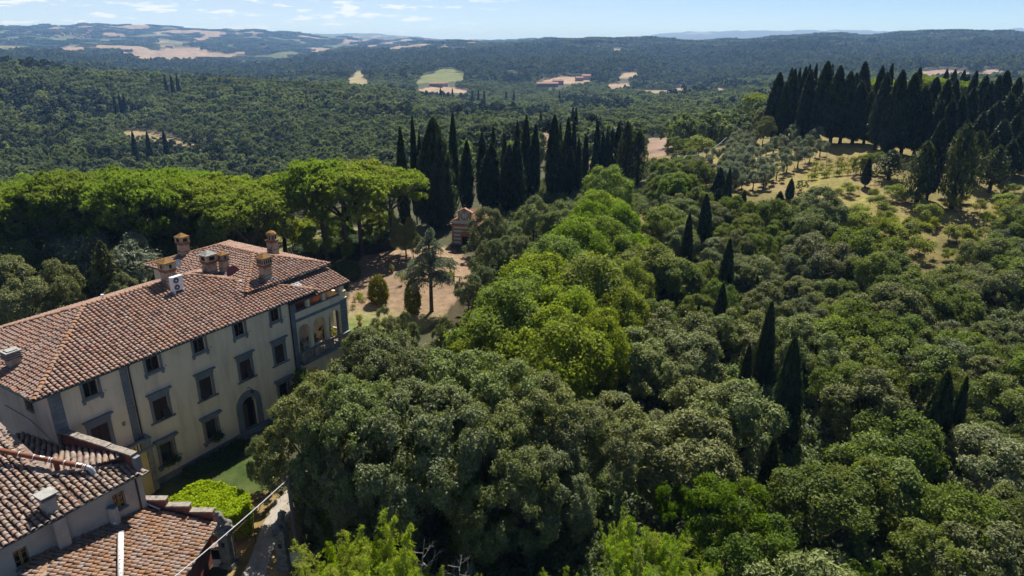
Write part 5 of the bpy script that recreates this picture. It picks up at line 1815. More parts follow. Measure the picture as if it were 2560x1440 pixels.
# ---- loggia wing
lg = HB()
wall_panel(lg, fm_front(0), 39.42, 45.08, 4.3, 8.5, [(39.55, 40.97, 4.4, 7.33, True), (41.36, 42.98, 4.4, 7.27, True), (43.4, 45.05, 4.4, 7.27, True)], 0.34)
wall_panel(lg, fm_front(0), 39.42, 45.9, 0.0, 4.28, [(40.1, 41.5, 0.2, 2.6, True), (42.4, 43.8, 0.2, 2.6, True)], 0.34)
wall_panel(lg, fm_end(45.9, 1), 0.0, 5.0, 0.0, 4.28, [(1.2, 3.4, 0.2, 2.6, True)], 0.34)
lg.hbox(39.42, 45.08, -0.16, 0.0, 8.78, 9.46)
lg.hbox(45.45, 45.9, -4.6, -3.9, 4.4, 8.5)
lg.hbox(45.45, 45.9, -2.5, -2.0, 4.4, 8.5)
lg.hbox(45.45, 45.9, -4.6, -0.7, 7.9, 8.5)
lg.hbox(45.6, 45.9, -4.6, -0.4, 8.5, 9.46)
lg.hbox(39.42, 45.9, -4.8, -4.6, 0, 8.4)
lg.hbox(39.42, 45.7, -4.6, -0.02, 4.18, 4.3)
lg.hbox(39.42, 45.7, -4.6, -0.36, 8.3, 8.42)
lg.build('loggia_wall', M_PLASTER, villa)
m = HB()
m.hbox(39.42, 45.04, -0.2, 0.06, 8.50, 8.78)
m.hbox(39.42, 45.04, -0.22, 0.10, 9.46, 9.54)
m.build('string_course', M_STONE, villa)
z = 8.9
m = HB()
m.hbox(45.10, 45.88, -0.72, 0.02, 0.0, 8.88)
m.build('mortar', M_JOINT, villa)
while z > 0.4:
    m = HB()
    m.hbox(45.07, 45.92, -0.76, 0.05, z - 0.405, z - 0.02)
    m.build('quoin_stone', M_STONE, villa)
    z -= 0.425
m = HB()
m.hbox(45.0, 45.98, -0.8, 0.12, 8.9, 9.02)
m.hbox(45.12, 45.86, -0.72, 0.02, 9.02, 9.62)
m.hbox(45.05, 45.93, -0.76, 0.08, 9.62, 9.72)
m.hbox(45.2, 45.8, -0.65, -0.05, 9.72, 10.5)
m.build('corner_pier', M_PLASTER, villa)
for s in (41.1, 43.1):
    m = HB()
    m.hbox(s - 0.19, s + 0.19, -0.3, 0.0, 9.54, 10.5)
    m.build('loggia_post', M_PLASTER, villa)
for s in (39.6,):
    m = HB()
    m.hbox(39.42, 39.62, -0.3, -0.02, 9.54, 10.7)
    m.build('loggia_post', M_STONE, villa)
m = HB()
m.hbox(39.42, 45.6, -2.75, -2.6, 8.42, 11.9)
m.build('gallery_wall', M_REDROOM, villa)
m = HB()
m.hbox(39.42, 45.95, -0.25, 0.55, 4.28, 4.44)
m.hbox(39.42, 45.90, -0.25, 0.42, 4.14, 4.275)
m.build('balcony_slab', M_STONE, villa)
rail = HB()
rail.hbox(39.42, 45.9, 0.16, 0.42, 5.34, 5.46)
rail.hbox(39.42, 45.9, 0.18, 0.40, 4.442, 4.56)
rail = rail.build('balustrade', M_STONE, villa)
for s in (39.62, 41.2, 43.2, 45.55):
    m = HB()
    m.hbox(s - 0.2, s + 0.2, 0.15, 0.43, 4.563, 5.337)
    m.build('pedestal', M_CHIM, rail)
for (a, b) in ((39.85, 40.98), (41.45, 42.98), (43.45, 45.3)):
    n = int((b - a) / 0.2)
    for k in range(n):
        s = a + (k + 0.5) * (b - a) / n
        m = MB()
        m.lathe(s - S0, -0.29, [(0.055, 4.56), (0.075, 4.72), (0.07, 4.85), (0.04, 5.1), (0.06, 5.22), (0.06, 5.34)], 7)
        m.build('baluster', M_CHIM, rail, smooth=True)
# inner end balustrade of the loggia
m = HB()
m.hbox(45.5, 45.75, -4.0, -0.8, 5.3, 5.42)
er = m.build('balustrade', M_CHIM, villa)
for k in range(15):
    m = MB()
    m.lathe(45.62 - S0, 0.9 + k * 0.21, [(0.05, 4.3), (0.07, 4.6), (0.04, 5.0), (0.055, 5.3)], 6)
    m.build('baluster', M_CHIM, er, smooth=True)

# ---- belvedere block behind
bl = HB()
bl.hbox(36.7, 45.6, -17.0, -2.65, 0.0, 11.9)
bl.build('belvedere_wall', M_PLASTER, villa)

# ---- roofs (planes in villa axes X = s - S0, Y = -n)
SL = 0.31


def pl(a, bs, cn):
    """Plane z = a + bs*s + cn*n rewritten for X, Y."""
    return (a + bs * S0, bs, -cn)


ZE = 10.92
P_FRONT = pl(ZE + SL * 0.40, 0, -SL)
P_LEFT = pl(ZE - SL * 17.33, SL, 0)
P_BACK = pl(ZE + SL * 15.05, 0, SL)
P_END = pl(ZE + SL * 42.0, -SL, 0)
RZ, RN_ = ZE + SL * 7.725, -7.325
A_, B_, C_, D_ = (17.33, 0.40), (42.0, 0.40), (42.0, -15.05), (17.33, -15.05)
R1, R2 = (17.33 + 7.725, RN_), (42.0 - 7.725, RN_)
BZ = 12.0
b0, b1, bn0, bn1 = 36.15, 46.15, -17.5, -2.1
P_BW = pl(BZ - SL * b0, SL, 0)
P_BE = pl(BZ + SL * b1, -SL, 0)
P_BN = pl(BZ + SL * bn1, 0, -SL)
P_BS = pl(BZ - SL * bn0, 0, SL)
Q1, Q2 = (41.15, bn0 + 5.0), (41.15, bn1 - 5.0)
LZ = 10.60
P_LOG = pl(LZ + SL * 0.51, 0, -SL)


def xy(pts):
    return [(s - S0, -n) for s, n in pts]


def z_of(plane, X, Y):
    return plane[0] + plane[1] * X + plane[2] * Y


def bel_z(X, Y):
    s, n = X + S0, -Y
    if b0 < s < b1 and bn0 < n < bn1:
        return min(z_of(q, X, Y) for q in (P_BW, P_BE, P_BN, P_BS))
    return -9


def main_z(X, Y):
    s, n = X + S0, -Y
    if 17.33 < s < 42.0 and -15.05 < n < 0.4:
        return min(z_of(q, X, Y) for q in (P_FRONT, P_LEFT, P_BACK, P_END))
    return -9


rf = HB()
for poly, P_ in (([A_, B_, R2, R1], P_FRONT), ([D_, A_, R1], P_LEFT), ([C_, D_, R1, R2], P_BACK), ([B_, C_, R2], P_END)):
    deck(rf, xy(poly), P_)
roof = rf.build('roof', M_DECK, villa)
sets = [tile_sites(xy([A_, B_, R2, R1]), P_FRONT, (0, -1)), tile_sites(xy([D_, A_, R1]), P_LEFT, (-1, 0)),
        tile_sites(xy([C_, D_, R1, R2]), P_BACK, (0, 1)), tile_sites(xy([B_, C_, R2]), P_END, (1, 0), lambda X, Y, z: z > bel_z(X, Y) - 0.05)]
lay_tiles(roof, sets, TV, TF, 'roof_tile', M_TILE, CAM_L, 300, 'roof_tiles')


def z3(p, z):
    return (p[0] - S0, -p[1], z)


hips = [line_sites(z3(A_, ZE), z3(R1, RZ)), line_sites(z3(D_, ZE), z3(R1, RZ)), line_sites(z3(R1, RZ), z3(R2, RZ)), line_sites(z3(B_, ZE), z3(R2, RZ))]
lay_tiles(roof, hips, RV, RF, 'ridge_tile', M_RIDGE, CAM_L, 300, 'ridge_tiles')
rf = HB()
ba, bb, bc, bd = (b0, bn1), (b1, bn1), (b1, bn0), (b0, bn0)
for poly, P_ in (([ba, bb, Q2], P_BN), ([bd, ba, Q2, Q1], P_BW), ([bb, bc, Q1, Q2], P_BE), ([bc, bd, Q1], P_BS)):
    deck(rf, xy(poly), P_)
broof = rf.build('belvedere_roof', M_DECK, villa)
kp = lambda X, Y, z: z > main_z(X, Y) - 0.05
sets = [tile_sites(xy([ba, bb, Q2]), P_BN, (0, -1), kp), tile_sites(xy([bd, ba, Q2, Q1]), P_BW, (-1, 0), kp), tile_sites(xy([bb, bc, Q1, Q2]), P_BE, (1, 0)), tile_sites(xy([bc, bd, Q1]), P_BS, (0, 1))]
lay_tiles(broof, sets, TV, TF, 'roof_tile', M_TILE, CAM_L, 300, 'roof_tiles')
BR = BZ + SL * 5.0
hips = [line_sites(z3(ba, BZ), z3(Q2, BR)), line_sites(z3(bb, BZ), z3(Q2, BR)), line_sites(z3(bd, BZ), z3(Q1, BR)), line_sites(z3(bc, BZ), z3(Q1, BR)), line_sites(z3(Q2, BR), z3(Q1, BR))]
lay_tiles(broof, hips, RV, RF, 'ridge_tile', M_RIDGE, CAM_L, 300, 'ridge_tiles')
m = HB()
m.tube([V3(b0 + 1.5, bn1 + 0.06, BZ - 0.05), V3(b1, bn1 + 0.06, BZ - 0.05)], 0.075, 7)
m.build('gutter', M_GUTTER, villa)
rf = HB()
lpoly = [(38.6, 0.51), (46.2, 0.51), (46.2, -2.6), (38.6, -2.6)]
deck(rf, xy(lpoly), P_LOG)
lroof = rf.build('loggia_roof', M_DECK, villa)
lay_tiles(lroof, [tile_sites(xy(lpoly), P_LOG, (0, -1), lambda X, Y, z: z > main_z(X, Y) - 0.03)], TV, TF, 'roof_tile', M_TILE, CAM_L, 300, 'roof_tiles')
# white mortar in the valley, sky-light, low roof vent
m = HB()
for (s, n) in ((37.2, -4.4), (37.9, -3.5), (38.6, -2.8)):
    zz = P_END[0] + P_END[1] * (s - S0)
    m.add([V3(s - .5, n - .35, zz + .16 + .02), V3(s + .1, n - .6, zz + .10), V3(s + .55, n + .3, zz + .03), V3(s - .1, n + .55, zz + .12), V3(s, n, zz + .2)], [(0, 1, 4), (1, 2, 4), (2, 3, 4), (3, 0, 4)])
m.build('valley_mortar', M_CEMENT, villa)
m = HB()
zz = P_LOG[0] + P_LOG[2] * 1.6
m.add([V3(40.9, -1.9, zz + .26), V3(41.7, -1.9, zz + .26), V3(41.7, -1.2, zz + .06), V3(40.9, -1.2, zz + .06), V3(40.9, -1.9, zz), V3(41.7, -1.9, zz), V3(41.7, -1.2, zz - .2), V3(40.9, -1.2, zz - .2)],
      [(0, 1, 2, 3), (0, 4, 5, 1), (3, 2, 6, 7), (1, 5, 6, 2), (0, 3, 7, 4)])
m.build('skylight', M_FLASH, villa)
m = MB()
m.tube([(27.1 - S0, 8.2, 12.9), (27.1 - S0, 8.2, 13.45)], 0.07, 8)
m.lathe(27.1 - S0, 8.2, [(0.12, 13.45), (0.12, 13.6)], 8)
m.build('roof_vent', M_WHITE, villa)


# ---- chimneys
def chimney(s, n, zb, h, w, style, lab):
    x, y = s - S0, -n
    m = MB()
    hs = h * (0.52 if style != 'short' else 0.66)
    m.frustum(x, y, zb - 1.0, zb + hs, w * 0.98, w * 0.98, w * 0.9, w * 0.9)
    c = m.build('chimney', M_CHIM, villa, label=lab)
    mm = MB()
    mm.frustum(x, y, zb + hs * 0.42, zb + hs * 0.42 + 0.05, w * 1.0, w * 1.0, w * 1.0, w * 1.0)
    mm.build('moulding', M_CHIMBAND, c)
    mm = MB()
    z = zb + hs + 0.002
    bh = h * 0.12
    mm.frustum(x, y, z, z + bh, w * 0.92, w * 0.92, w * 1.18, w * 1.18)
    mm.build('brick_band', M_CHIMBAND, c)
    z += bh + 0.002
    hh = h * 0.24
    ww = w * (1.08 if style != 'slots' else 1.12)
    mm = MB()
    if style == 'round':
        mm.lathe(x, y, [(w * 0.5, z), (w * 0.5, z + hh)], 8)
    else:
        mm.frustum(x, y, z, z + hh, ww, ww, ww, ww)
    mm.build('chimney_head', M_CHIM, c)
    n_op = {'slots': 4, 'two': 1, 'round': 2, 'plain': 1, 'short': 1}[style]
    for k in range(n_op):
        for ax in range(4):
            mm = MB()
            wd = ww * (0.12 if n_op > 2 else (0.5 if style == 'two' else (0.16 if style == 'round' else 0.22)))
            off = (k - (n_op - 1) / 2) * ww * (0.24 if n_op > 2 else 0.3)
            z0, z1 = z + hh * 0.18, z + hh * 0.82
            hw_ = (w * 0.5 * 0.96 if style == 'round' else ww / 2) + 0.006
            if ax == 0: mm.box(x + off - wd / 2, x + off + wd / 2, y - hw_, y - hw_ + 0.03, z0, z1)
            if ax == 1: mm.box(x + off - wd / 2, x + off + wd / 2, y + hw_ - 0.03, y + hw_, z0, z1)
            if ax == 2: mm.box(x - hw_, x - hw_ + 0.03, y + off - wd / 2, y + off + wd / 2, z0, z1)
            if ax == 3: mm.box(x + hw_ - 0.03, x + hw_, y + off - wd / 2, y + off + wd / 2, z0, z1)
            mm.build('flue_opening', M_DARK, c)
    z += hh + 0.002
    mm = MB()
    if style == 'round':
        mm.lathe(x, y, [(w * 0.62, z), (w * 0.62, z + 0.08), (w * 0.45, z + h * 0.1), (w * 0.05, z + h * 0.17)], 8)
    else:
        mm.frustum(x, y, z, z + 0.07, w * 1.2, w * 1.2, w * 1.2, w * 1.2)
        mm.frustum(x, y, z + 0.07, z + 0.07 + h * 0.15, w * 1.1, w * 1.1, w * 0.12, w * 0.12)
    mm.build('chimney_cap', M_CEMENT if 'pale' in lab else M_LICHCAP, c)
    return c


chimney(32.2, -6.95, 13.1, 2.35, 0.98, 'plain', 'stained chimney with orange lichened cap beside the air conditioner')
chimney(36.9, -8.0, 12.4, 2.35, 1.02, 'two', 'chimney with square openings and pale pointed cap')
chimney(38.0, -7.4, 12.5, 1.75, 0.72, 'short', 'small narrow chimney beside the one with the pale cap'.replace('pale', 'light'))
chimney(39.2, -3.1, 12.2, 2.45, 0.86, 'slots', 'chimney with a row of narrow slots under an orange cap')
chimney(43.6, -7.2, 12.9, 2.35, 0.86, 'round', 'eight-sided chimney beyond the roof ridge')
chimney(38.95, -14.9, 12.75, 2.2, 0.9, 'two', 'far left chimney standing against the trees')
m = HB()
m.hbox(18.45, 19.2, -5.65, -4.9, 10.9, 11.95)
c = m.build('chimney', M_CHIM, villa, label='low chimney capped with stacked grey slabs near the roof corner')
for k in range(4):
    mm = HB()
    z = 11.98 + k * 0.17
    mm.hbox(18.32, 19.33, -5.78, -4.77, z, z + 0.10)
    mm.hbox(18.5, 19.15, -5.6, -4.95, z + 0.10, z + 0.17)
    mm.build('chimney_slab', M_LICHSTONE if k < 3 else M_CEMENT, c)
for s, n, z in ((38.0, -7.4, 12.5), (39.2, -3.1, 12.2)):
    mm = HB()
    mm.hbox(s - .55, s + .5, n - .5, n + .55, z - .35, z + .22)
    mm.build('flashing', M_FLASH, villa)

# ------------------------------------------------------------------ things standing on the villa roof
def hroot(name, s, n, z, rz=0.0):
    x, y = hw(s, n)
    return empty(name, (x, y, z), math.pi / 2 - HAZ + rz)


ac = hroot('air_conditioner', 31.9, -5.45, 12.72)
tag(ac, 'white air conditioner with two stacked fans on the villa roof', 'air conditioner')
m = MB(); m.box(-0.5, 0.5, -0.2, 0.2, 0.32, 1.55); m.build('casing', M_WHITE, ac)
M_FAN = solid('fan_grey', (0.12, 0.13, 0.14), rough=0.6)
for z in (0.62, 1.22):
    m = MB()
    vs = [(-0.12 + 0.25 * math.cos(t), -0.215, z + 0.25 * math.sin(t)) for t in [k * math.pi / 9 for k in range(18)]]
    m.add(vs + [(a, -0.19, b) for a, b in [(v[0], v[2]) for v in vs]], [tuple(range(18))] + [(k, (k + 1) % 18, (k + 1) % 18 + 18, k + 18) for k in range(18)])
    g = m.build('fan_grille', M_FAN, ac)
    m = MB()
    vs = [(-0.12 + 0.07 * math.cos(t), -0.225, z + 0.07 * math.sin(t)) for t in [k * math.pi / 5 for k in range(10)]]
    m.add(vs, [tuple(range(10))])
    m.build('fan_hub', M_WHITE, g)
    for k in range(4):
        t = k * math.pi / 2 + 0.4
        m = MB()
        c_, s_ = math.cos(t), math.sin(t)
        m.add([(-0.12 + 0.08 * c_, -0.222, z + 0.08 * s_), (-0.12 + 0.22 * c_ - 0.06 * s_, -0.222, z + 0.22 * s_ + 0.06 * c_), (-0.12 + 0.22 * c_ + 0.06 * s_, -0.222, z + 0.22 * s_ - 0.06 * c_)], [(0, 1, 2)])
        m.build('fan_blade', M_IRON, g)
m = MB(); m.box(-0.45, -0.38, -0.3, 0.3, -0.12, 0.32); m.box(0.38, 0.45, -0.3, 0.3, -0.12, 0.32); m.box(-0.5, 0.5, -0.3, -0.24, 0.02, 0.08)
m.build('bracket', M_WHITE, ac)

M_DISHR = solid('dark_red_paint', (0.14, 0.035, 0.035), (0.11, 0.03, 0.03), 3, 0.5, 0.4)
M_DISHG = solid('grey_paint', (0.46, 0.50, 0.55), (0.40, 0.43, 0.47), 3, 0.5, 0.4)


def dish(s, n, z, r, mast, mat, lab, az):
    t = hroot('satellite_dish', s, n, z, az)
    tag(t, lab, 'satellite dish')
    m = MB()
    vs, fs = [], []
    for i in range(5):
        q = i / 4 * r
        for k in range(18):
            a = 2 * math.pi * k / 18
            vs.append((q * math.cos(a) * 0.94, 0.22 * (q / r) ** 2 * r - 0.1, mast + q * math.sin(a)))
    for i in range(4):
        for k in range(18):
            fs.append((i * 18 + k, i * 18 + (k + 1) % 18, (i + 1) * 18 + (k + 1) % 18, (i + 1) * 18 + k))
    m.add(vs, fs)
    m.build('reflector', mat, t, smooth=True)
    m = MB(); m.tube([(0, -0.16, -0.4), (0, -0.16, mast)], 0.03, 7); m.build('mast', M_DISHG, t)
    m = MB(); m.tube([(0, -0.1, mast - r * 0.6), (0, 0.55 * r + 0.1, mast - 0.1 * r)], 0.015, 5); m.lathe(0, 0.55 * r + 0.12, [(0.04, mast - 0.14 * r), (0.05, mast)], 7)
    m.build('feed_arm', M_IRON, t)
    return t


dish(37.95, -6.1, 12.15, 0.62, 0.62, M_DISHR, 'dark red satellite dish low on the villa roof', -0.5)
dish(33.2, -6.9, 13.1, 0.36, 1.75, M_DISHG, 'pale grey satellite dish high on a thin mast on the villa roof', -0.3)

# things on the loggia
for k, (s, n) in enumerate(((42.6, -1.6), (40.4, -1.2), (44.4, -1.0), (44.9, -2.4))):
    t = hroot('potted_plant', s, n, 4.3)
    tag(t, ['potted plant standing in the middle arch of the loggia', 'potted plant in the shady left arch of the loggia', 'trailing potted plant in the right arch of the loggia', 'potted plant at the bright end of the loggia'][k], 'plant')
    m = MB(); m.lathe(0, 0, [(0.16, 0), (0.24, 0.42), (0.27, 0.42), (0.27, 0.48)], 10); m.build('pot', M_CHIMBAND, t)
    C, r = broad_lobes(0.5, 0.5, 8)
    P, Nn, tt = lobe_foliage(C + np.array([0, 0, 0.95]), r, 420, per=6, spread=0.08)
    link_mesh('foliage', leaves_mesh('pot_foliage', P, Nn, 0.09, 0.045, tt, M_SHRUB), None, t)
t = hroot('garden_table', 41.9, -1.7, 4.3)
tag(t, 'white cloth-covered table on the loggia seen through the middle arch', 'table')
m = MB(); m.box(-0.8, 0.8, -0.45, 0.45, 0.70, 0.76); m.build('table_top', M_WHITE, t)
for a in (-0.7, 0.7):
    for b in (-0.36, 0.36):
        m = MB(); m.box(a - .03, a + .03, b - .03, b + .03, 0, 0.70); m.build('leg', M_WHITE, t)
for k, (dx, dy) in enumerate(((-0.4, -0.75), (0.4, -0.75), (0.4, 0.75))):
    t = hroot('garden_chair', 41.9 + dx, -1.7 - dy, 4.3, 0 if dy < 0 else math.pi)
    tag(t, ['white garden chair at the left front of the loggia table', 'white garden chair at the right front of the loggia table', 'white garden chair behind the loggia table'][k], 'chair', 'chairs on the loggia')
    m = MB(); m.box(-.22, .22, -.22, .22, .42, .46); m.build('seat', M_WHITE, t)
    m = MB(); m.box(-.22, .22, -.24, -.2, .462, .9); m.build('backrest', M_WHITE, t)
    for a in (-.19, .19):
        for b in (-.19, .19):
            m = MB(); m.box(a - .02, a + .02, b - .02, b + .02, 0, .418); m.build('leg', M_WHITE, t)
# plants on the barred window sills
for k, (s, w) in enumerate(((25.45, 0.75), (29.6, 0.5))):
    t = hroot('window_plants', s, 0.16, 1.46)
    tag(t, ['trailing plants in a box on the left barred window sill', 'trailing plants in a box on the barred window sill nearer the door'][k], 'plant')
    m = MB(); m.box(-w * 0.8, w * 0.8, -0.09, 0.09, 0, 0.16); m.build('planter', M_CHIMBAND, t)
    P = RNG.normal(size=(700, 3)) * np.array([w * 0.45, 0.12, 0.2]) + np.array([0.1, -0.1, 0.12])
    link_mesh('foliage', leaves_mesh('sill_foliage', P, unit(RNG.normal(size=(700, 3))), 0.07, 0.035, RNG.random(700), M_DHEDGE), None, t)

# ------------------------------------------------------------------ small terrace of the villa with its ochre wall
t = HB()
t.hbox(18.6, 23.55, 0.0, 0.62, 0.0, 3.85)
t.build('terrace_wall', M_YELLOW, villa)
t = HB()
t.hbox(18.6, 24.05, 0.0, 0.85, 3.86, 4.02)
t.build('terrace_slab', M_STONE, villa)
t = HB()
t.hbox(18.6, 24.0, 0.55, 0.88, 4.70, 4.82)
t.hbox(23.7, 24.0, 0.03, 0.55, 4.70, 4.82)
t.hbox(23.74, 23.95, 0.04, 0.78, 4.03, 4.695)
t.hbox(23.2, 23.72, 0.62, 0.78, 4.03, 4.695)
tb = t.build('terrace_rail', M_STONE, villa)
for k in range(18):
    s = 19.0 + k * 0.235
    m = HB(); m.hbox(s, s + 0.10, 0.64, 0.76, 4.03, 4.695); m.build('baluster', M_YELLOW, tb)
for k in range(9):
    m = HB(); z = 0.1 + k * 0.415
    m.hbox(23.56, 24.0, -0.02, 0.68, z + 0.012, z + 0.405); m.build('quoin_stone', M_LICHSTONE, villa)
# thin diagonal conduit on the end wall
m = MB()
m.tube([(-0.05, 7.0, 8.0), (-0.05, 3.5, 7.9), (-0.06, 0.4, 6.9)], 0.03, 6)
m.build('conduit', M_CEMENT, villa)

# ------------------------------------------------------------------ annex with grey walls against the villa (house grid)
annex = hroot('annex_building', 15.0, 7.1, 0)
tag(annex, 'low grey annex with old tiled roof in the bottom left corner', 'house')
AX, AY = 15.0, 7.1


def A3(s, n, z):
    return (s - AX, -(n - AY), z)


class AB(MB):
    def abox(self, s0, s1, n0, n1, z0, z1):
        return self.box(s0 - AX, s1 - AX, -(n1 - AY), -(n0 - AY), z0, z1)


w = AB()
wall_panel(w, lambda u, v, d: A3(u, 7.1 - d, v), 6.0, 19.55, 0, 6.62, [(11.92, 12.66, 4.52, 5.72), (17.66, 18.42, 4.72, 5.92)], 0.2)
w.add([A3(19.55, 7.1, 0), A3(19.55, 0.05, 0), A3(19.55, 0.05, 6.5), A3(19.55, 7.1, 6.55)], [(0, 1, 2, 3)])
w.add([A3(15.72, 0.7, 6.5), A3(15.72, 4.3, 6.5), A3(15.72, 4.3, 7.5), A3(15.72, 0.7, 8.55)], [(0, 1, 2, 3)])
w.add([A3(6, -2.5, 6.0), A3(15.72, -2.5, 6.0), A3(15.72, -2.5, 8.5), A3(6, -2.5, 8.5)], [(0, 1, 2, 3)])
w.build('wall', M_GREYPL, annex)
for (a, b, z0, z1) in ((11.92, 12.66, 4.52, 5.72), (17.66, 18.42, 4.72, 5.92)):
    m = AB(); m.abox(a - .02, b + .02, 6.88, 6.91, z0 - .02, z1 + .02); g = m.build('window', M_GLASS, annex)
    for (p_, q_) in ((a, (a + b) / 2 - .01), ((a + b) / 2 + .01, b)):
        m = AB()
        m.abox(p_, p_ + .06, 6.93, 6.98, z0, z1); m.abox(q_ - .06, q_, 6.93, 6.98, z0, z1); m.abox(p_ + .06, q_ - .06, 6.93, 6.98, z0, z0 + .06); m.abox(p_ + .06, q_ - .06, 6.93, 6.98, z1 - .06, z1)
        for k in (1, 2):
            zz = z0 + (z1 - z0) * k / 3
            m.abox(p_ + .06, q_ - .06, 6.935, 6.97, zz - .015, zz + .015)
        m.build('casement', M_YWOOD, g)
    m = AB(); m.abox(a - .1, b + .1, 7.1, 7.2, z0 - .12, z0 - .005); m.build('window_sill', M_FLASH, g)
SA = 0.30
PA_F = (6.62, 0, SA)                                   # front slope, local X, Y (eave at Y = -0.4)
PA_F = (6.62 + SA * 0.4, 0, SA)
# lower slope towards the villa corner
Vp, Vq, Vr = np.array(A3(18.26, -0.3, 6.78)), np.array(A3(18.26, -5.8, 6.05)), np.array(A3(15.72, 4.2, 7.46))
nn = np.cross(Vq - Vp, Vr - Vp)
PA_P = (float(Vp @ nn / nn[2]), float(-nn[0] / nn[2]), float(-nn[1] / nn[2]))


def axy(P):
    return [(s - AX, -(n - AY)) for s, n in P]


left_poly = axy([(6.0, 7.5), (15.75, 7.5), (15.75, -2.5), (6.0, -2.5)])
right_poly = axy([(15.75, 7.5), (19.85, 7.5), (19.4, 6.0), (18.30, 0.0), (18.22, -5.5), (15.75, -5.5)])
rpar = in_poly
m = MB()
deck(m, left_poly, PA_F)
front_r = axy([(15.75, 7.5), (19.85, 7.5), (19.45, 6.35), (15.75, 4.25)])
deck(m, front_r, PA_F)
deck(m, axy([(15.75, 4.25), (19.45, 6.35), (18.30, 0.0), (18.22, -5.8), (14.0, -5.8), (14.0, -2.5), (15.75, -2.5)]), PA_P)
ar = m.build('roof', M_DECK, annex)
cam_a = (CAM_L[0] + S0 - AX, CAM_L[1] + AY, CAM_H)
sets = [tile_sites(left_poly, PA_F, (0, -1), None, 0.36, 0.34, 2.0), tile_sites(front_r, PA_F, (0, -1), None, 0.36, 0.34, 2.0),
        tile_sites(axy([(15.75, 4.25), (19.45, 6.35), (18.30, 0.0), (18.22, -5.5), (15.75, -5.5)]), PA_P, (0.5, 1), None, 0.36, 0.34, 2.0)]
lay_tiles(ar, sets, TV, TF, 'roof_tile', M_TILE_OLD, cam_a, 300, 'roof_tiles')


def slab_tiles(p, q, w, n, mat, parent, name, lift=0.14, over=0.5):
    """Flat stone or clay slabs laid along a line."""
    p, q = np.array(p, float), np.array(q, float)
    d = (q - p) / n
    u = d / np.linalg.norm(d)
    side = np.cross(u, [0, 0, 1.0]); side /= np.linalg.norm(side)
    for k in range(n):
        a, b = p + d * (k + .02), p + d * (k + .97)
        m = MB()
        e = RNG.normal() * 0.02
        top = [a + side * w / 2, b + side * w / 2, b - side * w / 2, a - side * w / 2]
        m.add([v + np.array([0, 0, lift + e + (0.03 if i in (1, 2) else 0)]) for i, v in enumerate(top)] + [v + np.array([0, 0, lift + e - 0.06]) for v in top], [(0, 1, 2, 3), (7, 6, 5, 4), (0, 4, 5, 1), (1, 5, 6, 2), (2, 6, 7, 3), (3, 7, 4, 0)])
        m.build(name, mat, parent)


slab_tiles(A3(15.6, 4.3, 7.58), A3(15.6, -1.6, 9.35), 0.6, 12, M_TILE_OLD, ar, 'verge_tile', 0.12)
lay_tiles(ar, [line_sites(A3(19.6, 6.5, 6.92), A3(15.8, 4.3, 7.56))], RV, RF, 'ridge_tile', M_TILE_OLD, cam_a, 100)
m = AB(); m.tube([A3(6, 7.56, 6.62), A3(19.75, 7.56, 6.62)], 0.06, 6); m.build('gutter', M_GUTTER, annex)
m = AB(); m.tube([A3(19.2, 7.45, 6.6), A3(19.2, 7.2, 6.3), A3(19.2, 7.2, 3.6)], 0.05, 6); m.build('downpipe', M_IRON, annex)
m = AB(); m.abox(19.3, 19.62, 6.9, 7.16, 0, 6.5); m.build('corner_pilaster', M_GREYPL, annex)
# chimney at the eave and its breast down the wall
m = AB(); m.abox(14.05, 14.7, 6.4, 7.1, 6.4, 7.75); c = m.build('chimney', M_GREYPL, annex)
m = AB(); m.abox(13.92, 14.83, 6.27, 7.18, 7.76, 7.86); m.abox(14.1, 14.65, 6.45, 7.0, 7.86, 7.98); m.build('chimney_slab', M_LICHSTONE, c)
m = AB(); m.abox(13.88, 14.87, 6.23, 7.22, 7.985, 8.07); m.build('chimney_slab', M_CEMENT, c)
m = AB(); m.abox(14.05, 14.75, 7.1, 7.5, 4.1, 6.45); m.build('chimney_breast', M_GREYPL, annex, label='pale brick flue breast running down the annex wall')
# brick parapet on the side towards the terrace
pd = np.array([19.4 - 18.45, 7.1 - 0.05]); pd /= np.linalg.norm(pd)
pn = np.array([pd[1], -pd[0]])
par = hroot('parapet_wall', 18.45, 0.05, 6.6)
tag(par, 'old red brick parapet wall with lichened stone coping beside the villa terrace', 'wall')


def P3(l, w_, z):
    s, n = pd * l + pn * w_
    return (s, -n, z - 6.6)


def pbox(mb, l0, l1, w0, w1, z0, z1):
    return mb.add([P3(l0, w0, z0), P3(l1, w0, z0), P3(l1, w1, z0), P3(l0, w1, z0), P3(l0, w0, z1), P3(l1, w0, z1), P3(l1, w1, z1), P3(l0, w1, z1)], [(0, 3, 2, 1), (4, 5, 6, 7), (0, 1, 5, 4), (1, 2, 6, 5), (2, 3, 7, 6), (3, 0, 4, 7)])


pbox(MB(), 0, 7.0, 0, 0.3, 4.0, 7.84)
m = MB(); pbox(m, 0.0, 7.0, 0, 0.34, 4.0, 7.84); m.build('brick_core', M_BRICK, par)
for k in range(9):
    m = MB(); a = 0.0 + k * 7.05 / 9
    e = RNG.normal() * 0.012
    pbox(m, a + .01, a + 7.05 / 9 - .012, -0.08, 0.42, 7.845 + e, 7.96 + e); m.build('coping_stone', M_LICHSTONE, par)
br_me = MB(); br_me.box(-0.13, 0.13, -0.012, 0.012, -0.032, 0.032); br_me = br_me.mesh('brick'); br_me.materials.append(M_BRICK)
ang = math.atan2(-pd[1], pd[0])
for r_ in range(9):
    for k in range(25):
        l = 0.15 + k * 0.277 + (0.138 if r_ % 2 else 0)
        if l > 6.85: continue
        o = link_mesh('brick', br_me, None, par)
        o.location = P3(l, -0.006, 7.02 + r_ * 0.088)
        o.rotation_euler = (0, 0, ang)
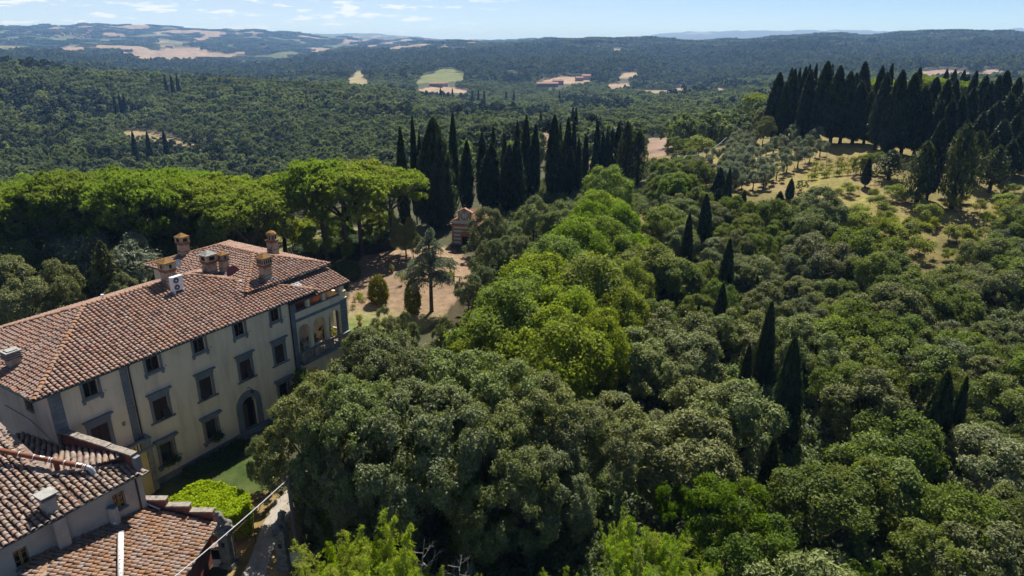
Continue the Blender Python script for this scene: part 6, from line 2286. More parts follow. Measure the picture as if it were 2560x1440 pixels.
m = MB(); pbox(m, 7.0, 7.32, -0.02, 0.38, 6.4, 7.75); m.build('end_post', M_STONE, par)
m = MB(); pbox(m, 7.05, 7.8, -0.1, 0.45, 6.55, 6.68); m.build('corner_slab', M_LICHSTONE, par)

# terracotta flue lying over the annex roof
M_TERRA = solid('terracotta_pipe', (0.25, 0.09, 0.045), (0.17, 0.065, 0.04), 2.5, 0.7, 0.25, stain=(0.10, 0.05, 0.04), stain_scale=1.2, stain_amt=0.6)
M_METAL = solid('worn_steel', (0.42, 0.46, 0.52), (0.30, 0.33, 0.38), 6, 0.45, 0.5, metal=0.4)
fl = hroot('flue_pipe', 17.36, 5.9, 7.4)
tag(fl, 'rust-red flue pipe with white bands lying above the annex roof', 'pipe')


def F3(s, n, z):
    return (s - 17.36, -(n - 5.9), z - 7.4)


p0, p1 = Vector(F3(13.6, 0.4, 9.62)), Vector(F3(17.3, 5.55, 7.72))
m = MB(); m.tube([p0, p1], 0.16, 14); m.build('pipe', M_TERRA, fl, smooth=True)
for t_ in (0.40, 0.53, 0.665, 0.685, 0.80, 0.91, 0.97, 0.985):
    m = MB(); a = p0.lerp(p1, t_); d = (p1 - p0).normalized() * 0.022
    m.tube([a - d, a + d], 0.172, 14); m.build('band', M_WHITE, fl)
for t_ in (0.60, 0.935):
    c = p0.lerp(p1, t_); d = (p1 - p0).normalized(); up = Vector((d.y, -d.x, 0)).normalized() * -0.2 + Vector((0, 0, 1)); up = (up - d * up.dot(d)).normalized(); sd = d.cross(up)
    m = MB(); vs = [c + up * 0.166 + d * 0.15 * math.cos(q) + sd * 0.10 * math.sin(q) - up * 0.05 * abs(math.sin(q)) ** 2 * 0.6 for q in [k * math.pi / 8 for k in range(16)]]
    m.add([v for v in vs] + [c + up * 0.172], [(k, (k + 1) % 16, 16) for k in range(16)])
    st = m.build('sticker', M_WHITE, fl)
    for sx in (-0.03, 0.03):
        m = MB(); q = c + up * 0.178 + d * sx
        m.add([q - d * .018 - sd * .02, q + d * .018 - sd * .02, q + d * .018 + sd * .02, q - d * .018 + sd * .02], [(0, 1, 2, 3)]); m.build('sticker_mark', M_IRON, st)
for k in range(6):
    a0, a1 = k * math.pi / 12, (k + 1) * math.pi / 12
    d = (p1 - p0).normalized()
    def el(a): return p1 + d * (0.32 * math.sin(a)) + Vector((0, 0, -0.32 * (1 - math.cos(a))))
    m = MB(); m.tube([el(a0), el(a1)], [0.165, 0.172], 12); m.build('elbow_segment', M_METAL, fl)
e = p1 + d * 0.32 + Vector((0, 0, -0.32))
m = MB(); m.tube([e, e - Vector((0, 0, 0.45))], 0.165, 12); m.build('flue_end', M_METAL, fl)
for t_ in (0.72,):
    m = MB(); a = p0.lerp(p1, t_); m.box(a.x - .12, a.x + .12, a.y - .12, a.y + .12, a.z - 1.0, a.z - 0.05); m.build('support_block', M_BRICK, fl)

# ------------------------------------------------------------------ shed roof lower still, by the gate (its own axes, world-aligned)
shed = empty('shed', (-22.0, 35.2, 0))
tag(shed, 'low shed with lichened tile roof sloping to the gate, bottom edge of view', 'shed')
SB = 0.275


def zB(x):
    return 2.5 + SB * (-19.95 - x)


PB = (zB(-22.0), -SB, 0)
bpoly = [(x + 22.0, y - 35.2) for x, y in [(-19.9, 30.6), (-19.8, 37.9), (-24.75, 37.75), (-27.9, 32.55), (-27.9, 30.6)]]
m = MB(); deck(m, bpoly, PB); br = m.build('roof', M_DECK, shed)
cam_b = (22.0, -35.2, CAM_H)
sets = [tile_sites(bpoly, PB, (1, 0), None, 0.30, 0.33, 2.0)]
lay_tiles(br, sets, TV * np.array([1.0, 0.95, 1.0]), TF, 'roof_tile', M_TILE_OR, cam_b, 300, 'roof_tiles')
m = MB(); m.box(-1.6, 1.9, -7.0, 2.45, 0, 2.35); m.box(-5.0, -1.6, -7.0, 1.9, 0, 3.0); m.build('wall', M_BRICK, shed)
m = MB(); m.tube([(2.14, -4.6, 2.52), (2.24, 2.75, 2.52)], 0.05, 6); m.build('gutter', M_GUTTER, shed)
m = MB(); m.tube([(1.98, 2.62, 2.5), (1.98, 2.62, 0.2)], 0.045, 6); m.build('downpipe', M_RUSTY, shed)
slab_tiles((-5.3, -3.2, zB(-27.3)), (-4.0, -5.6, zB(-26.0)), 0.5, 6, M_TILE_OR, br, 'verge_tile', 0.13)
# stepped wall with stone copings along the garden side of the shed
sw = empty('stepped_wall', (-22.3, 38.15, 0))
tag(sw, 'stepped brick wall with lichened slabs between shed roof and hedge', 'wall')
for k, (x0, x1, z) in enumerate(((-24.6, -23.1, 4.35), (-23.1, -21.6, 3.85), (-21.6, -20.1, 3.4))):
    m = MB(); m.box(x0 + 22.3, x1 + 22.3, -0.16, 0.16, 0, z - 0.1); m.build('brick_step', M_BRICK, sw)
    m = MB(); m.box(x0 + 22.24, x1 + 22.34, -0.24, 0.24, z - 0.098, z + 0.02); m.build('coping_stone', M_LICHSTONE, sw)
m = MB(); m.tube([(-2.5, -0.25, 4.0), (-2.75, -0.3, 4.35), (-1.9, -0.32, 4.1), (-1.1, -0.4, 3.75)], 0.05, 6); m.build('pipe', M_METAL, sw)
# square vent and white flue on the shed roof
vp = empty('vent_stack', (*hw(17.42, 7.35), 3.75))
tag(vp, 'square grey vent stack with round sticker against the annex wall', 'vent')
m = MB(); m.box(-0.23, 0.23, -0.19, 0.19, -0.6, 1.55); m.build('duct', M_GREYPL, vp)
m = MB(); m.box(-0.27, 0.27, -0.23, 0.23, 1.555, 1.63); m.build('duct_cap', M_FLASH, vp)
m = MB(); vs = [(0.05 + 0.10 * math.cos(k * math.pi / 6), -0.195, 0.45 + 0.12 * math.sin(k * math.pi / 6)) for k in range(12)]; m.add(vs, [tuple(range(12))]); m.build('sticker', M_WHITE, vp)
M_WPIPE = solid('white_pipe', (0.629, 0.620, 0.603), (0.561, 0.552, 0.535), 3, 0.5, 0.4, stain=(0.238, 0.102, 0.076), stain_scale=5, stain_amt=0.5)
wf = empty('white_flue', (-24.6, 35.2, 4.0))
tag(wf, 'white flue pipe with rusty spots lying down the shed roof', 'pipe')
a, b = Vector((0.02, 0.0, 0.12)), Vector((2.35, -4.6, -0.45))
m = MB(); m.tube([a + (b - a) * 0.06, b], 0.17, 14); m.build('pipe', M_WPIPE, wf, smooth=True)
m = MB(); m.tube([a - Vector((0, 0, .25)), a + (b - a) * 0.058], 0.18, 12); m.build('pipe_joint', M_METAL, wf)
for k in range(7):
    c = a.lerp(b, 0.38 + 0.07 * k) + Vector((random.uniform(-.04, .06), 0, 0))
    m = MB(); r = random.uniform(0.025, 0.055)
    d = (b - a).normalized(); sd = d.cross(Vector((0, 0, 1))).normalized(); up = sd.cross(d)
    o = up * 0.172 + sd * random.uniform(-0.03, 0.03)
    m.add([c + o + d * r * math.cos(q) + sd * r * math.sin(q) for q in [j * math.pi / 4 for j in range(8)]], [tuple(range(8))]); m.build('rust_spot', M_TERRA, wf)

# ------------------------------------------------------------------ hedge, gate, drive
M_GRAVEL = solid('pale_gravel', (0.345, 0.315, 0.277), (0.270, 0.240, 0.203), 8, 0.95, 0.1, stain=(0.188, 0.150, 0.105), stain_scale=1.5, stain_amt=0.7, bump=0.4, bump_scale=40)
m = MB()
pts = [(-16.9, 30.0), (-16.85, 34.5), (-17.1, 37.5), (-17.35, 40.5), (-17.2, 43.5), (-16.3, 47.0), (-14.5, 52.0)]
for k in range(len(pts) - 1):
    (x0, y0), (x1, y1) = pts[k], pts[k + 1]
    wd0, wd1 = 0.75 + 0.12 * math.sin(k * 2.1), 0.75 + 0.12 * math.sin((k + 1) * 2.1)
    m.quad((x0 - wd0, y0, float(ground(x0 - wd0, y0)) + .035), (x0 + wd0, y0, float(ground(x0 + wd0, y0)) + .035), (x1 + wd1, y1, float(ground(x1 + wd1, y1)) + .035), (x1 - wd1, y1, float(ground(x1 - wd1, y1)) + .035))
pth = m.build('path', M_GRAVEL)
tag(pth, 'narrow pale gravel drive running through the gate', 'path', kind='structure')


def leafy_box(name, poly, z1, n, L, W, mat, label, cat, bulge=0.25, group=None, round_=False):
    cx, cyy = np.mean([p[0] for p in poly]), np.mean([p[1] for p in poly])
    z0 = float(ground(cx, cyy))
    root = empty(name, (cx, cyy, z0))
    P, Nn = [], []
    per = sum(math.dist(poly[i], poly[(i + 1) % len(poly)]) for i in range(len(poly)))
    xs = [p[0] for p in poly]; ys = [p[1] for p in poly]
    nt_ = int(n * 0.6)
    tx, ty = RNG.uniform(min(xs), max(xs), nt_ * 3), RNG.uniform(min(ys), max(ys), nt_ * 3)
    k = in_poly(tx, ty, poly)
    tx, ty = tx[k][:nt_], ty[k][:nt_]
    tz = z1 + bulge * (fbm(tx * 1.3, ty * 1.3, 5) - 0.5) * 1.6 + RNG.normal(size=len(tx)) * 0.05
    P.append(np.stack([tx, ty, tz], 1)); Nn.append(np.tile([0, 0, 1.0], (len(tx), 1)))
    for i in range(len(poly)):
        a, b = np.array(poly[i]), np.array(poly[(i + 1) % len(poly)])
        L_ = np.linalg.norm(b - a)
        ns = int(n * 0.4 * L_ / per)
        t = RNG.random((ns, 1))
        q = a + (b - a) * t
        nrm = np.array([(b - a)[1], -(b - a)[0]]) / L_
        zz = z0 + RNG.random(ns) * (z1 - z0)
        q = q + nrm * (RNG.normal(size=(ns, 1)) * 0.06 + bulge * 0.5 * (fbm(q[:, 0] * 1.5, zz * 1.5, 9)[:, None] - 0.4))
        P.append(np.column_stack([q, zz])); Nn.append(np.tile([nrm[0], nrm[1], 0.15], (ns, 1)))
    P, Nn = np.concatenate(P), np.concatenate(Nn)
    P = P - np.array([cx, cyy, z0])
    Nn = unit(Nn + RNG.normal(size=Nn.shape) * 0.45)
    s = RNG.uniform(0.7, 1.3, len(P))
    t = np.clip(0.25 + 0.5 * fbm(P[:, 0] * 1.6, P[:, 1] * 1.6, 3) + RNG.normal(size=len(P)) * 0.2, 0, 1)
    link_mesh('foliage', leaves_mesh(name + '_foliage', P, Nn, L * s, W * s, t, mat), None, root)
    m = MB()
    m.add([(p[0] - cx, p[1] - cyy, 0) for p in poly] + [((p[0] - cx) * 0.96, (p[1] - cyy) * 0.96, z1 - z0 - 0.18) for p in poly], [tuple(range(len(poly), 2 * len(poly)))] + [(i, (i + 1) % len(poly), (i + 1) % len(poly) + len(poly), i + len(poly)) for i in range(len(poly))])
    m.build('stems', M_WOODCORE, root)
    tag(root, label, cat, group)
    return root


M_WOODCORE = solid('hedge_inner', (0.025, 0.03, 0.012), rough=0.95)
leafy_box('clipped_hedge', [spot(388, 1266, 2.0), spot(500, 1202, 2.0), spot(560, 1210, 2.0), spot(622, 1236, 2.0), spot(618, 1280, 2.0), spot(540, 1300, 2.0)][::-1], 2.0, 22000, 0.085, 0.055, M_HEDGE, 'bright yellow-green clipped hedge in front of the villa by the gate', 'hedge', 0.35)

M_PILLAR = solid('old_pillar_stone', (0.30, 0.26, 0.19), (0.20, 0.18, 0.14), 2.5, 0.95, 0.1, stain=(0.07, 0.065, 0.06), stain_scale=1.6, stain_amt=0.8, bump=0.5)
M_STATUE = solid('weathered_statue', (0.20, 0.185, 0.165), (0.11, 0.105, 0.10), 6, 0.95, 0.1, bump=0.6, bump_scale=20)
PIL = [(-18.92, 36.8, 0.0), (-15.15, 36.7, math.pi)]
for k, (px_, py_, rr) in enumerate(PIL):
    g = empty('gate_pillar', (px_, py_, 0), -0.15)
    tag(g, ['stone gate pillar left of the drive with a letter slot', 'shaded stone gate pillar right of the drive'][k], 'gate pillar', 'pair of gate pillars')
    m = MB(); m.frustum(0, 0, -0.3, 0.35, 0.95, 0.95, 0.9, 0.9); m.build('base', M_PILLAR, g)
    m = MB(); m.frustum(0, 0, 0.352, 2.55, 0.72, 0.72, 0.70, 0.70); m.build('shaft', M_PILLAR, g)
    m = MB(); m.frustum(0, 0, 2.552, 2.68, 0.74, 0.74, 0.9, 0.9); m.frustum(0, 0, 2.68, 2.86, 0.92, 0.92, 0.96, 0.96); m.frustum(0, 0, 2.86, 3.05, 0.8, 0.8, 0.6, 0.6); m.build('capital', M_PILLAR, g)
    m = MB(); m.box(-0.12, 0.12, -0.375, -0.355, 1.75, 2.1); m.build('letter_slot', M_IRON, g)
    # seated stone lion: haunches, chest, forelegs, maned head in one lofted body
    st = empty('stone_lion', (px_, py_, 3.05), -0.15 - 1.0 + rr)
    tag(st, ['weathered seated stone lion on the left gate pillar', 'weathered seated stone lion on the right gate pillar, in shade'][k], 'statue', 'stone lions on the gate pillars')
    lb = bmesh.new()
    for (cx_, cy2, cz_, rx, ry, rz_) in [(0, .30, .24, .27, .28, .26), (0, .08, .42, .23, .26, .30), (0, -.08, .66, .24, .24, .30), (0, -.14, .95, .25, .23, .25), (0, -.24, 1.16, .17, .18, .19), (0, -.40, 1.10, .10, .12, .10),
                                         (.15, -.26, .34, .085, .09, .34), (-.15, -.26, .34, .085, .09, .34), (.16, -.36, .10, .09, .14, .08), (-.16, -.36, .10, .09, .14, .08), (.25, .18, .2, .13, .24, .2), (-.25, .18, .2, .13, .24, .2), (.28, -.06, .1, .09, .18, .09), (-.28, -.06, .1, .09, .18, .09), (.14, -.14, 1.33, .05, .04, .06), (-.14, -.14, 1.33, .05, .04, .06), (.22, .5, .12, .18, .07, .07), (.2, -.08, .98, .13, .15, .2), (-.2, -.08, .98, .13, .15, .2)]:
        bmesh.ops.create_icosphere(lb, subdivisions=2, radius=1.0, matrix=Matrix.Translation((cx_, cy2, cz_)) @ Matrix.Diagonal((rx, ry, rz_, 1)))
    me = bpy.data.meshes.new('lion_body')
    lb.to_mesh(me)
    lb.free()
    lo = bpy.data.objects.new('lion_body', me)
    COL.objects.link(lo)
    md = lo.modifiers.new('remesh', 'REMESH')
    md.mode = 'VOXEL'
    md.voxel_size = 0.045
    bpy.context.view_layer.update()
    me2 = bpy.data.meshes.new_from_object(lo.evaluated_get(bpy.context.evaluated_depsgraph_get()))
    lo.modifiers.clear()
    lo.data = me2
    me2.materials.append(M_STATUE)
    me2.polygons.foreach_set('use_smooth', np.ones(len(me2.polygons), dtype=bool))
    lo.parent = st
    m = MB(); m.box(-.32, .32, -.42, .55, -0.002, 0.10); m.build('plinth', M_STATUE, st)
# open iron gate leaf
gt = empty('iron_gate', (-18.5, 36.95, 0), math.radians(72))
tag(gt, 'thin rusty iron gate leaf standing open beside the left pillar', 'gate')
for x in (0.0, 2.0):
    m = MB(); m.box(x - .025, x + .025, -.02, .02, 0.1, 2.5); m.build('gate_post', M_RUSTY, gt)
for z in (0.2, 1.2, 2.4):
    m = MB(); m.box(0.026, 1.974, -.015, .015, z - .02, z + .02); m.build('gate_rail', M_RUSTY, gt)
for k in range(12):
    x = 0.15 + k * 0.154
    m = MB(); m.tube([(x, 0.02, 0.2), (x, 0.02, 2.55)], 0.011, 5); m.build('gate_bar', M_RUSTY, gt)
# little walls either side of the pillars, letter box roof
gw = empty('garden_wall', (-19.75, 36.75, 0))
tag(gw, 'low cream wall with tiled niche between shed and left gate pillar', 'wall')
m = MB(); m.box(-.2, .42, -.14, .14, 0, 1.55); m.build('wall', M_PLASTER, gw)
m = MB(); m.box(-.16, .36, -.17, -.145, 0.65, 1.4); m.build('niche', M_DARK, gw)
slab_tiles((-.25, -.05, 1.6), (.45, -.05, 1.6), 0.55, 3, M_TILE_OLD, gw, 'coping_tile', 0.08)
gw = empty('garden_wall', (-14.2, 36.75, 0))
tag(gw, 'short cream wall right of the shaded gate pillar', 'wall')
m = MB(); m.box(-.55, .5, -.14, .14, -.3, 1.25); m.build('wall', M_PLASTER, gw)
m = MB(); m.box(-.55, .52, -.2, .2, 1.252, 1.32); m.build('coping', M_LICHSTONE, gw)

# pole with service cable
M_POLE = solid('grey_pole_wood', (0.20, 0.18, 0.16), (0.14, 0.125, 0.115), 4, 0.9, 0.15, bump=0.3)
M_CABLE = solid('pale_cable', (0.60, 0.62, 0.64), rough=0.6)
po = empty('utility_pole', (-14.35, 37.0, 0))
tag(po, 'weathered wooden utility pole at the edge of the dark oaks by the gate', 'pole')
m = MB(); m.tube([(0, 0, -0.5), (0, 0, 6.85)], [0.15, 0.115], 9); m.build('pole', M_POLE, po)
m = MB(); m.box(-0.03, 0.03, -0.2, 0.13, 6.55, 6.62); m.build('bracket', M_IRON, po)


def cable(a, b, sag, r, lab, n=14):
    a, b = Vector(a), Vector(b)
    pts = [a.lerp(b, k / n) - Vector((0, 0, 4 * sag * (k / n) * (1 - k / n))) for k in range(n + 1)]
    m = MB(); m.tube([p - a for p in pts], r, 6)
    o = m.build('cable', M_CABLE, None)
    o.location = a
    tag(o, lab, 'cable')
    return o


x2, y2 = spot(395, 1475, 5.6)
cable((-14.45, 36.9, 6.6), (x2, y2, 5.6), 0.12, 0.026, 'thick pale cable hanging from the pole across the gate to the bottom edge')

# ------------------------------------------------------------------ garden: clipped hedges, round bush, conical bushes, cedar
leafy_box('clipped_hedge', [spot(735, 660), spot(735, 635), spot(855, 615), spot(860, 640)][::-1], 1.7, 5000, 0.11, 0.07, M_DHEDGE, 'dark clipped hedge behind the round bush, left of the pine trunk gap', 'hedge', 0.15, 'dark clipped hedges at the garden edge')
leafy_box('clipped_hedge', [spot(870, 640), spot(868, 612), spot(930, 604), spot(935, 632)][::-1], 1.7, 3000, 0.11, 0.07, M_DHEDGE, 'dark clipped hedge between the two right-hand pine trunks', 'hedge', 0.15, 'dark clipped hedges at the garden edge')
leafy_box('clipped_hedge', [spot(940, 630), spot(940, 606), spot(978, 600), spot(980, 622)][::-1], 1.8, 2500, 0.11, 0.07, M_DHEDGE, 'dark hedge end at the foot of the leaning pine', 'hedge', 0.25, 'dark clipped hedges at the garden edge')
leafy_box('clipped_hedge', [spot(735, 675), spot(640, 660), spot(400, 740), spot(410, 765), spot(640, 690)], 1.8, 5000, 0.12, 0.075, M_DHEDGE, 'long dark hedge behind the villa', 'hedge', 0.2, 'dark clipped hedges at the garden edge')


def bush_mesh(name, prof, n, L, W, mat, per=8, lump=0.1, up=0.2):
    """Leaves over a solid of revolution given by (height, radius) pairs."""
    zs, rs = np.array([p[0] for p in prof]), np.array([p[1] for p in prof])
    m = n // per
    zz = RNG.uniform(zs[0], zs[-1], m * 3)
    keep = RNG.random(len(zz)) < np.interp(zz, zs, rs) / rs.max()
    zz = zz[keep][:m]
    m = len(zz)
    ph = RNG.uniform(0, 6.283, m)
    r = np.interp(zz, zs, rs) * (1 + lump * (fbm(ph * 2.2 + 3, zz * 1.7, 13) - 0.5) * 2)
    r *= np.where(RNG.random(m) < 0.2, RNG.uniform(0.6, 0.9, m), 1)
    c = np.stack([np.cos(ph) * r, np.sin(ph) * r, zz], 1)
    slope = np.gradient(rs, zs)
    nz = -np.interp(zz, zs, slope)
    d = unit(np.stack([np.cos(ph), np.sin(ph), np.clip(nz, -1, 3) + up], 1))
    P = np.repeat(c, per, 0) + RNG.normal(size=(m * per, 3)) * L * 1.1
    Nn = unit(np.repeat(d, per, 0) + RNG.normal(size=(m * per, 3)) * 0.5)
    t = np.clip(np.repeat(RNG.random(m), per) * 0.6 + RNG.random(m * per) * 0.4, 0, 1)
    s = RNG.uniform(0.7, 1.3, len(P))
    return leaves_mesh(name, P, Nn, L * s, W * s, t, mat)


def bush(name, x, y, prof, n, L, W, mat, label, cat, per=8, lump=0.1, stem=0.06, group=None, scale=1.0):
    z = float(ground(x, y))
    root = empty(name, (x, y, z), random.uniform(0, 6))
    link_mesh('foliage', bush_mesh(name + '_foliage', prof, n, L, W, mat, per, lump), None, root)
    m = MB(); m.tube([(0, 0, -0.2), (0, 0, prof[-1][0] * 0.8)], [stem, stem * 0.4], 6); m.build('stem', M_BARK, root)
    tag(root, label, cat, group)
    return root


x, y = spot(868, 697)
bush('round_bush', x, y, [(0, 1.5), (0.5, 1.85), (1.2, 1.95), (2.0, 1.7), (2.6, 1.0), (2.9, 0.2)], 9000, 0.085, 0.05, M_DHEDGE, 'large clipped round bush on the lawn beside the loggia roof', 'bush', 8, 0.04)
x, y = spot(865, 660)
bush('young_tree', x, y + 1.5, [(0.6, 0.3), (1.6, 0.9), (2.8, 0.9), (4.2, 0.3)], 2200, 0.10, 0.05, M_SHRUB, 'thin young tree standing behind the round bush', 'tree', 6, 0.25)
x, y = spot(948, 757)
bush('conical_bush', x, y, [(0, 0.7), (0.6, 1.2), (1.8, 1.25), (2.9, 0.95), (3.6, 0.45), (3.9, 0.1)], 6500, 0.10, 0.06, M_GOLD, 'golden green conical bush, the wider one on the left', 'bush', 9, 0.18, group='pair of golden conical bushes')
x, y = spot(1033, 780)
bush('conical_bush', x, y, [(0, 0.5), (0.6, 0.9), (1.8, 0.95), (3.0, 0.8), (4.0, 0.45), (4.5, 0.1)], 6000, 0.10, 0.06, M_GOLD, 'golden green conical bush, the narrower one near the cedar', 'bush', 9, 0.18, group='pair of golden conical bushes')
x, y = spot(835, 676)
bush('yellow_shrub', x, y - 3, [(0, 0.6), (0.8, 1.1), (1.6, 0.8), (2.1, 0.2)], 1500, 0.12, 0.07, M_GOLD, 'yellowish shrub just behind the edge of the loggia roof', 'bush', 6, 0.3)
for (px_, py_, h, lab) in [(980, 682, 1.3, 'little shrub in a red pot on the bare lawn'), (1005, 712, 1.7, 'slender young shrub on the bare lawn left of the cedar'), (1131, 697, 1.2, 'little young shrub right of the cedar'), (900, 815, 1.5, 'small plant in a clay urn at the corner of the lawn')]:
    x, y = spot(px_, py_)
    o = bush('young_shrub', x, y, [(0.45, 0.1), (0.8 * h, 0.34), (h, 0.15)], 260, 0.10, 0.045, M_SHRUB, lab, 'shrub', 5, 0.3, 0.02)
    if 'pot' in lab or 'urn' in lab:
        m = MB(); m.lathe(0, 0, [(0.18, 0), (0.28, 0.36), (0.32, 0.36), (0.3, 0.44)], 9); m.build('pot', M_CHIMBAND, o)
for i in range(9):
    px_, py_ = random.uniform(880, 930), random.uniform(740, 775)
    x, y = spot(px_, py_)
    bush('rose_bush', x, y, [(0.05, 0.15), (0.4, 0.3), (0.75, 0.1)], 130, 0.08, 0.045, M_SHRUB, 'tiny rose bush in the sparse row on the lawn beside the loggia', 'bush', 5, 0.3, 0.015, 'rose bushes on the lawn')
# dark creeper bed at the foot of the villa front
for k, (s, n, w_) in enumerate(((27.5, 1.2, .7), (28.6, 1.4, .9), (29.8, 1.3, .9), (30.8, 1.2, .8), (26.3, 1.0, .5))):
    x, y = hw(s, n)
    bush('low_shrub', x, y, [(0, w_), (0.4, w_), (0.8, w_ * .4)], 900, 0.085, 0.05, M_DHEDGE, 'low dark shrub in the bed along the foot of the villa front', 'bush', 6, 0.3, 0.03, 'shrubs along the villa front')
# leafy shrub climbing at the villa corner by the barred window
x, y = hw(38.2, 1.6)
bush('climbing_shrub', x, y, [(0, .7), (2.0, 1.0), (3.6, 0.9), (4.6, 0.4)], 3600, 0.11, 0.07, M_OAKY, 'bright leafy shrub rising at the villa corner under the loggia', 'bush', 8, 0.3)

# cedar: tiers of drooping plates on a straight stem
cx, cy_ = spot(1079, 779)
ced = empty('cedar', (cx, cy_, 0))
tag(ced, 'blue-grey cedar with drooping tiers and one long bare branch on the lawn', 'cedar')
m = MB()
m.tube([(0, 0, -0.5), (0, 0, 0.3), (0.05, 0, 5.0), (0.0, 0, 9.5), (-0.1, 0, 11.2)], [0.38, 0.27, 0.21, 0.11, 0.02], 9)
P, Al, T = [], [], []
right, back = np.array([1, 0, 0]), np.array([0, 1, 0])
tiers = []
for k in range(46):
    z = RNG.uniform(4.2, 11.0)
    a = k * 2.399963
    L_ = (11.6 - z) * 0.52 + 0.3
    tiers.append((z, a, min(L_, 3.4) * RNG.uniform(0.75, 1.15)))
tiers += [(5.4, math.radians(178), 4.4), (4.9, math.radians(170), 3.6), (7.0, math.radians(-8), 3.6), (6.6, math.radians(5), 3.3), (4.2, math.radians(190), 2.6), (3.2, math.radians(-12), 4.7)]
for i, (z, a, L_) in enumerate(tiers):
    bare = i == len(tiers) - 1
    e = np.array([math.cos(a), math.sin(a), 0])
    pts = []
    for t in np.linspace(0, 1, 7):
        rise = 0.9 * math.sin(t * 2.2) - 0.9 * t * t if not bare else 2.2 * math.sin(min(t * 1.9, 1.57)) - 0.35 * t
        pts.append(np.array([0, 0, z]) + e * L_ * t + np.array([0, 0, rise * (0.8 if not bare else 1)]))
    m.tube(pts, [0.085 if bare else 0.05, .07 if bare else .04, .06 if bare else .03, .05 if bare else .025, .04 if bare else .02, .025, .01], 5, False)
    n_ = 30 if bare else int(85 * L_)
    for q in range(n_):
        t = RNG.uniform(0.55 if bare else 0.2, 1.02)
        w_ = 0.35 * L_ * (1 - abs(t - 0.6)) * (0.3 if bare else 0.9)
        k_ = min(int(t * 6), 5)
        f_ = t * 6 - k_
        b_ = pts[k_] * (1 - f_) + pts[k_ + 1] * f_
        sd = np.array([-e[1], e[0], 0])
        off = RNG.normal() * w_ * 0.5
        c_ = b_ + sd * off + np.array([0, 0, -abs(off) * 0.35 - RNG.exponential(0.16)])
        P.append(c_)
        Al.append(e * 0.7 + sd * np.sign(off) * 0.6 + np.array([0, 0, -0.45]) + RNG.normal(size=3) * 0.35)
        T.append(np.clip(0.3 + 0.5 * RNG.random(), 0, 1))
    if bare or i % 3 == 0:
        for q in range(14 if bare else 4):
            t = RNG.uniform(0.4, 1)
            k_ = min(int(t * 6), 5)
            b_ = pts[k_]
            for dd in np.arange(0.1, RNG.uniform(0.5, 1.3), 0.12):
                P.append(b_ + np.array([RNG.normal() * 0.05, RNG.normal() * 0.05, -dd])); Al.append(np.array([0, 0, -1]) + RNG.normal(size=3) * 0.2); T.append(0.3)
P, Al, T = np.array(P), np.array(Al), np.array(T)
Nn = unit(np.cross(Al, RNG.normal(size=P.shape)) + np.array([0, 0, 0.6]))
link_mesh('crown', leaves_mesh('cedar_crown', P, Nn, RNG.uniform(0.16, 0.3, len(P)), RNG.uniform(0.035, 0.06, len(P)), T, M_CEDAR, along=Al), None, ced)
m.build('trunk', M_BARK_PINE, ced, smooth=True)

# twin-globe garden lamp, red rail
x, y = spot(1125, 684)
lm = empty('garden_lamp', (x, y, 0))
tag(lm, 'garden lamp post with two round globes beside the cedar', 'lamp')
m = MB(); m.tube([(0, 0, 0), (0, 0, 2.5)], 0.05, 8); m.tube([(-.38, 0, 2.3), (0, 0, 2.45), (.38, 0, 2.3)], 0.025, 6); m.lathe(0, 0, [(0.16, 0), (0.1, 0.3), (0.06, 0.4)], 8); m.build('post', M_IRON, lm)
M_GLOBE = solid('cream_globe', (0.62, 0.52, 0.30), rough=0.3, spec=0.5)
for sx in (-.38, .38):
    m = MB(); m.lathe(sx, 0, [(0.02, 2.30), (0.14, 2.36), (0.2, 2.5), (0.14, 2.64), (0.02, 2.70)], 10); m.build('globe', M_GLOBE, lm, smooth=True)
M_RED = solid('red_paint', (0.42, 0.05, 0.04), rough=0.5)
x, y = spot(1008, 622)
x2, y2 = spot(1025, 622)
sw_ = empty('red_rail', (x, y, 0))
tag(sw_, 'red metal rail in the shade at the foot of the huge cypress', 'rail')
m = MB(); m.tube([(0, 0, 1.0), (1.7, 0.1, 1.0)], 0.05, 6); m.build('rail', M_RED, sw_)
for dx in (0.02, 1.68):
    m = MB(); m.tube([(dx, 0.03, 0), (dx, 0.03, 0.96)], 0.035, 6); m.build('post', M_RED, sw_)
# leaning garden pole and bare branches
x, y = spot(745, 660)
gp = empty('leaning_pole', (x, y, 0))
tag(gp, 'thin pale pole leaning in the orchard behind the hedge', 'pole')
m = MB(); m.tube([(0, 0, 0), (-2.2, 1.2, 5.0)], 0.05, 6); m.build('pole', M_CABLE, gp)


def bare_tree(x, y, z, h, lab, mat, seed, nb=14, lean=(0.1, 0)):
    rs = random.Random(seed)
    r_ = empty('bare_tree', (x, y, z))
    tag(r_, lab, 'dead tree')
    m = MB()
    top = Vector((lean[0] * h, lean[1] * h, h))
    m.tube([(0, 0, -.3), top * 0.5 + Vector((rs.uniform(-.1, .1), 0, 0)), top], [0.06, 0.04, 0.012], 6)
    for k in range(nb):
        t = 0.35 + 0.6 * k / nb
        s = top * t
        a = k * 2.4 + rs.uniform(-.4, .4)
        L_ = h * (1.05 - t) * 0.5 + 0.15
        e = s + Vector((math.cos(a) * L_, math.sin(a) * L_, L_ * 0.55))
        m.tube([s, s.lerp(e, .5) + Vector((0, 0, -.05)), e], [0.02, 0.014, 0.006], 4, False)
        for j in range(3):
            q = s.lerp(e, 0.4 + 0.2 * j)
            b = a + rs.choice([-1, 1]) * 0.9
            m.tube([q, q + Vector((math.cos(b), math.sin(b), 0.6)) * L_ * 0.35], [0.01, 0.004], 4, False)
    m.build('trunk', mat, r_)


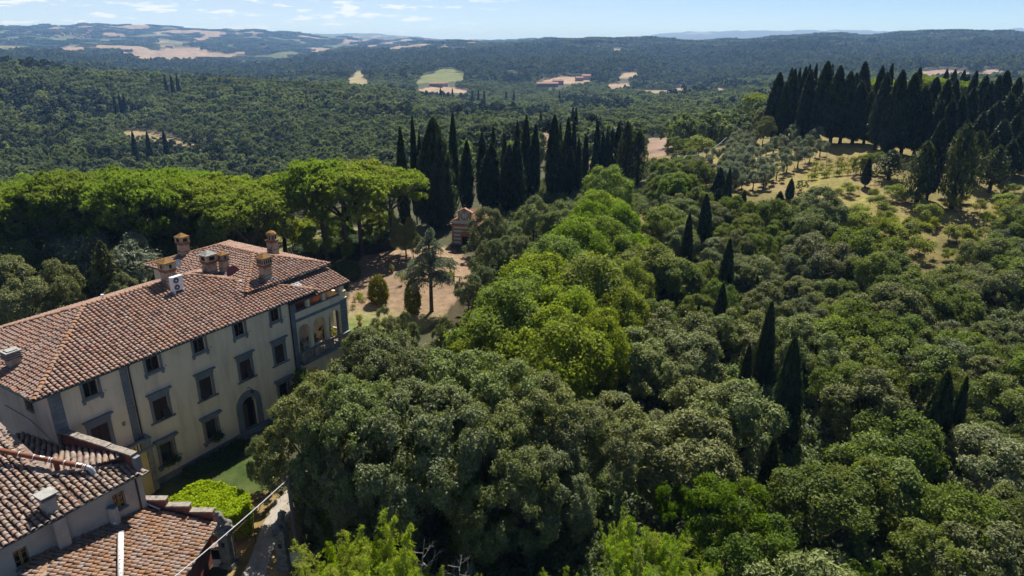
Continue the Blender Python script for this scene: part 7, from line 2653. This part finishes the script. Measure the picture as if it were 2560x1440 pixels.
M_BARE = solid('bleached_wood', (0.42, 0.38, 0.34), (0.30, 0.27, 0.24), 5, 0.9, 0.2)
for (tx, ty, h, lab, sd) in [(1030, 1352, 7.0, 'bare bleached sapling at the bottom edge between the bamboos', 1), (1125, 1390, 6.0, 'smaller bare sapling at the bottom edge', 2)]:
    x, y, z = by_top(tx, ty, h)
    bare_tree(x, y, z, h, lab, M_BARE, sd)
x, y, z = by_top(1228, 650, 5.4)
gb = empty('dead_branch', (x, y - 0.6, z))
tag(gb, 'bare white branch sticking out of a holm oak at the lawn edge', 'branch')
m = MB(); m.tube([(-1.4, 0, 2.6), (-0.6, 0, 4.0), (0.35, 0, 5.35)], [0.05, 0.045, 0.02], 6); m.build('branch', M_BARE, gb)


# ------------------------------------------------------------------ bamboo and feathery shoots at the bottom edge
def bamboo_mesh(name, h, R, n_stem, mat):
    P, Al, T = [], [], []
    mb = MB()
    for s in range(n_stem):
        a, q = RNG.uniform(0, 6.28), R * 0.35 * math.sqrt(RNG.random())
        b = np.array([math.cos(a) * q, math.sin(a) * q, 0])
        hh = h * RNG.uniform(0.6, 1.0)
        ln = np.array([math.cos(a), math.sin(a), 0]) * RNG.uniform(0.1, 0.32) * R
        pts = [b + ln * t * t * 2 + np.array([0, 0, hh * (t - 0.12 * t ** 3)]) for t in np.linspace(0, 1, 6)]
        mb.tube(pts, [0.03, 0.027, 0.024, 0.018, 0.012, 0.004], 5, False)
        nb = 34
        for k in range(nb):
            t = 0.18 + 0.82 * k / nb
            k_ = min(int(t * 5), 4)
            f_ = t * 5 - k_
            o = pts[k_] * (1 - f_) + pts[k_ + 1] * f_
            d = RNG.normal(size=3); d[2] = abs(d[2]) * 0.6; d /= np.linalg.norm(d)
            bl = (0.35 + 0.85 * (1 - t)) * RNG.uniform(0.6, 1.2)
            tw = RNG.uniform(0, 0.45)
            for j in range(24):
                u_ = (j + RNG.random()) / 24
                c = o + d * bl * u_ + np.array([0, 0, -0.2 * u_ * u_]) + RNG.normal(size=3) * 0.05
                P.append(c); Al.append(d * 0.7 + RNG.normal(size=3) * 0.55 + np.array([0, 0, -0.1])); T.append(np.clip(tw + 0.4 * RNG.random() + 0.2 * t, 0, 1))
    P, Al, T = np.array(P), np.array(Al), np.array(T)
    Nn = unit(np.cross(Al, RNG.normal(size=P.shape)) + np.array([0, 0, 0.5]))
    cm = leaves_mesh(name, P, Nn, RNG.uniform(0.07, 0.13, len(P)), RNG.uniform(0.013, 0.024, len(P)), T, mat, along=Al)
    M_ = mb.mesh(name + '_stems', True)
    M_.materials.append(M_YWOOD)
    return M_, cm


K_BAM = Kind('bamboo', 6.0)
for _ in range(3):
    K_BAM.add(*bamboo_mesh('bamboo_leaves', 6.0, 2.4, 24, M_BAMBOO))
for (tx, ty, h, w, lab) in BAMBOO:
    x, y, z = by_top(tx, ty, h)
    plant(K_BAM, x, y, z, h, lab, 'bamboo', 'bamboo at the bottom edge', wid=w * 1.15, crown='leaves', trunk='stems')

# ------------------------------------------------------------------ chapel with clock
cx, cy_ = spot(1158, 618)
M_CHSTONE = solid('warm_stone', (0.34, 0.18, 0.115), (0.27, 0.145, 0.095), 3, 0.9, 0.15, stain=(0.15, 0.09, 0.07), stain_scale=2, stain_amt=0.5)
M_STRW = solid('white_band', (0.52, 0.53, 0.50), (0.44, 0.45, 0.43), 3, 0.9, 0.15)
M_STRG = solid('green_grey_band', (0.20, 0.215, 0.18), (0.16, 0.175, 0.15), 3, 0.9, 0.15)
M_CHROOF = solid('chapel_roof_tile', (0.36, 0.19, 0.14), (0.27, 0.15, 0.11), 4, 0.9, 0.15)
ch = empty('chapel', (cx + 0.3, cy_ + 1.0, 0), math.radians(-13))
tag(ch, 'small striped chapel with a clock gable half hidden by trees', 'chapel')
W2 = 2.35
m = MB(); m.box(-W2 + .03, W2 - .03, 0.02, 6.5, 0, 3.55)
m.add([(-W2, 6.5, 3.55), (W2, 6.5, 3.55), (0, 6.5, 4.6)], [(0, 1, 2)]); m.build('wall', M_STRG, ch)
for k in range(11):
    z = k * 0.33
    for (a, b) in ((-W2 + .32, -0.75), (0.75, W2 - .32)) if z < 2.3 else ((-W2 + .32, W2 - .32),):
        m = MB(); m.box(a, b, -0.012 if k % 2 else -0.006, 0.03, z + .008, z + 0.322); m.build('stone_course', M_STRW if k % 2 else M_STRG, ch)
for sx in (-1, 1):
    m = MB(); m.box(sx * W2 - .16 - .16 * sx, sx * W2 + .16 - .16 * sx, -0.07, 0.1, 0, 3.4); m.build('pilaster', M_CHSTONE, ch)
m = MB(); m.box(-W2 - .25, W2 + .25, -0.3, 0.2, 3.56, 3.78); m.box(-W2 - .12, W2 + .12, -0.16, 0.2, 3.42, 3.555); m.build('cornice', M_CHSTONE, ch)
m = MB(); m.box(-W2, W2, -0.02, 0.35, 3.79, 4.35); m.build('attic', M_STRW, ch)
m = MB(); m.add([(-W2, -.05, 4.36), (-1.2, -.05, 4.36), (-1.0, -.05, 5.2), (-1.25, -.05, 4.75), (-W2, .25, 4.36), (-1.2, .25, 4.36), (-1.0, .25, 5.2), (-1.25, .25, 4.75)], [(0, 1, 2, 3), (7, 6, 5, 4), (0, 3, 7, 4), (3, 2, 6, 7)])
m.add([(W2, -.05, 4.36), (1.2, -.05, 4.36), (1.0, -.05, 5.2), (1.25, -.05, 4.75), (W2, .25, 4.36), (1.2, .25, 4.36), (1.0, .25, 5.2), (1.25, .25, 4.75)], [(3, 2, 1, 0), (4, 5, 6, 7), (4, 7, 3, 0), (7, 6, 2, 3)]); m.build('scroll', M_CHSTONE, ch)
m = MB(); m.add([(-1.15, -.08, 4.355), (1.15, -.08, 4.355), (1.15, -.08, 5.85), (0, -.08, 6.45), (-1.15, -.08, 5.85), (-1.15, .35, 4.355), (1.15, .35, 4.355), (1.15, .35, 5.85), (0, .35, 6.45), (-1.15, .35, 5.85)], [(0, 1, 2, 3, 4), (9, 8, 7, 6, 5), (1, 6, 7, 2), (0, 4, 9, 5)]); m.build('clock_gable', M_CHSTONE, ch)
m = MB()
for sx in (-1, 1):
    m.add([(0, -.25, 6.62), (sx * 1.45, -.25, 5.86), (sx * 1.45, .5, 5.86), (0, .5, 6.62), (0, -.25, 6.47), (sx * 1.45, -.25, 5.72), (sx * 1.45, .5, 5.72), (0, .5, 6.47)], [(0, 1, 2, 3), (4, 7, 6, 5), (0, 4, 5, 1), (2, 6, 7, 3)])
m.build('gable_coping', M_CHROOF, ch)
m = MB(); m.box(-.03, .03, .1, .16, 6.55, 7.25); m.box(-.2, .2, .1, .16, 6.95, 7.02); m.build('cross', M_IRON, ch)
m = MB(); m.box(-.86, .86, -.1, -.085, 4.42, 6.1); m.build('clock_surround', M_STRW, ch)


def ring(r0, r1, y, zc, n=28):
    m = MB()
    vs = []
    for k in range(n):
        a = 2 * math.pi * k / n
        vs += [(r0 * math.sin(a), y, zc + r0 * math.cos(a)), (r1 * math.sin(a), y, zc + r1 * math.cos(a))]
    m.add(vs, [(2 * k, 2 * k + 1, (2 * k + 3) % (2 * n), (2 * k + 2) % (2 * n)) for k in range(n)])
    return m


ZC = 5.28
m = MB(); m.add([(0.72 * math.sin(2 * math.pi * k / 28), -.104, ZC + 0.72 * math.cos(2 * math.pi * k / 28)) for k in range(28)], [tuple(range(28))]); clk = m.build('clock_face', M_STRW, ch)
ring(0.66, 0.78, -.112, ZC).build('clock_ring', M_IRON, clk)
ring(0.36, 0.40, -.110, ZC).build('clock_ring', M_IRON, clk)
NUM = ['XII', 'I', 'II', 'III', 'IIII', 'V', 'VI', 'VII', 'VIII', 'IX', 'X', 'XI']
for k in range(12):
    a = 2 * math.pi * k / 12
    ux, uz = math.sin(a), math.cos(a)
    m = MB()
    txt = NUM[k]
    wds = {'I': 0.05, 'V': 0.1, 'X': 0.1}
    tot = sum(wds[c] for c in txt)
    o = -tot / 2

    def bar(x0, r0, x1, r1, w_=0.018):
        A = [(x0 - w_, r0), (x0 + w_, r0), (x1 + w_, r1), (x1 - w_, r1)]
        m.add([(ux * r + uz * x_, -.114, ZC + uz * r - ux * x_) for x_, r in A], [(0, 1, 2, 3)])
    for c in txt:
        w_ = wds[c]
        if c == 'I': bar(o + w_ / 2, .43, o + w_ / 2, .63)
        if c == 'V': bar(o + .01, .63, o + w_ / 2, .43); bar(o + w_ - .01, .63, o + w_ / 2, .43)
        if c == 'X': bar(o + .01, .63, o + w_ - .01, .43); bar(o + w_ - .01, .63, o + .01, .43)
        o += w_
    m.build('numeral', M_IRON, clk)
for (a, L_, w_) in ((math.radians(4), 0.34, 0.03), (math.radians(180), 0.52, 0.022)):
    m = MB(); ux, uz = math.sin(a), math.cos(a)
    m.add([(ux * r + uz * x_, -.118, ZC + uz * r - ux * x_) for x_, r in ((-w_, -.1), (w_, -.1), (w_ * .5, L_), (-w_ * .5, L_))], [(0, 1, 2, 3)]); m.build('clock_hand', M_IRON, clk)
m = MB(); m.box(-.5, .5, -.06, -.02, 0, 1.55); d = m.build('door', M_DARK, ch)
for (a, b) in ((-.74, -.5), (.5, .74)):
    m = MB(); m.box(a, b, -.12, 0.02, 0, 1.75); m.build('door_jamb', M_CHSTONE, d)
m = MB(); m.box(-.8, .8, -.14, 0.02, 1.76, 2.05); m.build('lintel', M_CHSTONE, d)
m = MB()
vs = [(-.82, -.14, 2.06)] + [(-.82 * math.cos(math.pi * k / 10), -.14, 2.06 + .5 * math.sin(math.pi * k / 10)) for k in range(1, 10)] + [(.82, -.14, 2.06)]
m.add(vs + [(a, 0.0, c) for a, b, c in vs], [tuple(range(11))] + [(k, k + 11, k + 12, k + 1) for k in range(10)]); m.build('pediment', M_CHSTONE, d)
cz = [(-W2 - .15, 3.7), (0, 4.9), (W2 + .3, 3.7)]
m = MB()
for k in range(2):
    (x0, z0), (x1, z1) = cz[k], cz[k + 1]
    m.add([(x0, .36, z0), (x1, .36, z1), (x1, 6.8, z1), (x0, 6.8, z0), (x0, .36, z0 - .15), (x1, .36, z1 - .15), (x1, 6.8, z1 - .15), (x0, 6.8, z0 - .15)], [(0, 1, 2, 3), (7, 6, 5, 4), (0, 4, 5, 1), (2, 6, 7, 3)])
rfc = m.build('roof', M_CHROOF, ch)
csets = []
for sx in (-1, 1):
    P_ = (4.92, -sx * (1.2 / (W2 + .3)), 0)
    csets.append(tile_sites([(0, .4), (sx * (W2 + .28), .4), (sx * (W2 + .28), 6.7), (0, 6.7)], P_, (sx, 0), None, 0.4, 0.5))
lay_tiles(rfc, csets, TV * 1.15, TF, 'roof_tile', M_RIDGE, (-cx, -cy_, 33), 300, 'roof_tiles')

# ------------------------------------------------------------------ cable line up the right slope, vines
pA = land(1713, 432, 0, 100, 300)
pB_ = land(1811, 398, 0, 100, 300)
zs = []
for k, (pp, ty, lab) in enumerate(((pA, 388, 'lower cable pole standing in the scrub left of the olive terrace'), (pB_, 343, 'upper cable pole beside the olive grove'))):
    zg = float(ground(*pp))
    zt = height_over(1713 if k == 0 else 1811, ty, pp)
    q = empty('cable_pole', (pp[0], pp[1], zg))
    tag(q, lab, 'pole', 'cable poles on the right slope')
    m = MB(); m.tube([(0, 0, -.3), (0, 0, zt - zg)], [0.12, 0.08], 7); m.build('pole', M_POLE, q)
    m = MB(); m.box(-.3, .3, -.04, .04, zt - zg - .35, zt - zg - .27); m.build('crossarm', M_POLE, q)
    zs.append(zt)
pC = land(1600, 470, 2.0, 60, 300)
cable((pA[0], pA[1], zs[0]), (pB_[0], pB_[1], zs[1]), 1.5, 0.055, 'pale cable sagging between the two poles on the right slope')
cable((pA[0], pA[1], zs[0]), (pC[0], pC[1], float(ground(*pC)) + 3.5), 1.0, 0.055, 'pale cable running down from the lower pole into the scrub')
K_VINE = Kind('vine', 1.8)
for _ in range(3):
    n = 260
    P = RNG.normal(size=(n, 3)) * np.array([0.62, 0.2, 0.38]) + np.array([0, 0, 1.0])
    cm = leaves_mesh('vine_leaves', P, unit(RNG.normal(size=(n, 3)) + np.array([0, 0, .4])), 0.13, 0.1, RNG.random(n), M_SHRUB)
    m = MB(); m.tube([(0, 0, -.2), (0.04, 0, 0.5), (0, 0, 1.5)], [.05, .04, .02], 5)
    tm = m.mesh('vine_stem'); tm.materials.append(M_BARK)
    K_VINE.add(tm, cm)
for r_ in range(3):
    for k in range(9):
        fx = 2040 + k * 16 + r_ * -8 + random.uniform(-7, 7)
        fy = 394 + r_ * 16 + random.uniform(-3, 3) + (12 - k) * 2.0
        P = land(fx, fy, 0, 100, 300)
        plant(K_VINE, P[0], P[1], float(ground(*P)), random.uniform(1.1, 1.7), 'yellow-green vine in the short rows on the dry terrace', 'vine', 'vine rows on the terrace', rz=random.uniform(-.3, .3), crown='leaves', trunk='stem')
for k in range(22):
    fx, fy = 1930 + (k % 11) * 27, 398 + (k // 11) * 32 + random.uniform(-6, 6)
    P = land(fx, fy, 0, 100, 300)
    q = empty('vine_stake', (P[0], P[1], float(ground(*P))))
    tag(q, 'thin wooden stake standing on the dry vine terrace', 'stake', 'stakes on the vine terrace')
    m = MB(); m.tube([(0, 0, -.2), (random.uniform(-.1, .1), 0, 2.0)], 0.05, 5); m.build('stake', M_POLE, q)

# ------------------------------------------------------------------ farmhouses far off
M_FARW = [solid('farm_wall_a', (0.44, 0.33, 0.24), (0.36, 0.27, 0.2), 0.6, 0.9, 0.1), solid('farm_wall_b', (0.36, 0.24, 0.17), (0.3, 0.2, 0.15), 0.6, 0.9, 0.1), solid('farm_wall_c', (0.56, 0.50, 0.42), (0.48, 0.42, 0.36), 0.6, 0.9, 0.1)]
M_FARR = solid('farm_roof', (0.34, 0.18, 0.13), (0.26, 0.15, 0.12), 0.8, 0.9, 0.1)


def farmhouse(px_, py_, w_, d_, h_, k, rz, lab, dmin=500, wins=4):
    x, y = land(px_, py_, 3.0, dmin)
    z = float(ground(x, y)) - 0.3
    r_ = empty('farmhouse', (x, y, z), rz)
    tag(r_, lab, 'house')
    m = MB(); m.box(-w_ / 2, w_ / 2, -d_ / 2, d_ / 2, -2, h_)
    for s in (-1, 1):
        m.add([(s * w_ / 2, -d_ / 2, h_), (s * w_ / 2, d_ / 2, h_), (s * w_ / 2, 0, h_ + d_ * 0.2)], [(0, 1, 2)])
    wl = m.build('wall', M_FARW[k], r_)
    m = MB()
    for s in (-1, 1):
        a = [(-w_ / 2 - .5, s * (d_ / 2 + .5), h_ - .05), (w_ / 2 + .5, s * (d_ / 2 + .5), h_ - .05), (w_ / 2 + .5, 0, h_ + d_ * .2 + .15), (-w_ / 2 - .5, 0, h_ + d_ * .2 + .15)]
        m.add(a + [(p_[0], p_[1], p_[2] + .3) for p_ in a], [(0, 1, 2, 3), (4, 5, 6, 7), (0, 1, 5, 4), (1, 2, 6, 5), (2, 3, 7, 6), (3, 0, 4, 7)])
    rr = m.build('roof', M_FARR, r_)
    m = MB(); m.box(w_ * .2, w_ * .2 + .9, -.45, .45, h_, h_ + d_ * .2 + 1.3); m.build('chimney', M_FARW[k], rr)
    for i in range(wins):
        xx = -w_ / 2 + w_ * (i + .5) / wins
        for zz in (h_ * .25, h_ * .68):
            m = MB(); m.box(xx - .55, xx + .55, -d_ / 2 - .05, -d_ / 2 + .1, zz - .7, zz + .7); m.build('window', M_GLASS, r_)
    return r_


for (px_, py_, w_, d_, h_, k, rz, lab, dm) in [
    (952, 172, 26, 12, 8, 1, 0.3, 'brick farmhouse on the spur above the white road', 900), (968, 166, 14, 10, 7, 1, -0.2, 'smaller brick house beside the farmhouse above the white road', 900),
    (1108, 163, 22, 12, 8, 1, 0.1, 'reddish farmhouse among trees above the green vineyard', 900), (1090, 213, 24, 10, 6, 1, 0.15, 'long pink farmhouse below the green vineyard', 900), (1112, 212, 12, 9, 6, 2, 0.1, 'pale outbuilding beside the long pink farmhouse', 900),
    (1368, 214, 42, 13, 7, 1, 0.05, 'long brick villa on the wooded knoll in the valley', 700), (1395, 208, 22, 12, 8, 0, -0.1, 'second house beside the long brick villa on the knoll', 700), (1470, 196, 26, 14, 9, 2, 0.0, 'pale farmhouse right of the knoll villa', 700), (1448, 199, 16, 10, 7, 0, 0.2, 'small ochre house between the knoll villa and the pale farmhouse', 700),
    (425, 118, 40, 18, 10, 2, 0.0, 'pale farm on the clay field far left', 1800), (1180, 112, 36, 16, 12, 1, 0.0, 'brick house on the far wooded ridge', 1800), (1745, 105, 36, 16, 10, 1, 0.1, 'brown house on the far right ridge', 1800), (1565, 172, 18, 11, 8, 2, 0, 'pale house above the tan fields on the right', 900)]:
    farmhouse(px_, py_, w_, d_, h_, k, rz, lab, dm)
for i in range(26):
    px_, py_ = random.gauss(190, 55), random.gauss(84, 6)
    farmhouse(px_, max(74, py_), random.uniform(14, 30), 12, random.uniform(7, 13), 2 if random.random() < .7 else 0, random.uniform(-.4, .4), 'tiny pale house of the village far on the left hills', 3800, 2)['group'] = 'far village houses'
# white road below the farmhouse
pr = [land(a, b, 2.0, 800) for a, b in ((928, 183), (931, 190), (935, 197), (938, 204), (941, 211), (944, 218))]
m = MB()
for (x0, y0), (x1, y1) in zip(pr[:-1], pr[1:]):
    for s in range(4):
        a, b = s / 4, (s + 1) / 4
        xa, ya, xb, yb = x0 + (x1 - x0) * a, y0 + (y1 - y0) * a, x0 + (x1 - x0) * b, y0 + (y1 - y0) * b
        q = [(xa - 3.2, ya), (xa + 3.2, ya), (xb + 3.2, yb), (xb - 3.2, yb)]
        m.add([(p_[0], p_[1], float(ground(*p_)) + 0.8) for p_ in q], [(0, 1, 2, 3)])
tag(m.build('road', M_GRAVEL), 'white gravel road climbing to the farmhouse in the valley', 'road', kind='structure')
# cypresses on the far knoll and hills
for (tx, ty, h, d) in [(358, 288, 17, 430), (405, 312, 11, 440), (322, 292, 15, 430), (1432, 268, 16, 330), (1352, 280, 12, 330), (1440, 272, 18, 300), (1400, 196, 16, 900), (1285, 205, 15, 900), (1210, 205, 13, 900), (1195, 205, 14, 900), (1180, 209, 14, 900), (1265, 207, 14, 900), (1130, 205, 13, 950), (1100, 205, 12, 950), (410, 185, 14, 800), (425, 183, 14, 800), (440, 182, 15, 800), (300, 200, 15, 700), (290, 198, 15, 700), (275, 196, 15, 690)]:
    r = ray(tx, ty)
    hh = math.hypot(r[0], r[1])
    x, y = r[0] / hh * d, r[1] / hh * d
    z = float(ground(x, y))
    h2 = max(h, min(CAM_H + r[2] / hh * d - z, 24))
    plant(K_CYP, x, y, z, h2, 'small distant cypress rising out of the oak wood beyond the estate' if ty > 230 else 'far cypress on the wooded hills beyond the valley', 'cypress', 'distant cypresses', wid=0.9)
